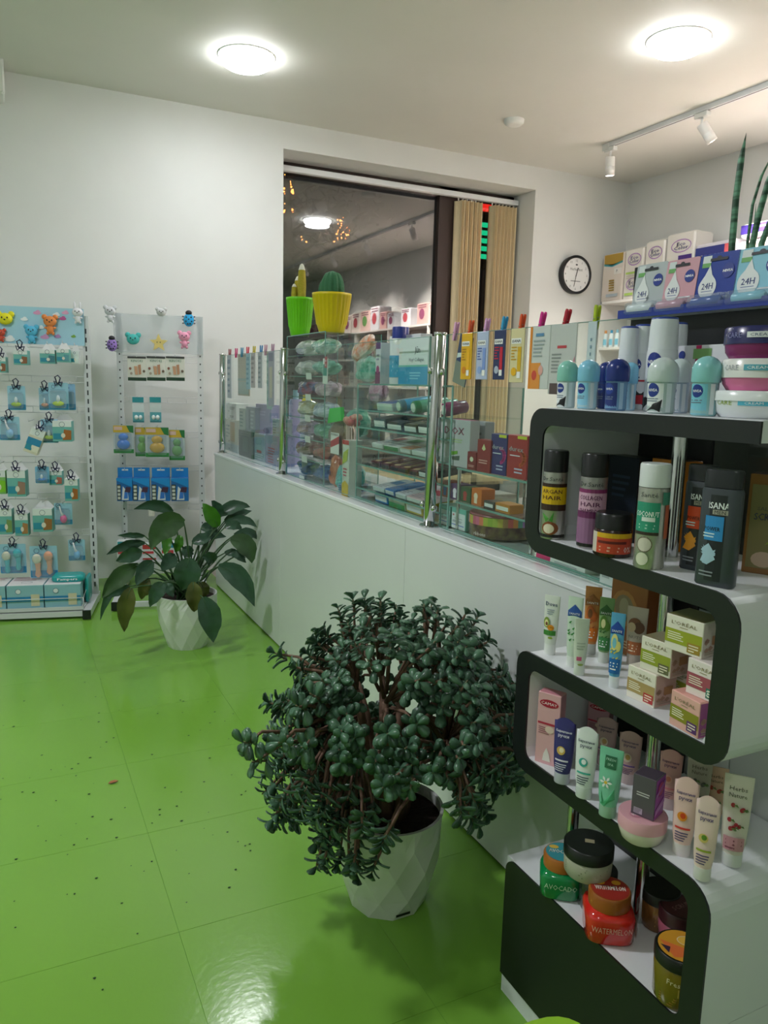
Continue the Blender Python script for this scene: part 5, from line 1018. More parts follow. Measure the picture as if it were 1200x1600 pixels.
# cactus pots
def fluted(t, rb, rt, h, m_, n=26):
    q = MB(); vs = []; pr_ = [(0, rb*.9), (.004, rb), (h*.22, rb+(rt-rb)*.30), (h*.24, rb+(rt-rb)*.36), (h*.93, rt*.97), (h*.94, rt), (h, rt), (h, rt*.93), (h*.85, rt*.9)]
    N_ = n*4
    for k, (z, r) in enumerate(pr_):
        for i in range(N_):
            a = 2*PI*i/N_; f_ = 1 + (.035*math.cos(n*a) if k in (3, 4) else (.012*math.cos(n*a) if k == 2 else 0)); vs.append((r*f_*math.cos(a), r*f_*math.sin(a), z))
    q.add(vs, [(k*N_+i, k*N_+(i+1) % N_, (k+1)*N_+(i+1) % N_, (k+1)*N_+i) for k in range(len(pr_)-1) for i in range(N_)] + [tuple(range(N_-1, -1, -1))], m_, True); q.build('pot', t)
RT = ZT + RH + .0022
q = pl(521, 510, 0, 1.40); C = Vector((1.39, q.y, RT)); h_ = ztop(C, 521, 459)-RT
t = thing('potted_cactus', 'round green barrel cactus in a ribbed yellow pot on the glass rack', 'cactus', C)
fluted(t, .058, .092, h_, mt('#dcc414', .35)); soil(t, .083, h_*.86, 20)
def barrel(r, h, x, y, z0, name='cactus_body'):
    q = MB(); vs = []; N_ = 60
    for k in range(13):
        u = k/12; rr_ = r*math.sin(PI*(.18+.80*u))**.4 if k < 12 else .004
        for i in range(N_): a = 2*PI*i/N_; f_ = 1+.08*math.cos(12*a); vs.append((x+rr_*f_*math.cos(a), y+rr_*f_*math.sin(a), z0+h*u))
    q.add(vs, [(k*N_+i, k*N_+(i+1) % N_, (k+1)*N_+(i+1) % N_, (k+1)*N_+i) for k in range(12) for i in range(N_)], mt('#2f6a45', .7, bump=.4, nscale=120), True); q.build(name, t)
barrel(.052, .135, -.0, -.005, h_*.82); barrel(.034, .105, -.01, .052, h_*.82, 'side_cactus')
q = pl(481, 513, 0, 1.42); C = Vector((1.325, RY1-.072, RT)); h_ = ztop(C, 481, 466)-RT
t = thing('potted_cactus', 'yellow finger cactus in a ribbed lime green pot on the glass rack', 'cactus', C)
fluted(t, .046, .068, h_, mt('#6fce1c', .35)); soil(t, .060, h_*.86, 20)
for (x, y, r, H_) in ((.0, .03, .020, .13), (.0, -.025, .021, .18), (-.03, .0, .015, .09)):
    ds = [(h_*.84, r*.9, r*.9), (h_*.84+H_*.5, r, r), (h_*.84+H_*.85, r*.8, r*.8), (h_*.84+H_, r*.25, r*.25)]
    MB().loft([(a, b, c, x, y) for a, b, c in ds], mt('#a89a20', .7, bump=.5, nscale=150), 16).build('stem', t)
    MB().loft([(h_*.84+H_*.88, r*.82, r*.82, x, y), (h_*.84+H_*1.02, r*.4, r*.4, x, y), (h_*.84+H_*1.05, r*.1, r*.1, x, y)], mt('#dcdccb', .9), 14).build('woolly_tip', t)
# bags hanging between rack and vitrine
o = bag('wet_wipes_pack', 'orange and white wipes pack lying slanted near the rack top', 'packet', (1.36, 2.99, 1.455), .20, .05, .09, '#d8743a', RZ, '#e3d5c8', seed=3); o.rotation_euler = (0, -.35, RZ)
bag('shower_cap_bag', 'green mesh bag hanging under the slanted orange pack', 'bag', (1.36, 2.95, 1.36), .19, .06, .11, '#4a9c86', RZ, '#a5cfc2', seed=5)
bag('pink_packet', 'soft pink packet hanging right of the rack', 'packet', (1.36, 2.86, 1.275), .15, .05, .09, '#c98aa8', RZ, '#dcb9c9', seed=6)
yb = pl(530, 690, 0, 1.30).y - .03
t = bag('loofah_net', 'net bag with brown sponge and red and white label hanging behind the glass', 'bag', (1.31, yb, 1.02), .20, .08, .20, '#6a4a38', RZ, '#8a7a5a', seed=8, lbl=lambda p, w_, h: (p.rect(-w_*.2, h*.16, w_*.28, h*.62, '#e4e4e0'), p.poly([(-w_*.2, h*.28), (w_*.28, h*.40), (w_*.28, h*.56), (-w_*.2, h*.42)], '#b82528'), p.text('MOCHALKA', w_*.03, h*.58, h*.05, '#2a2a3a', width=w_*.4)))
MB().poly([(-.07, .16), (.085, .18), (.075, .235), (-.05, .225)], -.05, -.035, lambda u, v, d: Vector((u, d, v)), mt('#22c23c', .3)).build('green_header', t, recalc=True)
bag('sea_green_bag', 'sea green bag behind the loofah net', 'bag', (1.40, yb+.05, 1.12), .20, .07, .13, '#3f8f78', RZ, '#6fb09c', seed=9)
bag('teal_sponge_bag', 'teal bath sponge in a clear bag at the bottom behind the glass', 'bag', (1.33, 3.055, ZB), .165, .11, .125, '#2c9c98', RZ, '#7fcac4', seed=10)
bag('orange_net', 'orange net packet with blue lettering beside the teal sponge bag', 'bag', (1.325, 3.200, ZB), .062, .06, .15, '#b5603f', RZ, '#c98a6a', seed=12, lbl=lambda p, w_, h: p.text('FAN', 0, h*.45, h*.16, '#1f2f7a', width=w_*.6, bold=.001))
tg = MB().box((-.028, -.001, 0), (.028, .001, .11), mt('#dfe4e0', .4)).build('hang_tag', None, (1.27, pl(508, 590, 0, 1.27).y, 1.35), (0, .03, RZ)); tag(tg, 'white and teal hang tag with red sticker on the glass rack', 'tag')
p = Print(lambda x, z, o_: Vector((x, -.001-o_, z)), .0008); p.rect(-.022, .035, .022, .085, '#2f8f82'); p.rect(-.004, .07, .024, .118, '#b8242c'); p.text('80', .010, .1, .012, '#ffffff'); p.text('60', .010, .082, .012, '#ffffff'); p.build(tg, 'print')
t = thing('plate_stack', 'small stack of bluish glass plates on the worktop by the teal bag', 'plates', (1.33, pl(543, 772, 0, 1.33).y-.06, ZB))
for k in range(4): MB().loft([(k*.008, .03, .03), (k*.008+.002, .035, .035), (k*.008+.010, .065, .065), (k*.008+.012, .065, .065)], mt('#8fa6c8', .15), 28).build('plate', t)
# ---- sloped glass showcase (five tiers)
VX, VX2 = 1.285, 1.56; VY0, VY1 = 2.14, 2.885; VH = pl(600, 601, 0, VX).z - ZT
t = thing('glass_showcase', 'tall clear glass showcase with five shelves left of the chrome post', 'showcase', (VX, VY1, ZT)); D_ = VY1-VY0
for (x, y) in ((0, 0), (0, -D_), (VX2-VX, 0), (VX2-VX, -D_)): MB().box((x-.0025, y-.0025, 0), (x+.0025, y+.0025, VH), mt('#86b5aa', .2)).build('edge_strip', t)
tiers = [0.0] + [pl(620, yy, 0, VX).z - ZT for yy in (781, 740, 709, 676, 646)]
tiers = [0.003] + tiers[1:] + [VH]
for k, z in enumerate(tiers): 
    MB().box((.003, -D_+.003, z-.002), (VX2-VX-.003, -.003, z+.002), GLASS).box((-.001, -D_+.003, z-.003), (.0029, -.003, z+.003), GEDGE).build('glass_shelf', t)
    if 0 < k < 6: MB().box((-.0012, -D_+.003, z+.003), (.0005, -.003, z+.022), GLASS).build('front_lip', t)
for y in (-D_, 0): MB().box((.003, y-.0015, .003), (VX2-VX-.003, y+.0015, VH), GLASS).build('glass_side', t)
def lay(px0, px1, tier, colr, lab, h=.022, L_=.15, name='goods_box', pr=None, cat='box', scol=None, top=None, tilt=.15, yaw=0, rnd=False, capc=None, rough=.3):
    zz = ZT + tiers[tier] + .0022; yc = (pl(px0, 700, 0, VX+.03).y + pl(px1, 700, 0, VX+.03).y)/2; w_ = abs(pl(px0, 700, 0, VX+.03).y - pl(px1, 700, 0, VX+.03).y)
    tt = thing(name, lab, cat, (VX+.02, yc, zz + .0005), RZ+yaw, rot=(tilt, 0, RZ+yaw))
    if rnd:
        R0 = .023; M_ = Matrix.Translation((0, 0, R0)) @ Matrix.Rotation(-PI/2, 4, 'X')
        MB().loft([(0, R0*.97, R0*.97), (.03, R0, R0), (L_, R0*.92, R0*.92), (L_+.005, R0*.7, R0*.7)], mt(colr, rough), 24, M=M_).build('bottle', tt); MB().loft([(-.004, R0*.9, R0*.9), (-.001, R0*1.0, R0*1.0), (.018, R0*1.02, R0*1.02)], mt(capc, .3), 24, M=M_).build('cap', tt)
        MB().cyl(R0*.7, -.0065, -.0042, mt('#cfe0d4', .3), 20, M=M_).build('cap_disc', tt)
        return
    MB().cbox((-w_/2, 0, 0), (w_/2, L_, h), mt(colr, rough), .0015).build('box', tt)
    p = Print(lambda x, y, o_: Vector((x, y, h+o_)), .0006); (top or (lambda p_, a, b: p_.lines(-a*.35, a*.35, b*.1, b*.6, 4, '#7f8a90')))(p, w_, L_); p.build(tt, 'top_print')
    p = Print(lambda x, z, o_: Vector((x, -o_, z)), .0006); (pr or (lambda p_, a, b: p_.rect(-a*.45, b*.2, a*.45, b*.8, '#dfe3e0')))(p, w_, h); p.build(tt, 'front_print')
def tp2(c1, c2, w=None):
    def f(p, a, b): p.rect(-a*.45, b*.02, a*.45, b*.35, c1); p.rect(-a*.3, b*.45, a*.3, b*.75, c2); p.lines(-a*.4, a*.3, b*.05, b*.3, 3, '#8a8f98')
    return f
lay(592, 616, 5, '#c3c9cc', 'long blue and silver box on the top showcase shelf', .03, .2, top=tp2('#2f62b8', '#d8dde0'), pr=lambda p, a, b: p.rect(-a*.48, b*.1, a*.48, b*.9, '#cfe0d4'))
lay(619, 637, 5, '#2ba3d4', 'sky blue bottle with grey cap lying on the top showcase shelf', rnd=True, L_=.15, capc='#5a7a86', name='lying_bottle', cat='bottle')
lay(640, 662, 5, '#5aa58a', 'green bottle with dark green cap lying on the top showcase shelf', rnd=True, L_=.13, capc='#2f7d52', name='lying_bottle', cat='bottle')
lay(668, 686, 5, '#7fb59a', 'pale green bottle lying behind the chrome post on the top shelf', rnd=True, L_=.10, capc='#dfe9e2', name='lying_bottle', cat='bottle')
lay(690, 706, 5, '#8a2a62', 'magenta bottle lying at the near end of the top showcase shelf', rnd=True, L_=.08, capc='#7a2256', name='lying_bottle', cat='bottle')
lay(588, 606, 4, '#3b545c', 'dark teal clear box on the second showcase shelf', .04, .16); lay(608, 632, 4, '#2e3134', 'black packet with gold trim on the second showcase shelf', .03, .17, top=tp2('#3f3c36', '#8a7a4a'), rough=.15)
lay(635, 655, 4, '#4a4838', 'olive black packet on the second showcase shelf', .03, .17, top=tp2('#6e6a42', '#2d2d28'), rough=.15); lay(657, 680, 4, '#232529', 'black packet nearest the chrome post on the second showcase shelf', .035, .17, rough=.12)
lay(585, 602, 3, '#d9dfdc', 'white box with red end on the third showcase shelf', .018, .17, top=tp2('#e6e8e4', '#b2484a')); lay(604, 627, 3, '#d5e2d8', 'white and green box in the middle of the third showcase shelf', .018, .18, top=tp2('#dfe9e2', '#3f9a5a'), pr=lambda p, a, b: p.rect(-a*.48, b*.1, a*.48, b*.9, '#2f8a48'))
lay(629, 646, 3, '#b9bfae', 'beige and orange box on the third showcase shelf', .018, .15, top=tp2('#c98a4a', '#e0e0d2')); lay(648, 676, 3, '#d9e4e0', 'mint white box by the post on the third showcase shelf', .018, .15, top=tp2('#cfe0da', '#5a9a8a'))
GRPB = 'dark red hair brush packs on the fourth showcase shelf'
for k, (a, b_) in enumerate(((585, 598), (600, 613), (615, 628), (630, 643), (645, 658))):
    lay(a, b_, 2, '#6a2338', ['dark red pack at the left end of the fourth showcase shelf', 'dark red pack second from left on the fourth showcase shelf', 'dark red pack with gold brush, middle of the fourth showcase shelf', 'dark red pack with gold brush, fourth along the fourth showcase shelf', 'dark red pack with gold brush nearest the post, fourth shelf'][k], .02, .16, top=lambda p, a_, b2: (p.poly([(-a_*.1, b2*.12), (a_*.1, b2*.12), (a_*.05, b2*.6), (-a_*.05, b2*.6)], '#d8b27a'), p.ell(0, b2*.1, a_*.28, b2*.07, '#e0c294')), pr=lambda p, a_, b2: p.rect(-a_*.4, b2*.2, a_*.4, b2*.7, '#4a1c2a'))
lay(660, 680, 2, '#2a2326', 'dark packet at the near end of the fourth showcase shelf', .025, .16)
lay(588, 606, 1, '#c9d6dc', 'white and blue box at the left of the fifth showcase shelf', .018, .15, top=tp2('#dfe6ea', '#5a8ac0')); lay(608, 622, 1, '#2f7ac0', 'bright blue box on the fifth showcase shelf', .022, .15, top=tp2('#3f8ad0', '#6aa5dc'))
lay(624, 640, 1, '#dfe4ea', 'white box with dark blue edge on the fifth showcase shelf', .018, .17, top=tp2('#e6eaf0', '#2f4f90')); lay(642, 672, 1, '#dfc9cc', 'pink and white box on the fifth showcase shelf', .018, .16, top=tp2('#e2c3c6', '#c24a5a'))
lay(592, 612, 0, '#2a78c0', 'blue box on the showcase floor', .035, .13, top=tp2('#3a86cc', '#8fc0e4')); lay(614, 640, 0, '#b9c2a4', 'pale green leafy box on the showcase floor', .03, .13, top=tp2('#b5b59c', '#d6d8c6'), pr=lambda p, a, b: p.rect(-a*.48, 0, a*.48, b*.6, '#3f8f4f')); lay(642, 668, 0, '#c2b02f', 'yellow box on the showcase floor by the post', .035, .13, top=tp2('#d0bf3f', '#8a9a3a'))
# items on top of the showcase
TZ = ZT + VH + .0025
for k, (px, lab) in enumerate(((617, 'white supplement jar with blue lid, left one on the showcase top'), (630, 'white supplement jar with blue lid, right one on the showcase top'))):
    P = Vector((1.36 + .05*(1-k), pl(px, 560, 0, 1.38).y, TZ+(0))); hj = ztop(P, px, 511)-TZ; tt = thing('supplement_jar', lab, 'jar', P, math.radians(-60)); r = .034
    secs = [(0, r*.95, r*.95), (.004, r, r), (hj*.72, r, r), (hj*.80, r*.75, r*.75)]
    MB().loft(secs, mt('#e6e9ec', .25), 28).build('body', tt); MB().loft([(hj*.80, r*.8, r*.8), (hj*.98, r*.8, r*.8), (hj, r*.75, r*.75)], mt('#27378c', .3), 28).build('lid', tt)
    p = Print(lsurf(secs), .0006); p.rect(-r*1.4, hj*.12, r*1.4, hj*.5, '#4aa5cf', n=12); p.lines(-r, r, hj*.2, hj*.42, 3, '#dff0f8'); p.build(tt)
P = Vector((1.33, pl(598, 560, 0, 1.33).y, TZ)); carton('vitamin_box', 'narrow purple and white box at the left edge of the showcase top', 'box', P, RZ, .045, .04, ztop(P, 598, 536)-TZ, '#d9dadf', lambda p, w_, h: (p.rect(-w_*.48, h*.85, w_*.48, h, '#6a2f6a'), p.rect(-w_*.48, 0, w_*.48, h*.3, '#7a2f5f'), p.ell(0, h*.35, w_*.3, h*.1, '#b04a82'), p.lines(-w_*.3, w_*.3, h*.55, h*.75, 2, '#8a8aa0')))
P = Vector((1.325, pl(655, 560, 0, 1.325).y, TZ)); carton('collagen_box', 'wide white and blue collagen box on the showcase top beside the chrome post', 'box', P, RZ, .22, .05, ztop(P, 655, 528)-TZ, '#e9ecee', lambda p, w_, h: (p.rect(-w_*.5, 0, w_*.5, h*.38, '#3a9ccc', n=2), p.text('Jūn', w_*.15, h*.72, h*.17, '#4a4a52', bold=.0004), p.text('Hey! Collagen', w_*.12, h*.52, h*.10, '#5a5a66', width=w_*.5), p.rect(-w_*.5, h*.38, w_*.5, h*.42, '#7ac4b8', n=2), p.lines(-w_*.1, w_*.3, h*.1, h*.28, 3, '#8fd0ec')))
P = Vector((1.43, pl(640, 560, 0, 1.43).y, TZ)); carton('collagen_box', 'second white box behind the wide collagen box', 'box', P, RZ, .26, .05, ztop(P, 640, 524)-TZ, '#dfe4e6', ln('#b9c6cc'))
# candy column
yc = pl(572, 740, 0, 1.28).y; t = thing('candy_stand', 'narrow printed cardboard column holding pink lollipops left of the showcase', 'stand', (1.285, 2.93, ZB), RZ)
hc_ = pl(572, 692, 0, 1.28).z - ZT
MB().cbox((-.034, -.03, 0), (.034, .03, hc_), mt('#d3d8cf', .4), .001).build('column', t); p = Print(front_flat(.06), .0008)
p.rect(-.034, hc_-.018, .034, hc_, '#c2302c'); p.poly([(-.034, 0), (.034, 0), (.034, .05), (0, .065), (-.034, .05)], '#d8b83a'); p.poly([(-.03, .13), (.02, .15), (.03, .2), (-.02, .18)], '#b5c23c'); p.lines(-.02, .02, .08, .12, 3, '#c24a5a'); p.build(t, 'front_print')
rr = random.Random(4)
for k in range(9):
    x, y = rr.uniform(-.025, .025), rr.uniform(-.02, .02); hh = rr.uniform(.06, .10)
    lp_ = MB().cyl(.002, hc_-.02, hc_+hh, mt('#e2c9c4', .4), 8, c=(x, y)).build('stick', t); MB().loft([(hc_+hh-.014, .004, .004, x, y), (hc_+hh-.009, .013, .013, x, y), (hc_+hh, .016, .016, x, y), (hc_+hh+.009, .013, .013, x, y), (hc_+hh+.014, .004, .004, x, y)], mt(rr.choice(['#c2766a', '#cf9a86', '#b8504f']), .3), 12).build('candy', lp_)
# ---- low shelf rack right of the post
SX = 1.285; A0, A1 = 1.31, 2.095
lz = [pl(740, 737, 0, SX).z - ZT, pl(740, 792, 0, SX).z - ZT]
t = thing('glass_shelf_rack', 'low glass shelf rack with boxes right of the chrome post', 'rack', (SX, A1, ZT)); D_ = A1-A0
for z in (.004, lz[1], lz[0]): MB().box((.003, -D_, z-.0025), (.28, 0, z+.0025), GLASS).box((-.001, -D_, z-.003), (.0028, 0, z+.003), GEDGE).build('glass_shelf', t)
for y in (0, -D_*.5, -D_):
    for x in (0.01, .27): MB().cyl(.006, 0, lz[0], CHROME, 12, c=(x, y)).build('upright', t)
def sb(px0, px1, ptop, lvl, colr, lab, d=.05, pr=None, X=None, name='goods_box', scol=None, tcol=None, yaw=0, dz=0):
    X = X or SX + .012; zb = ZT + [lz[0], lz[1], .004][lvl] + .003 + dz; a = pl(px0, 740, 0, X).y; b_ = pl(px1, 740, 0, X).y
    P = Vector((X+d/2, (a+b_)/2, zb)); carton(name, lab, 'box', P, RZ+yaw, abs(a-b_)-.001, d, pl((px0+px1)/2, ptop, 0, X).z-zb, colr, pr, scol=scol, tcol=tcol)
def pr_diox(p, w_, h):
    p.text('DiOX', -w_*.02, h*.76, h*.15, '#b84a6e', width=w_*.66, bold=.0006); p.lines(-w_*.3, w_*.3, h*.5, h*.6, 2, '#a9c48a'); p.poly([(-w_*.15, h*.3), (w_*.12, h*.34), (w_*.12, h*.27), (-w_*.12, h*.22)], '#6aa52a'); p.poly([(-w_*.08, h*.2), (w_*.2, h*.24), (w_*.18, h*.14), (-w_*.05, h*.13)], '#4a5a4c')
P_a = (688, 730)
sb(686, 732, 655, 0, '#b9bcc0', 'large silver carton with pink lettering right of the chrome post', .035, pr_diox, tcol='#c25a86')
sb(727, 755, 658, 0, '#a3a6ac', 'second silver carton half behind the large lettered one', .035, lambda p, w_, h: p.lines(-w_*.1, w_*.35, h*.3, h*.8, 4, '#6f7378'), X=SX+.065)
sb(729, 743, 706, 0, '#7c1a20', 'small dark red box in front of the second silver carton', .03, lambda p, w_, h: (p.ell(0, h*.6, w_*.2, h*.14, '#d8dcc0'), p.lines(-w_*.35, w_*.35, h*.15, h*.3, 2, '#d8a8a0')), X=SX+.004)
sb(744, 765, 687, 0, '#8a1c22', 'dark red box with pale drop between silver and violet cartons', .03, lambda p, w_, h: (p.poly([(-w_*.15, h*.72), (0, h*.88), (w_*.15, h*.72), (0, h*.66)], '#cfd6a0'), p.lines(-w_*.35, w_*.35, h*.25, h*.4, 2, '#d8a8a0')), X=SX+.006)
def pr_dx(c):
    def f(p, w_, h):
        p.rect(-w_*.0, h*.92, w_*.46, h*.99, '#c9cf2a'); 
        for k in range(9): a = -1.3+2.9*k/8; p.ell(w_*.12+w_*.26*math.cos(a), h*.48+h*.17*math.sin(a), w_*.12*(1-abs(k-4)/9), h*.05, c, n=9); p.k -= 1
        p.k += 1; p.text('durex', -w_*.05, h*.68, h*.11, '#eef0f4', width=w_*.72, bold=.0004); p.lines(-w_*.35, w_*.2, h*.5, h*.55, 1, '#dfe3ea'); p.lines(-w_*.1, w_*.35, h*.1, h*.26, 2, '#b9bcd8')
    return f
sb(765, 790, 678, 0, '#332a6c', 'violet blue carton with pink crescent, second from the right', .035, pr_dx('#c42a86')); sb(791, 822, 680, 0, '#a3272a', 'red carton with orange arc, rightmost on the low rack', .035, pr_dx('#c9582c'))
for k, (a, b_, c_, c2, lab) in enumerate(((690, 704, '#b2502f', '#4a6ab0', 'orange red box with blue figure on the middle rack shelf'), (705, 720, '#5f3a6a', '#e4e4ec', 'purple box with white figures on the middle rack shelf'), (721, 737, '#3f5a3a', '#b2403a', 'green and red box on the middle rack shelf'), (738, 754, '#d0702a', '#f0dcc4', 'orange box with white figure on the middle rack shelf'), (758, 774, '#4a4a46', '#dfe3df', 'dark grey box with white label on the middle rack shelf'), (776, 799, '#bf7f2c', '#dfe6dc', 'ochre box with white label on the middle rack shelf'))):
    sb(a, b_, [752, 757, 762, 764, 784, 788][k], 1, c_, lab, .05, (lambda c2: lambda p, w_, h: (p.ell(-w_*.05, h*.55, w_*.2, h*.2, c2), p.rect(-w_*.2, h*.12, w_*.1, h*.4, c2)))(c2) if k < 4 else (lambda c2: lambda p, w_, h: p.rect(-w_*.42, h*.25, w_*.42, h*.7, c2))(c2))
for k, (a, b_) in enumerate(((688, 706), (708, 731))):
    sb(a, b_, [790, 796][k], 2, '#6fb5a5', ['white and teal medicine box, left one at the rack bottom', 'white and teal medicine box, right one at the rack bottom'][k], .07, lambda p, w_, h: (p.rect(-w_*.46, 0, w_*.46, h*.78, '#dbe4e2'), p.rect(-w_*.4, h*.62, -w_*.3, h*.7, '#b8343a'), p.text('МЕДИЦИНА', 0, h*.5, h*.07, '#2a3436', width=w_*.7), p.lines(-w_*.4, w_*.3, h*.3, h*.42, 2, '#5a6a6e'), p.rect(-w_*.46, h*.16, w_*.4, h*.2, '#3a6ac0')), tcol='#7fc0b2')
# round ribbon tin
P = Vector((1.385, 1.972, ZT+.0075)); r = .105; hh = ztop(pl(745, 840, 0, 1.30), 745, 803)-P.z; hh = min(hh, lz[1]-.020)
t = thing('ribbon_tin', 'low round tin with rainbow striped top band and dark floral side', 'tin', P, math.radians(-60)); secs = [(0, r*.98, r*.98), (.003, r, r), (hh, r, r)]
MB().loft(secs, mt('#4a1f22', .25, noise=.5, nscale=40, h2='#7a6a3a'), 56).build('body', t); MB().loft([(hh, r*1.0, r*1.0), (hh+.004, r*.99, r*.99), (hh+.005, r*.9, r*.9)], mt('#8a4a4e', .3), 56).build('lid', t)
p = Print(lsurf(secs), .0008); cols = ['#d8605a', '#dc8a3a', '#5a9a8a', '#a46ab8', '#dc9a3c', '#b8b03c', '#c25a72', '#cf6a8a', '#d87a5a', '#a3b03c', '#8fae3a', '#a8bc4a', '#c4b84a', '#b28a52']
for k in range(20): a0 = -1.5+3.0*k/20; p.rect(r*a0, hh*.58, r*(a0+.15), hh*.98, cols[k % 14], n=3); p.k -= 1
p.k += 1; p.text('ribbons', -.03, hh*.18, hh*.17, '#d8c8bc', bold=.0004); p.build(t)
# pink haircut chart / calendar and white papers at the stand edge
yq = pl(812, 820, 0, 1.27).y
t = thing('card_stand', 'bright pink ring bound card stand leaning beside the display unit', 'stand', (1.30, 1.64, ZT+.0002), RZ, rot=(-.12, 0, RZ+.5))
MB().cbox((-.03, 0, 0), (.03, .006, .235), mt('#e0307c', .35), .001).build('panel', t); MB().cbox((-.028, .012, .0), (.028, .016, .235), mt('#e8e4e6', .5), .001).build('pages', t)
for k in range(9): MB().tube([(-.032, -.003, .02+k*.025), (-.036, .006, .024+k*.025), (-.032, .018, .02+k*.025)], .0016, BLACK, 5).build('ring', t)
t = thing('paper_box', 'white paper box with blue window at the foot of the pink card stand', 'box', (1.34, 1.54, ZB), RZ); MB().cbox((-.07, -.05, 0), (.07, .05, .07), mt('#e3e6e2', .5), .001).build('box', t); p = Print(front_flat(.1), .0006); p.rect(-.05, .03, .06, .06, '#a9bccb'); p.lines(-.05, .05, .005, .025, 2, '#b9bdc0'); p.build(t, 'front_print')
hung('notice_paper', 'small white notice paper behind the glass below the first shelf box', 'paper', pl(948, 900, 0, 1.26).y, .05, .09, '#e2e4e2', lambda p, w_, h: p.lines(-w_*.35, w_*.35, h*.15, h*.85, 6, '#b0b4b4'), th_=.001, X=1.262, ztop_=ZT+.096)
t = thing('computer_mouse', 'black computer mouse with cable on the desk by the window', 'mouse', (2.9, 4.6, .745)); MB().loft([(0, .03, .05), (.012, .032, .055), (.028, .025, .045), (.035, .012, .025)], mt('#1b1c20', .4), 20).build('body', t); MB().tube([(0, .055, .01), (.06, .12, .003), (.2, .1, .003), (.3, .2, .003)], .0025, BLACK, 6).build('cable', t)
t = thing('desk', 'light wooden desk below the window behind the counter', 'desk', (2.2, 4.9, 0)); wd_ = mt('#cdb58d', .45, noise=.15, nscale=8)
MB().cbox((0, -.5, .715), (2.2, .48, .745), wd_, .002).build('desktop', t)
for x in (.03, 2.17): MB().cbox((x-.02, -.48, 0), (x+.02, .46, .715), wd_, .001).build('side_panel', t)
# ================================================================ RIGHT WALL SHELVING
t = thing('wall_shelving', 'long white shelving unit along the right wall', 'shelving', (4.65, 5.34, 0)); SL = 6.3; sw = mt('#e4e2de', .45)
SZ = [.10, .55, .95, 1.33, 1.72, 2.105]
for z in SZ: MB().cbox((0, -SL, z-.022), (.315, -.02, z), sw, .001).build('shelf', t)
for y in (0, -1.1, -2.2, -3.3, -4.4, -5.5, -6.3): MB().cbox((0, y-.02, 0), (.315, y, 2.083), sw, .001).build('side_panel', t)
MB().box((.30, -SL, 0), (.315, 0, 2.08), sw).build('back_panel', t)
ST = 2.1055
def pack(px0, px1, ptop, zb, colr, lab, pr, d=.2, h=None, round_=.02, X=4.70):
    a, b_ = pl(px0, 420, 0, X).y, pl(px1, 420, 0, X).y; h = h or pl((px0+px1)/2, ptop, 0, X).z - zb; w_ = abs(a-b_)*.98
    tt = thing('diaper_pack', lab, 'diapers', (X+d/2, (a+b_)/2, zb), RZ); MB().cbox((-w_/2, -d/2, 0), (w_/2, d/2, h), mt(colr, .3), .012).build('pack', tt)
    MB().cbox((-w_*.3, -.03, h), (w_*.3, .03, h+.015), mt(colr, .3), .004).build('handle', tt); p = Print(front_flat(d), .002); pr(p, w_, h); p.build(tt, 'front_print'); return zb+h+.017
def pr_eco(p, w_, h):
    for zc in ((.78, .3) if h > .3 else (.6,)):
        p.ring(w_*.05, h*zc, w_*.36, min(.05, h*.16), .008, '#b68ac8'); p.text('Eco', w_*.05, h*zc+.014, .026, '#3f3f8f', width=w_*.4, bold=.001); p.text('Color', w_*.05, h*zc-.014, .026, '#3f3f8f', width=w_*.5, bold=.001)
    p.rect(-w_*.35, h*.5, w_*.2, h*.54, '#b5d86a'); p.rect(-w_*.35, h*.08, w_*.1, h*.13, '#b5d86a'); p.lines(-w_*.3, w_*.3, h*.4, h*.48, 2, '#d6c9c0')
pack(941, 974, 396, ST, '#e8ddd2', 'cream diaper pack with gold top, leftmost on the top wall shelf', lambda p, w_, h: (p.poly([(-w_*.4, h*.8), (0, h*.74), (w_*.48, h*.82), (w_*.48, h*.98), (-w_*.4, h*.98)], '#b8963a'), p.poly([(-w_*.4, h*.76), (0, h*.72), (w_*.48, h*.78), (w_*.48, h*.82), (0, h*.745), (-w_*.4, h*.8)], '#4aa5ae'), p.rect(w_*.1, h*.56, w_*.46, h*.68, '#f2eee8'), p.text('P.', w_*.25, h*.62, h*.06, '#4a5a6a'), [p.rect(-w_*.1, h*(.22+.05*k), w_*.15, h*(.25+.05*k), '#a98a3a') for k in range(5)], p.rect(-w_*.2, h*.1, w_*.35, h*.16, '#b8c4cc')))
z1_ = pack(975, 1004, 388, ST, '#ece8e0', 'tall white pack with violet swirls, second on the top wall shelf', pr_eco)
z1_ = pack(1006, 1036, 376, ST, '#efece4', 'taller white pack with violet swirls, third on the top wall shelf', pr_eco)
z1_ = pack(1038, 1082, 364, ST, '#efece6', 'tallest white pack with violet swirls and a purple patch, fourth on the top wall shelf', lambda p, w_, h: (pr_eco(p, w_, h), p.rect(0, h*.42, w_*.47, h*.62, '#4a2a86'), p.text('Paddlers', w_*.24, h*.52, h*.06, '#ffffff', width=w_*.42, bold=.002)))
def pr_pad(c): return lambda p, w_, h: (p.rect(-w_*.49, h*.3, w_*.49, h*.92, c), p.text('PADDLERS', -w_*.05, h*.68, h*.14, '#ffffff', width=w_*.8, bold=.004), p.rect(w_*.25, h*.74, w_*.49, h*.92, '#d8626a'), p.lines(-w_*.4, w_*.4, h*.05, h*.25, 2, '#b08ac0'))
zz_ = pack(1084, 1146, 378, ST, '#e4e0ea', 'wide navy pack with white lettering on the top wall shelf', pr_pad('#2f3a8a'))
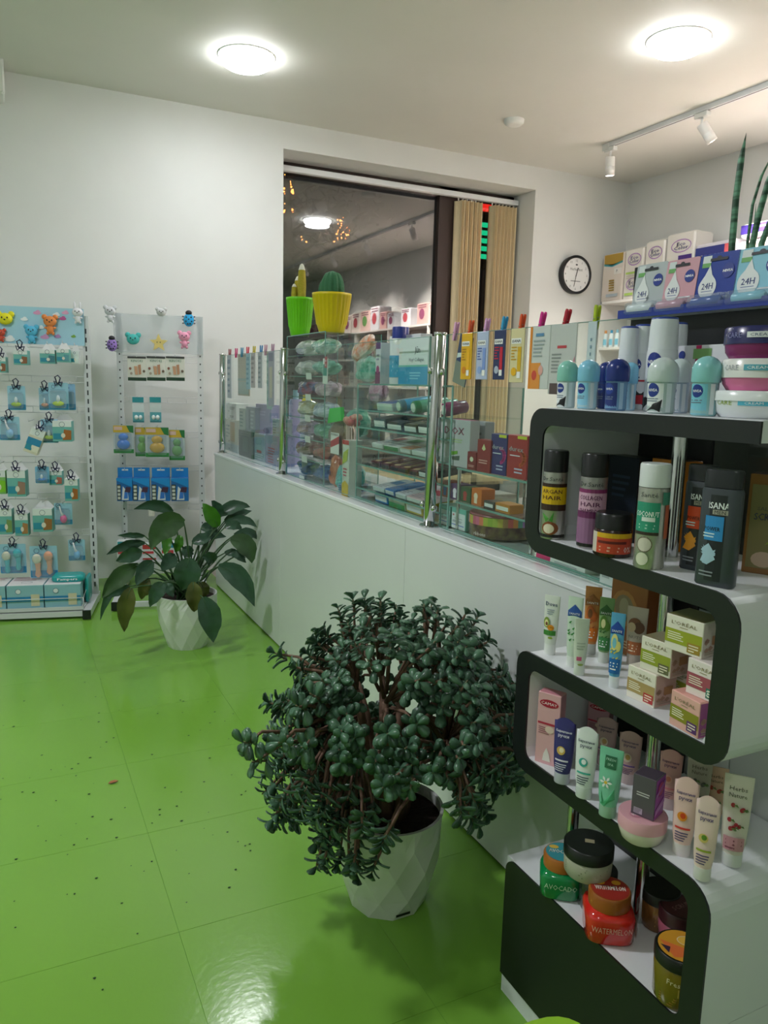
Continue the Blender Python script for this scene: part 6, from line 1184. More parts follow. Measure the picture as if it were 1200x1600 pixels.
zz_ = pack(1149, 1230, 372, ST, '#e8dadc', 'wide pale pack under the navy one behind the snake plant', lambda p, w_, h: (p.rect(-w_*.49, h*.6, w_*.49, h*.9, '#e0a9a4'), p.lines(-w_*.4, w_*.4, h*.1, h*.5, 3, '#b5d08a')))
a_ = pack(1151, 1232, 345, zz_, '#e4e0ea', 'navy pack with white lettering stacked highest behind the snake plant', pr_pad('#3f2f8a'))
# small goods on the shelf below and packs further along the wall, seen in the window's reflection
g = 0
for k in range(3):
    P = Vector((4.70, pl(946+9*k, 530, 0, 4.70).y, 1.7205)); tt = thing('small_bottle', ['small white bottle with orange top, leftmost on the second wall shelf', 'small white bottle with blue top, middle of three on the second wall shelf', 'small pale blue bottle, right of three on the second wall shelf'][k], 'bottle', P)
    MB().loft([(0, .018, .018), (.11, .018, .018), (.12, .01, .01)], mt('#dbe6ea', .3), 16).build('body', tt); MB().cyl(.011, .12, .145, mt(['#e09a5a', '#3a9ac8', '#8ac0d8'][k], .3), 14).build('cap', tt); p = Print(lsurf([(0, .018, .018), (.11, .018, .018)], 2, -1.2), .001); p.rect(-.018, .02, .018, .07, '#7fc4dc'); p.build(tt)
P = Vector((4.71, pl(980, 532, 0, 4.71).y, 1.7205)); carton('small_box', 'white box with navy lettering on the second wall shelf', 'box', P, RZ, .09, .06, .14, '#e6e9ec', lambda p, w_, h: (p.rect(-w_*.4, h*.2, w_*.4, h*.9, '#2a3f8a'), p.lines(-w_*.3, w_*.3, h*.3, h*.8, 4, '#dfe6f0')))
rr = random.Random(14); y = 3.55
k = 0
while y > -.9:
    w_ = rr.uniform(.22, .34); h_ = rr.uniform(.2, .34); c_ = rr.choice(['#e3c3bc', '#e8dfd6', '#dcd6d6', '#cfa9a4', '#d8dbe2'])
    ord_ = ['first', 'second', 'third', 'fourth', 'fifth', 'sixth', 'seventh', 'eighth', 'ninth', 'tenth', 'eleventh', 'twelfth', 'thirteenth', 'fourteenth', 'fifteenth', 'sixteenth', 'seventeenth', 'eighteenth', 'nineteenth', 'twentieth'][k]
    if 1.9 < y < 3.2 and k % 2:
        tt = thing('lotion_bottle', 'white bottle, %s item along the top wall shelf, mirrored in the window' % ord_, 'bottle', (4.8, y, ST)); MB().loft([(0, .045, .03), (.2, .045, .03), (.22, .02, .02)], mt('#e6e6e2', .3), 20, n=3).build('body', tt); MB().cyl(.02, .22, .26, mt(rr.choice(['#5a8a4a', '#e6e6e6', '#5a6a6a'])), 14).build('cap', tt); y -= .16; k += 1; continue
    tt = thing('diaper_pack', 'pale pack, %s item along the top wall shelf, mirrored in the window' % ord_, 'diapers', (4.8, y-w_/2, ST), RZ); MB().cbox((-w_/2, -.1, 0), (w_/2, .1, h_), mt(c_, .35), .012).build('pack', tt); p = Print(front_flat(.2), .002); p.ell(0, h_*.5, w_*.25, h_*.25, rr.choice(['#b8505a', '#8a4a6a', '#6a9a5a'])); p.lines(-w_*.4, w_*.4, h_*.75, h_*.95, 2, '#8a5a6a'); p.build(tt, 'front_print')
    y -= w_ + .02; k += 1
k = 0
for zsh in (1.7205, 1.3305):
    y = 3.9
    while y > -.5:
        w_ = rr.uniform(.14, .26); h_ = rr.uniform(.14, .27); tt = thing('goods_carton', 'carton number %s in the row along the %s wall shelf' % (['one', 'two', 'three', 'four', 'five', 'six', 'seven', 'eight', 'nine', 'ten', 'eleven', 'twelve', 'thirteen', 'fourteen', 'fifteen', 'sixteen', 'seventeen', 'eighteen', 'nineteen', 'twenty', 'twenty one', 'twenty two', 'twenty three', 'twenty four', 'twenty five', 'twenty six'][k % 26], 'second' if zsh > 1.5 else 'third'), 'box', (4.78, y-w_/2, zsh), RZ)
        MB().cbox((-w_/2, -.07, 0), (w_/2, .07, h_), mt(rr.choice(['#c9b9a4', '#a8b4bc', '#c4a39a', '#d6d2c8', '#8f97a0', '#b5a08a']), .4), .002).build('box', tt); p = Print(front_flat(.14), .002); p.lines(-w_*.35, w_*.35, h_*.2, h_*.8, 3, '#6a5a5a'); p.build(tt, 'front_print'); y -= w_+.03; k += 1
    k = 0
# ================================================================ WIRE STANDS on the left
SA = math.radians(-13.0); UR = Vector((math.cos(SA), math.sin(SA), 0)); UF = Vector((math.sin(SA), -math.cos(SA), 0))
def sph(q, c, r, mat, n=12, mrows=6):
    rx, ry, rz_ = r if isinstance(r, (tuple, list)) else (r, r, r); vs = []
    for j in range(mrows+1):
        a = -PI/2+PI*j/mrows; cc_ = max(math.cos(a), .02)
        for i in range(n): b_ = 2*PI*i/n; vs.append((c[0]+rx*cc_*math.cos(b_), c[1]+ry*cc_*math.sin(b_), c[2]+rz_*math.sin(a)))
    q.add(vs, [(j*n+i, j*n+(i+1) % n, (j+1)*n+(i+1) % n, (j+1)*n+i) for j in range(mrows) for i in range(n)], mat, True); return q
class Stand:
    def __init__(s, P0, t): s.P0 = P0; s.t = t
    def at(s, px, py, d): return hit(px, py, s.P0 + UF*d, UF)
    def loc(s, P): r = P - s.P0; return Vector((r.dot(UR), -r.dot(UF), P.z))
def stand(name, lab, P0, W_, H_, rows, foot, hooks, sw_=.004, sh_=.028):
    t = thing(name, lab, 'stand', P0, SA)
    for x in (0, -W_):
        MB().box((x-.018, -.015, .0), (x+.018, .015, H_), WIRE).build('upright', t)
        sl_ = MB()
        for k in range(int(H_/.05)-2): sl_.box((x-sw_, -.0157, .1+k*.05), (x+sw_, -.0149, .1+sh_+k*.05), mt('#33373a'))
        sl_.build('slots', t)['kind'] = 'stuff'
        MB().box((x-.02, -foot, .012), (x+.02, .06, .052), WIRE).build('foot', t)
        MB().box((x-.022, -foot-.012, .006), (x+.022, -foot, .056), BLACK).build('foot_cap', t)
    MB().box((-W_+.02, -foot+.02, .015), (-.02, -foot+.04, .045), WIRE).build('front_rail', t)
    for z in rows:
        r = MB()
        for dz in (0, .035): r.tube([(-W_+.018, -.02, z+dz), (-.018, -.02, z+dz)], .0022, WIRE, 5)
        k = -W_+.05
        while k < -.03: r.tube([(k, -.0205, z), (k, -.0205, z+.035)], .0016, WIRE, 4); k += .12
        r.build('crossbar', t)
    for (x, z, L_) in hooks: MB().tube([(x, -.022, z), (x, -.022-L_, z-.004), (x, -.03-L_, z+.012)], .002, WIRE, 5).build('hook', t)
    return t
P1 = Vector((.433, 4.848, 0)); A1_ = Stand(P1, None)
rz1 = [A1_.at(125, yy, 0).z for yy in (545, 598, 645, 722, 778, 835)]
hk = []
def H(px, py, d):
    L_ = A1_.loc(A1_.at(px, py, d)); hk.append((L_.x, min(rz1, key=lambda z: abs(z-L_.z)), d-.01)); return L_
items1 = []
st1 = stand('wire_display_stand', 'white wire display stand hung with baby goods at the left picture edge', P1, .95, A1_.at(131, 494, 0).z, rz1, .37, [])
A1_.t = st1
z0, z1 = A1_.at(60, 538, .03).z, A1_.at(60, 480, .03).z
hb1 = MB().box((-.95, -.034, z0), (-.005, -.032, z1), mt('#a5d3e6', .45)).build('header_sheet', st1); hb1['label'] = 'light blue header sheet with clouds and butterflies'
p = Print(lambda x, z, o: Vector((x, -.034-o, z)), .0008); rr = random.Random(3)
for (px, py, s_, c_) in ((58, 489, .022, '#d89ac4'), (102, 489, .02, '#e6a8cc'), (98, 498, .02, '#c85a9c'), (70, 527, .024, '#cf9ac8'), (90, 526, .018, '#b88ac0'), (88, 492, .02, '#f0f6f8'), (38, 499, .02, '#eef4f8'), (64, 512, .018, '#f2f8fa'), (15, 530, .03, '#eef4f8'), (115, 526, .014, '#7fae4a')):
    L_ = A1_.loc(A1_.at(px, py, .034)); p.ell(L_.x, L_.z, s_, s_*.45, c_, n=10); p.ell(L_.x+s_*.2, L_.z+s_*.35, s_*.5, s_*.4, c_, n=9)
p.build(hb1, 'print')
def toy(S_, lab, px, py, d, size, kind, c1, c2='#1c1c22'):
    P = S_.at(px, py, d); t = thing('plush_magnet', lab, 'toy', P, SA); m1 = mt(c1, .8); s_ = size; q = MB()
    if kind == 'ladybug':
        R_t = Matrix.Rotation(.6, 4, 'Y'); sph(q, (0, 0, 0), (s_*.8, .014, s_), m1); q.build('body', t); h = sph(MB(), (0, 0, s_*1.05), (s_*.5, .012, s_*.4), mt(c2)); h.build('head', t)
        dq = MB()
        for (x, z) in ((-.35, .4), (.35, .4), (-.4, -.2), (.4, -.2), (-.15, -.6), (.2, -.55), (0, .1)): sph(dq, (x*s_, -.012+abs(x)*.006, z*s_), (s_*.13, .004, s_*.13), mt(c2), 8, 4)
        for a in (-1, 1):
            for z in (-.5, 0, .5): sph(dq, (a*s_*.85, 0, z*s_), (s_*.15, .006, s_*.1), mt(c2), 6, 4)
        o = dq.build('spots', t); o['kind'] = 'stuff'
    elif kind == 'star':
        pts = [(s_*1.2*math.cos(PI/2+k*PI/5)*(1 if k % 2 == 0 else .45), s_*1.2*math.sin(PI/2+k*PI/5)*(1 if k % 2 == 0 else .45)) for k in range(10)]
        q.poly(pts, -.009, .009, lambda u, v, dd: Vector((u, dd, v)), m1); q.build('body', t, recalc=True); f = MB(); [sph(f, (x*s_, -.009, s_*.1), (.003, .003, .004), mt(c2), 6, 4) for x in (-.2, .2)]; f.build('eyes', t)
    else:
        sph(q, (0, 0, 0), (s_, .018, s_*.82), m1); q.build('head', t)
        for a in (-1, 1):
            if kind == 'bunny': sph(MB(), (a*s_*.5, .002, s_*1.25), (s_*.24, .008, s_*.7), m1).build('ear', t)
            else: sph(MB(), (a*s_*.8, .002, s_*.65), (s_*.42, .008, s_*.42), m1).build('ear', t)
        f = MB()
        for a in (-1, 1): sph(f, (a*s_*.35, -.017, s_*.15), (s_*.1, .004, s_*.14), mt(c2), 6, 4)
        sph(f, (0, -.019, -s_*.12), (s_*.13, .004, s_*.09), mt(c2), 6, 4); f.build('face', t)
        if kind in ('bear', 'bunnyb', 'bunny'):
            sph(MB(), (0, 0, -s_*1.25), (s_*.55, .014, s_*.7), m1).build('body', t)
            for a in (-1, 1): sph(MB(), (a*s_*.6, 0, -s_*1.0), (s_*.3, .008, s_*.2), m1).build('arm', t); sph(MB(), (a*s_*.4, 0, -s_*1.85), (s_*.22, .008, s_*.28), m1).build('leg', t)
    return t
toy(A1_, 'yellow plush head with ears at the left edge of the blue header', 8, 498, .055, .040, 'head', '#e8e02a')
toy(A1_, 'small red capped plush figure at the left edge of the blue header', 1, 520, .055, .024, 'bear', '#c9503a')
toy(A1_, 'blue plush bunny on the lower part of the blue header', 49, 517, .055, .034, 'bunnyb', '#5ab8dc')
toy(A1_, 'orange plush bear in the middle of the blue header', 78, 502, .055, .036, 'bear', '#e08a4a')
toy(A1_, 'white plush bunny clipped to the upper right corner of the blue header', 121, 488, .055, .030, 'bunny', '#e6e6ec')
NAVY = mt('#1d2348', .6)
def ribbon(t, h, x=0):
    q = MB().tube([(x-.004, -.004, h), (x-.014, -.006, h+.035), (x, 0, h+.045), (x+.014, -.006, h+.03), (x+.004, -.004, h)], .0035, NAVY, 5)
    q.tube([(x, -.006, h+.004), (x-.02, -.01, h+.012), (x-.012, -.01, h-.012), (x, -.006, h+.002)], .004, NAVY, 5); q.tube([(x, -.006, h+.004), (x+.024, -.01, h+.008), (x+.016, -.01, h-.014), (x, -.006, h+.002)], .004, NAVY, 5); q.build('ribbon', t)
def hook_for(S_, stt, x, z, dd): MB().tube([(x, -.022, z), (x, -dd-.02, z-.003), (x, -dd-.028, z+.010)], .002, WIRE, 5).build('hook', stt)
def rectat(S_, b, d):
    x0, y0, x1, y1 = b; a = S_.at(x0, (y0+y1)/2, d); c = S_.at(x1, (y0+y1)/2, d); bt = S_.at((x0+x1)/2, y1, d); tp_ = S_.at((x0+x1)/2, y0, d)
    P = (a+c)/2; P.z = bt.z; return P, (c-a).length, tp_.z-bt.z
def gbox(S_, b, d, lab, acc='#8a5a3a', dp=.06, body='#6fb5ae', tilt=0, rib=True, name='baby_care_box', extra=None, cat='box'):
    P, w_, h_ = rectat(S_, b, d); t = thing(name, lab, cat, P, SA, rot=(0, tilt, SA)); hh = h_*.94
    MB().cbox((-w_/2, 0, 0), (w_/2, dp, hh), mt(body, .4), .001).build('box', t)
    MB().poly([(-w_/2, hh-.0), (w_/2, hh), (w_*.2, hh+.035), (-w_*.2, hh+.035)], dp-.002, dp, lambda u, v, q_: Vector((u, q_, v)), mt('#e6e8e8', .4)).build('hang_flap', t, recalc=True)
    MB().box((-w_/2+.001, .001, hh), (w_/2-.001, dp-.001, hh+.001), mt('#e9ebea')).build('top_flap', t)
    p = Print(lambda x, z, o: Vector((x, -o, z)), .001); p.rect(-w_*.49, hh*.72, w_*.49, hh, '#dfe6e4', n=2); p.ring(0, hh*.84, w_*.15, w_*.15, .002, '#4a5a7a'); p.rect(-w_*.46, hh*.12, w_*.0, hh*.4, '#2f8fa8', n=2); p.poly([(w_*.02, hh*.08), (w_*.46, hh*.1), (w_*.48, hh*.55), (w_*.1, hh*.6)], acc); p.ell(w_*.05, hh*.3, w_*.12, hh*.12, '#e3dccb', n=8)
    if extra: extra(p, w_, hh)
    p.build(t, 'front_print')
    if rib: ribbon(t, hh+.012)
    L_ = S_.loc(P); zz = L_.z + h_ + .03; hook_for(S_, S_.t, L_.x, zz, d-dp*.5); return t
def bcard(S_, b, d, lab, item, ic, back='#9ac9dc', band='#2f86b4', rib=True, name='pacifier_card', cat='baby goods', rot=0, dotop=None):
    P, w_, h_ = rectat(S_, b, d); t = thing(name, lab, cat, P, SA, rot=(0, rot, SA)); 
    MB().poly(fillet([(-w_/2, 0), (w_/2, 0), (w_/2, h_), (-w_/2, h_)], .006, 3), 0, .002, lambda u, v, q_: Vector((u, q_, v)), mt(back, .35)).build('card', t, recalc=True)
    p = Print(lambda x, z, o: Vector((x, -o, z)), .001); 
    if band: p.rect(-w_*.49, h_*.03, w_*.49, h_*.24, band, n=2)
    p.ring(-w_*.25, h_*.85, w_*.1, w_*.1, .002, '#3f5a80'); p.lines(-w_*.4, w_*.4, h_*.6, h_*.78, 3, '#86b2c6')
    if dotop: dotop(p, w_, h_)
    p.build(t, 'card_print'); m_ = mt(ic, .25); q = MB()
    if item == 'pacifier':
        sph(q, (0, -.018, h_*.25), (w_*.3, .010, h_*.09), m_); q.build('shield', t); sph(MB(), (0, -.02, h_*.42), (w_*.1, .012, h_*.14), mt('#dfe9ea', .1)).build('nipple', t)
    elif item == 'rattle':
        q.tube([(-w_*.18, -.014, h_*.88), (-w_*.1, -.016, h_*.6), (.0, -.018, h_*.45)], [.004, .005, .009], mt('#e6e6ea', .2), 8); q.build('handle', t); sph(MB(), (w_*.03, -.018, h_*.3), (w_*.2, .014, h_*.2), m_).build('grip', t); MB().tube([(-w_*.26+.012*math.cos(a), -.014, h_*.9+.012*math.sin(a)) for a in [k*PI/6 for k in range(13)]], .0022, mt('#5a6a80'), 5).build('ring', t)
    elif item == 'brush':
        for (x, dz, hc) in ((-w_*.2, 0, '#e0dcc8'), (w_*.22, h_*.08, ic)):
            q = MB().loft([(h_*.05+dz, w_*.05, .006, x, -.016), (h_*.12+dz, w_*.12, .008, x, -.016), (h_*.30+dz, w_*.08, .007, x, -.016), (h_*.5+dz, w_*.12, .008, x, -.016)], m_, 12); q.build('handle', t); sph(MB(), (x-w_*.03, -.018, h_*.62+dz), (w_*.17, .012, h_*.16), mt(hc, .5)).build('brush_head', t)
    elif item == 'toy':
        sph(q, (0, -.016, h_*.58), (w_*.24, .012, h_*.13), m_); sph(q, (0, -.016, h_*.32), (w_*.32, .014, h_*.18), m_); q.build('teether', t)
    MB().cbox((-w_*.4, -.034, h_*.08), (w_*.4, -.0005, h_*.72), PLAST, .006).build('blister', t)
    if rib: ribbon(t, h_-.004)
    L_ = S_.loc(P); hook_for(S_, S_.t, L_.x, L_.z+h_+.004, d); return t
# row 1
gbox(A1_, (-8, 556, 9, 582), .16, 'teal and white baby box cut by the left picture edge, top row'); gbox(A1_, (21, 546, 43, 570), .16, 'teal and white baby box with bow, second in the top row', dp=.07)
gbox(A1_, (62, 545, 86, 568), .16, 'teal and white baby box, third in the top row', '#3f7a86', rib=False); gbox(A1_, (88, 544, 108, 566), .16, 'teal and white baby box, fourth in the top row', '#5a9aa5', rib=False); gbox(A1_, (110, 547, 123, 568), .10, 'white baby box turned sideways, last in the top row', '#dfe6e4', body='#d8e0de', rib=False)
# row 2
bcard(A1_, (12, 603, 40, 641), .17, 'blue card with lime pacifier, left in the second row', 'pacifier', '#b5d23a'); bcard(A1_, (61, 606, 80, 641), .12, 'blue card with peach pacifier, second row', 'pacifier', '#d8967a')
bcard(A1_, (76, 598, 107, 641), .18, 'blue card with lime pacifier and large navy bow, second row', 'pacifier', '#c3dc3a'); bcard(A1_, (104, 600, 118, 641), .10, 'narrow blue card at the right end of the second row', 'none', '#9ac4e0', back='#8fbcdc', rib=False)
# row 3
bcard(A1_, (-1, 651, 31, 688), .17, 'blue card with pale blue rattle, left in the third row', 'rattle', '#8fc4ea'); gbox(A1_, (34, 666, 57, 708), .17, 'tilted cream and blue nail kit box hanging in the third row', '#e6e2cf', body='#dcd6c2', tilt=.38, extra=lambda p, w_, h: p.rect(-w_*.49, h*.35, w_*.49, h*.62, '#2a86b0', n=2))
bcard(A1_, (64, 655, 91, 692), .13, 'teal card with lime pacifier behind the brown printed box, third row', 'pacifier', '#b9d43a', band='#1f7fa0'); gbox(A1_, (82, 656, 112, 690), .17, 'white topped teal box with brown picture, right in the third row', '#a8672f', dp=.08, rib=False)
# row 4
gbox(A1_, (-12, 733, 9, 772), .16, 'green and white box cut by the left edge, fourth row', '#7fc42a', rib=False, body='#7fb86a'); gbox(A1_, (11, 733, 40, 776), .17, 'large white topped teal box, left in the fourth row', '#9a7a68', dp=.08)
bcard(A1_, (55, 729, 77, 755), .16, 'small blue card with blue pacifier, fourth row', 'pacifier', '#2f80d0', back='#7ab8d8'); gbox(A1_, (77, 735, 97, 758), .13, 'small white and teal box behind, fourth row', '#b86a5a'); gbox(A1_, (101, 747, 122, 783), .17, 'white topped teal box with brown picture, right end of the fourth row', '#a8672f')
# row 5
gbox(A1_, (-2, 793, 19, 835), .16, 'teal box with green edge, left in the fifth row', '#7a9a5a'); gbox(A1_, (23, 801, 44, 837), .17, 'small teal box with long navy bow, fifth row', '#a87a4a'); gbox(A1_, (51, 793, 82, 831), .17, 'white topped teal box with brown and blue print, fifth row', '#9a6a3a', dp=.08, rib=False)
bcard(A1_, (85, 786, 113, 820), .15, 'blue card with pink rattle, right in the fifth row', 'rattle', '#e84a9a', rib=False)
# row 6
bcard(A1_, (0, 850, 41, 896), .18, 'teal brush and comb set on a blue card, lowest row', 'brush', '#4fb5c4', name='brush_set_card'); bcard(A1_, (47, 853, 90, 903), .20, 'peach brush and comb set on a blue card, lowest row', 'brush', '#e0a488', name='brush_set_card'); bcard(A1_, (107, 843, 133, 876), .14, 'blue card with light blue rattle at the right end of the lowest row', 'rattle', '#7ab8ea')
# tray with long boxes
D0 = .34; zt_ = A1_.at(64, 951, D0).z; TB0 = max(.065, zt_)
MB().box((-.93, -D0, TB0-.012), (-.02, -.03, TB0-.004), WIRE).box((-.93, -D0-.004, TB0-.014), (-.02, -D0, TB0+.006), WIRE).build('tray', st1)
r = MB().tube([(-.93, -D0, TB0+.055), (-.02, -D0, TB0+.055), (-.02, -.03, TB0+.10)], .003, WIRE, 5).tube([(-.02, -D0, TB0), (-.02, -D0, TB0+.055)], .003, WIRE, 5); r.build('tray_rim', st1)
for k in range(4):
    xr = -.035 - k*.196; t = thing('gift_set_box', ['long pale teal box at the right end of the stand tray', 'long pale teal box second from the right on the stand tray', 'long pale teal box third from the right on the stand tray', 'long pale teal box at the cut left end of the stand tray'][k], 'box', P1 + UR*(xr-.097) + UF*(D0-.115) + Vector((0, 0, TB0-.0035)), SA)
    hb_ = .135; MB().cbox((-.095, -.10, 0), (.095, .10, hb_), mt('#8fc0cc', .4), .001).build('box', t); MB().box((-.094, -.099, hb_), (.094, .099, hb_+.001), mt('#e6e3e4')).build('top_flap', t)
    p = Print(front_flat(.2), .001); p.rect(-.095, hb_*.32, .095, hb_*.52, '#2a86b8'); p.rect(.03, hb_*.12, .075, hb_*.62, '#d6cfae'); p.ell(-.035, hb_*.75, .014, .014, '#e8eef0'); p.ring(-.035, hb_*.75, .015, .015, .002, '#2f5a80'); p.build(t, 'front_print')
    p = Print(top_flat(hb_+.001), .001); p.ring(0, -.04, .03, .02, .002, '#3a4a6a'); p.lines(-.08, .08, .0, .09, 3, '#c9a4ac'); p.build(t, 'top_print')
for k, (dx, dy, lab) in enumerate(((-.10, .09, 'teal wet wipes pack lying on the stand tray boxes'),)):
    t = thing('wet_wipes_pack', lab, 'wipes', P1 + UR*(-.11) + UF*(.235) + Vector((0, 0, TB0+.1325)), SA); MB().loft([(0, .08, .045), (.008, .088, .052), (.030, .088, .052), (.040, .075, .042)], mt('#1f9fa0', .25), 28, n=4.5).build('pack', t)
    p = Print(lambda x, z, o: Vector((x, -.0525-o, z)), .001); p.text('Pampers', .0, .018, .018, '#ffffff', width=.11, bold=.0008); p.build(t, 'front_print')
t = thing('wet_wipes_pack', 'teal wipes pack standing upright at the right end of the tray', 'wipes', P1 + UR*(-.018) + UF*.15 + Vector((0, 0, TB0-.0035)), SA, rot=(0, .0, SA+PI/2)); MB().loft([(0, .07, .01), (.01, .08, .012), (.13, .08, .012), (.14, .07, .008)], mt('#22a0a2', .25), 24, n=4).build('pack', t)
# ---- second stand
P2 = Vector((1.152, 5.13, 0)); A2 = Stand(P2, None); rz2 = [A2.at(300, yy, 0).z for yy in (567, 630, 683, 735, 795, 862)]
st2 = stand('wire_display_stand', 'white wire display stand against the back wall, behind the peace lily', P2, .50, A2.at(305, 494, 0).z, rz2, .66, [], .004, .010); A2.t = st2
MB().box((-.53, -.026, A2.at(240, 552, .02).z), (.02, -.023, A2.at(240, 492, .02).z), clear('#f0f3f4', 1.45, .1, 1.5, .25, 'acrylic')).build('header_panel', st2)['label'] = 'clear acrylic header panel'
toy(A2, 'white plush koala at the upper left of the clear header panel', 172, 486, .05, .034, 'bear', '#d6d8dc'); toy(A2, 'small white plush head on the top edge of the clear panel', 252, 488, .05, .030, 'head', '#cfd0d0'); toy(A2, 'bright blue ladybug plush at the upper right of the clear panel', 295, 500, .05, .042, 'ladybug', '#2aa4e0')
toy(A2, 'purple ladybug plush at the lower left of the clear panel', 175, 539, .05, .040, 'ladybug', '#9a7cc8'); toy(A2, 'turquoise plush head, lower row of the clear panel', 208, 530, .05, .040, 'head', '#4ab8b4'); toy(A2, 'yellow plush star, lower row of the clear panel', 248, 536, .05, .048, 'star', '#dcc87a'); toy(A2, 'pink plush bear at the lower right of the clear panel', 288, 526, .05, .036, 'bear', '#eaa0bc')
for k, (a, b_) in enumerate(((199, 229), (229, 259), (259, 289))):
    def cp_(p, w_, h): p.rect(-w_*.48, h*.92, w_*.48, h, '#3a3a3a', n=2); p.text('KINOKI', 0, h*.82, h*.1, '#3f7a5a', width=w_*.6); p.rect(-w_*.48, 0, w_*.48, h*.14, '#1f3f2c', n=2); p.poly([(-w_*.1, h*.25), (w_*.05, h*.25), (w_*.02, h*.6), (-w_*.15, h*.6)], '#c99a7a'); p.poly([(w_*.1, h*.25), (w_*.22, h*.28), (w_*.2, h*.68), (w_*.05, h*.65)], '#b98a6a'); p.ell(-w_*.35, h*.5, w_*.07, h*.06, '#8a5a4a', n=8); p.ell(w_*.36, h*.4, w_*.07, h*.06, '#6a5a4a', n=8); p.ell(-w_*.3, h*.3, w_*.07, h*.06, '#a89a8a', n=8)
    P, w_, h_ = rectat(A2, (a, 557, b_, 595), .13); t = thing('foot_patch_packet', ['white and green packet with feet picture, left of three', 'white and green packet with feet picture, middle of three', 'white and green packet with feet picture, right of three'][k], 'packet', P + UF*.0, SA); MB().cbox((-w_/2+.001, 0, 0), (w_/2-.001, .004, h_), mt('#dcdcd2', .35), .001).build('packet', t); p = Print(lambda x, z, o: Vector((x, -o, z)), .001); cp_(p, w_, h_); p.build(t, 'front_print'); L_ = A2.loc(P); hook_for(A2, st2, L_.x, L_.z+h_+.002, .13)
for k, (a, b_) in enumerate(((207, 225), (234, 252))):
    P, w_, h_ = rectat(A2, (a, 620, b_, 660), .13); t = thing('nipple_card', ['small teal and white card, left of the pair on the rear stand', 'small teal and white card, right of the pair on the rear stand'][k], 'baby goods', P, SA); MB().cbox((-w_/2, 0, 0), (w_/2, .004, h_), mt('#d3dcde', .35), .001).build('card', t)
    p = Print(lambda x, z, o: Vector((x, -o, z)), .001); p.rect(-w_*.49, h_*.78, w_*.49, h_*.99, '#2f929c', n=2); p.rect(-w_*.49, 0, w_*.49, h_*.4, '#5fa9b4', n=2); p.rect(-w_*.49, 0, w_*.49, h_*.06, '#2a7c88', n=2); p.build(t, 'front_print'); sph(sph(MB(), (-w_*.18, -.006, h_*.2), (w_*.17, .008, h_*.09), mt('#e9eeee')), (w_*.18, -.006, h_*.2), (w_*.17, .008, h_*.09), mt('#e9eeee')).build('nipple', t); L_ = A2.loc(P); hook_for(A2, st2, L_.x, L_.z+h_+.002, .13)
def tee(p, w_, h): p.rect(-w_*.49, h*.74, w_*.49, h*.98, '#cfae3a', n=2); p.rect(-w_*.49, 0, w_*.49, h*.14, '#3a8f4a', n=2); p.poly([(w_*.15, h*.98), (w_*.49, h*.98), (w_*.49, h*.72), (w_*.3, h*.76)], '#2a7a42'); p.rect(-w_*.45, h*.82, -w_*.05, h*.94, '#d9b9b0', n=2)
for (b, c_, d_, lab) in (((177, 664, 209, 708), '#2f80e0', .16, 'blue bear teether card, leftmost of the teethers'), ((211, 667, 233, 713), '#6fae4a', .12, 'green teether card half behind the yellow one'), ((227, 667, 264, 714), '#d9a82a', .16, 'yellow teether card, widest of the teethers'), ((264, 671, 289, 719), '#5a9a52', .13, 'green round teether card, rightmost of the teethers')):
    bcard(A2, b, d_, lab, 'toy', c_, back='#c3ccd0', band=None, rib=False, name='teether_card', dotop=tee)
for k, (a, b_) in enumerate(((182, 207), (207, 234), (236, 266), (267, 295))):
    P, w_, h_ = rectat(A2, (a, 747, b_, 783), .17); t = thing('pump_box', ['blue printed box, first of four on the rear stand', 'blue printed box, second of four on the rear stand', 'blue printed box, third of four on the rear stand', 'blue printed box, fourth of four on the rear stand'][k], 'box', P, SA)
    MB().cbox((-w_/2+.0015, 0, 0), (w_/2-.0015, .07, h_), mt('#2a6fb8', .35), .001).build('box', t); MB().box((-w_/2+.003, .068, h_), (w_/2-.003, .07, h_+.06), mt('#1f86d0', .35)).build('hang_flap', t)
    MB().box((-w_*.2, .0672, h_+.040), (w_*.2, .0679, h_+.050), mt('#dfe6ea')).build('hang_hole', t)
    p = Print(lambda x, z, o: Vector((x, -o, z)), .001); p.rect(-w_*.46, h_*.04, -w_*.22, h_*.72, '#3a4038', n=2); [p.rect(-w_*.43, h_*(.08+.16*j), -w_*.26, h_*(.19+.16*j), '#cfd2c8', n=2) for j in range(4)]; p.poly([(-w_*.18, h_*.05), (w_*.25, h_*.05), (w_*.2, h_*.4), (-w_*.1, h_*.65)], '#dfe3e6'); p.poly([(-w_*.05, h_*.1), (w_*.2, h_*.12), (w_*.2, h_*.38), (0, h_*.4)], '#3a7ad0'); p.poly([(0, h_*.4), (w_*.35, h_*.38), (w_*.4, h_*.6), (w_*.1, h_*.62)], '#4a2f4a'); p.ell(w_*.15, h_*.82, w_*.22, h_*.07, '#b9c2c4', n=10); p.poly([(-w_*.49, h_*.99), (w_*.49, h_*.99), (w_*.49, h_*.6), (-w_*.49, h_*.9)], '#1f8fd8'); p.build(t, 'front_print'); L_ = A2.loc(P); hook_for(A2, st2, L_.x, L_.z+h_+.05, .11)
P = A2.at(237, 806, .12); t = thing('soap_dispenser', 'small white bottle hanging under the blue boxes of the rear stand', 'bottle', P, SA); MB().loft([(0, .02, .014), (.05, .022, .015), (.06, .012, .01), (.08, .01, .008)], mt('#e2ddd4', .35), 16).tube([(0, 0, .08), (-.02, 0, .088)], .006, mt('#e2ddd4', .35), 8).build('body', t); L_ = A2.loc(P); hook_for(A2, st2, L_.x, L_.z+.09, .12)
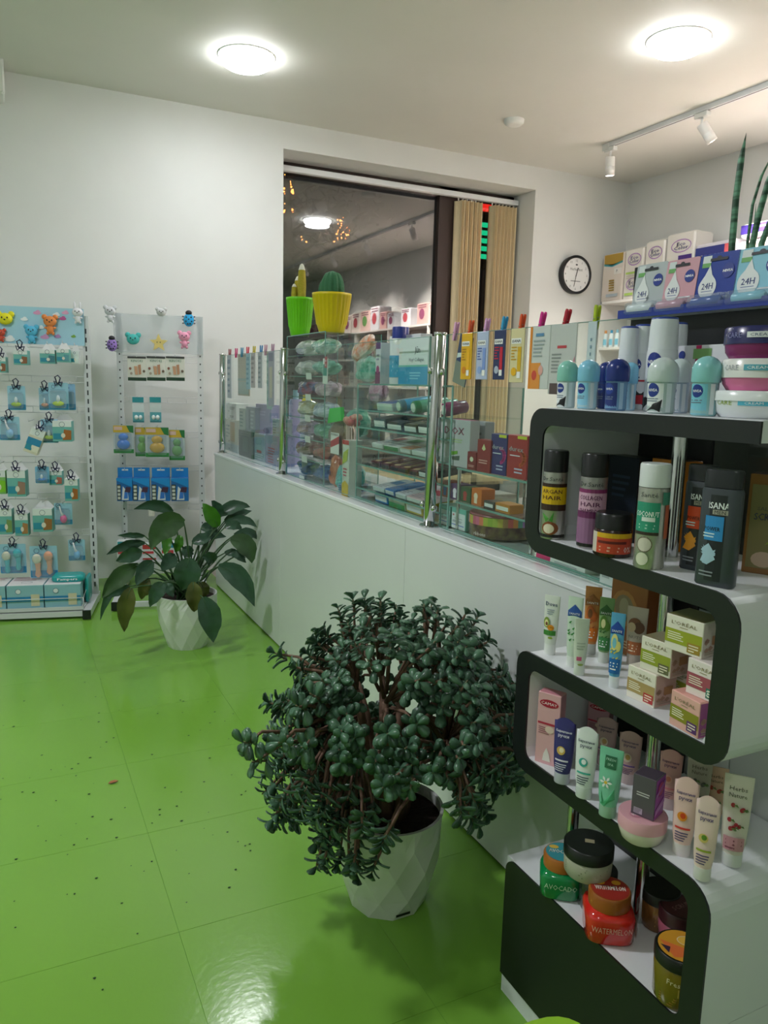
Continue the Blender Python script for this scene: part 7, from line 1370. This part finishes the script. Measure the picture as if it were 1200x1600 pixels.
for k, (b, c_, lab) in enumerate((((183, 856, 212, 888), '#3a9aa8', 'teal and red pack on the lowest basket of the rear stand, left'), ((222, 862, 245, 888), '#b83a3a', 'red and white pack on the lowest basket of the rear stand, middle'), ((252, 858, 276, 886), '#2f93b8', 'blue pack on the lowest basket of the rear stand, right'))):
    P, w_, h_ = rectat(A2, b, .22); P.z = .20; t = thing('hygiene_pack', lab, 'packet', P, SA); MB().cbox((-w_/2, 0, 0), (w_/2, .06, h_), mt('#dfe4e4', .35), .006).build('pack', t); p = Print(lambda x, z, o: Vector((x, -o, z)), .001); p.rect(-w_*.45, h_*.68, w_*.45, h_*.95, c_, n=2); p.rect(-w_*.45, h_*.35, w_*.3, h_*.55, '#c9404a', n=2); p.rect(-w_*.45, h_*.05, w_*.45, h_*.15, c_, n=2); p.build(t, 'front_print')
MB().box((-.48, -.26, .192), (-.02, -.03, .199), WIRE).tube([(-.48, -.26, .25), (-.02, -.26, .25)], .003, WIRE, 5).build('basket', st2)
# ---- repeats share a group phrase
GN = {'cream_tube': 'hand cream tubes on the display stand', 'care_tube': 'care tubes on the box shelf of the display stand', 'cream_box': 'stacked cream cartons', 'soap_box': 'tall soap boxes', 'serum_box': 'cartons behind the shampoo bottles', 'shampoo_bottle': 'shampoo bottles with black caps', 'shower_gel': 'dark shower gel bottles',
 'scrub_jar': 'square scrub jars on the lowest shelf', 'cosmetic_jar': 'round jars on the lowest shelf', 'roll_on': 'roll-on deodorants on the stand top', 'deodorant_spray': 'white deodorant sprays on the stand top', 'body_cream_jar': 'stacked cream jars', 'care_box': 'care cartons on the stand top', 'lip_balm': 'lip balm packs', 'clothes_peg': 'clothes pegs along the glass top',
 'face_mask_card': 'mask cards hanging on the glass', 'brush_card': 'narrow cards on the far glass', 'comb_pack': 'long packs on the far glass', 'medicine_box': 'boxes behind the far glass pane', 'lotion_bottle': 'lotion bottles', 'goods_packet': 'packets in the glass rack', 'price_tag': 'price tags on the glass rack', 'potted_cactus': 'cactus pots on the glass rack',
 'goods_box': 'boxes behind the glass screen', 'lying_bottle': 'bottles lying in the showcase', 'supplement_jar': 'supplement jars on the showcase', 'collagen_box': 'white boxes on the showcase', 'diaper_pack': 'packs along the top wall shelf', 'small_bottle': 'small bottles on the second wall shelf', 'goods_carton': 'cartons along the wall shelves', 'wire_display_stand': 'wire display stands',
 'plush_magnet': 'plush magnets on the stand headers', 'baby_care_box': 'baby boxes hung on the left stand', 'pacifier_card': 'baby cards hung on the left stand', 'brush_set_card': 'brush sets on the left stand', 'gift_set_box': 'long boxes on the stand tray', 'wet_wipes_pack': 'wipes packs', 'foot_patch_packet': 'packets with feet picture', 'nipple_card': 'small teal cards', 'teether_card': 'teether cards',
 'pump_box': 'blue boxes on the rear stand', 'hygiene_pack': 'packs in the rear stand basket', 'ceiling_lamp': 'round ceiling lamps', 'track_spotlight': 'spotlights on the track', 'street_tree': 'trees outside the window'}
for o in bpy.data.objects:
    k = o.name.split('.')[0]
    if o.parent is None and 'category' in o and k in GN and 'group' not in o: o['group'] = GN[k]
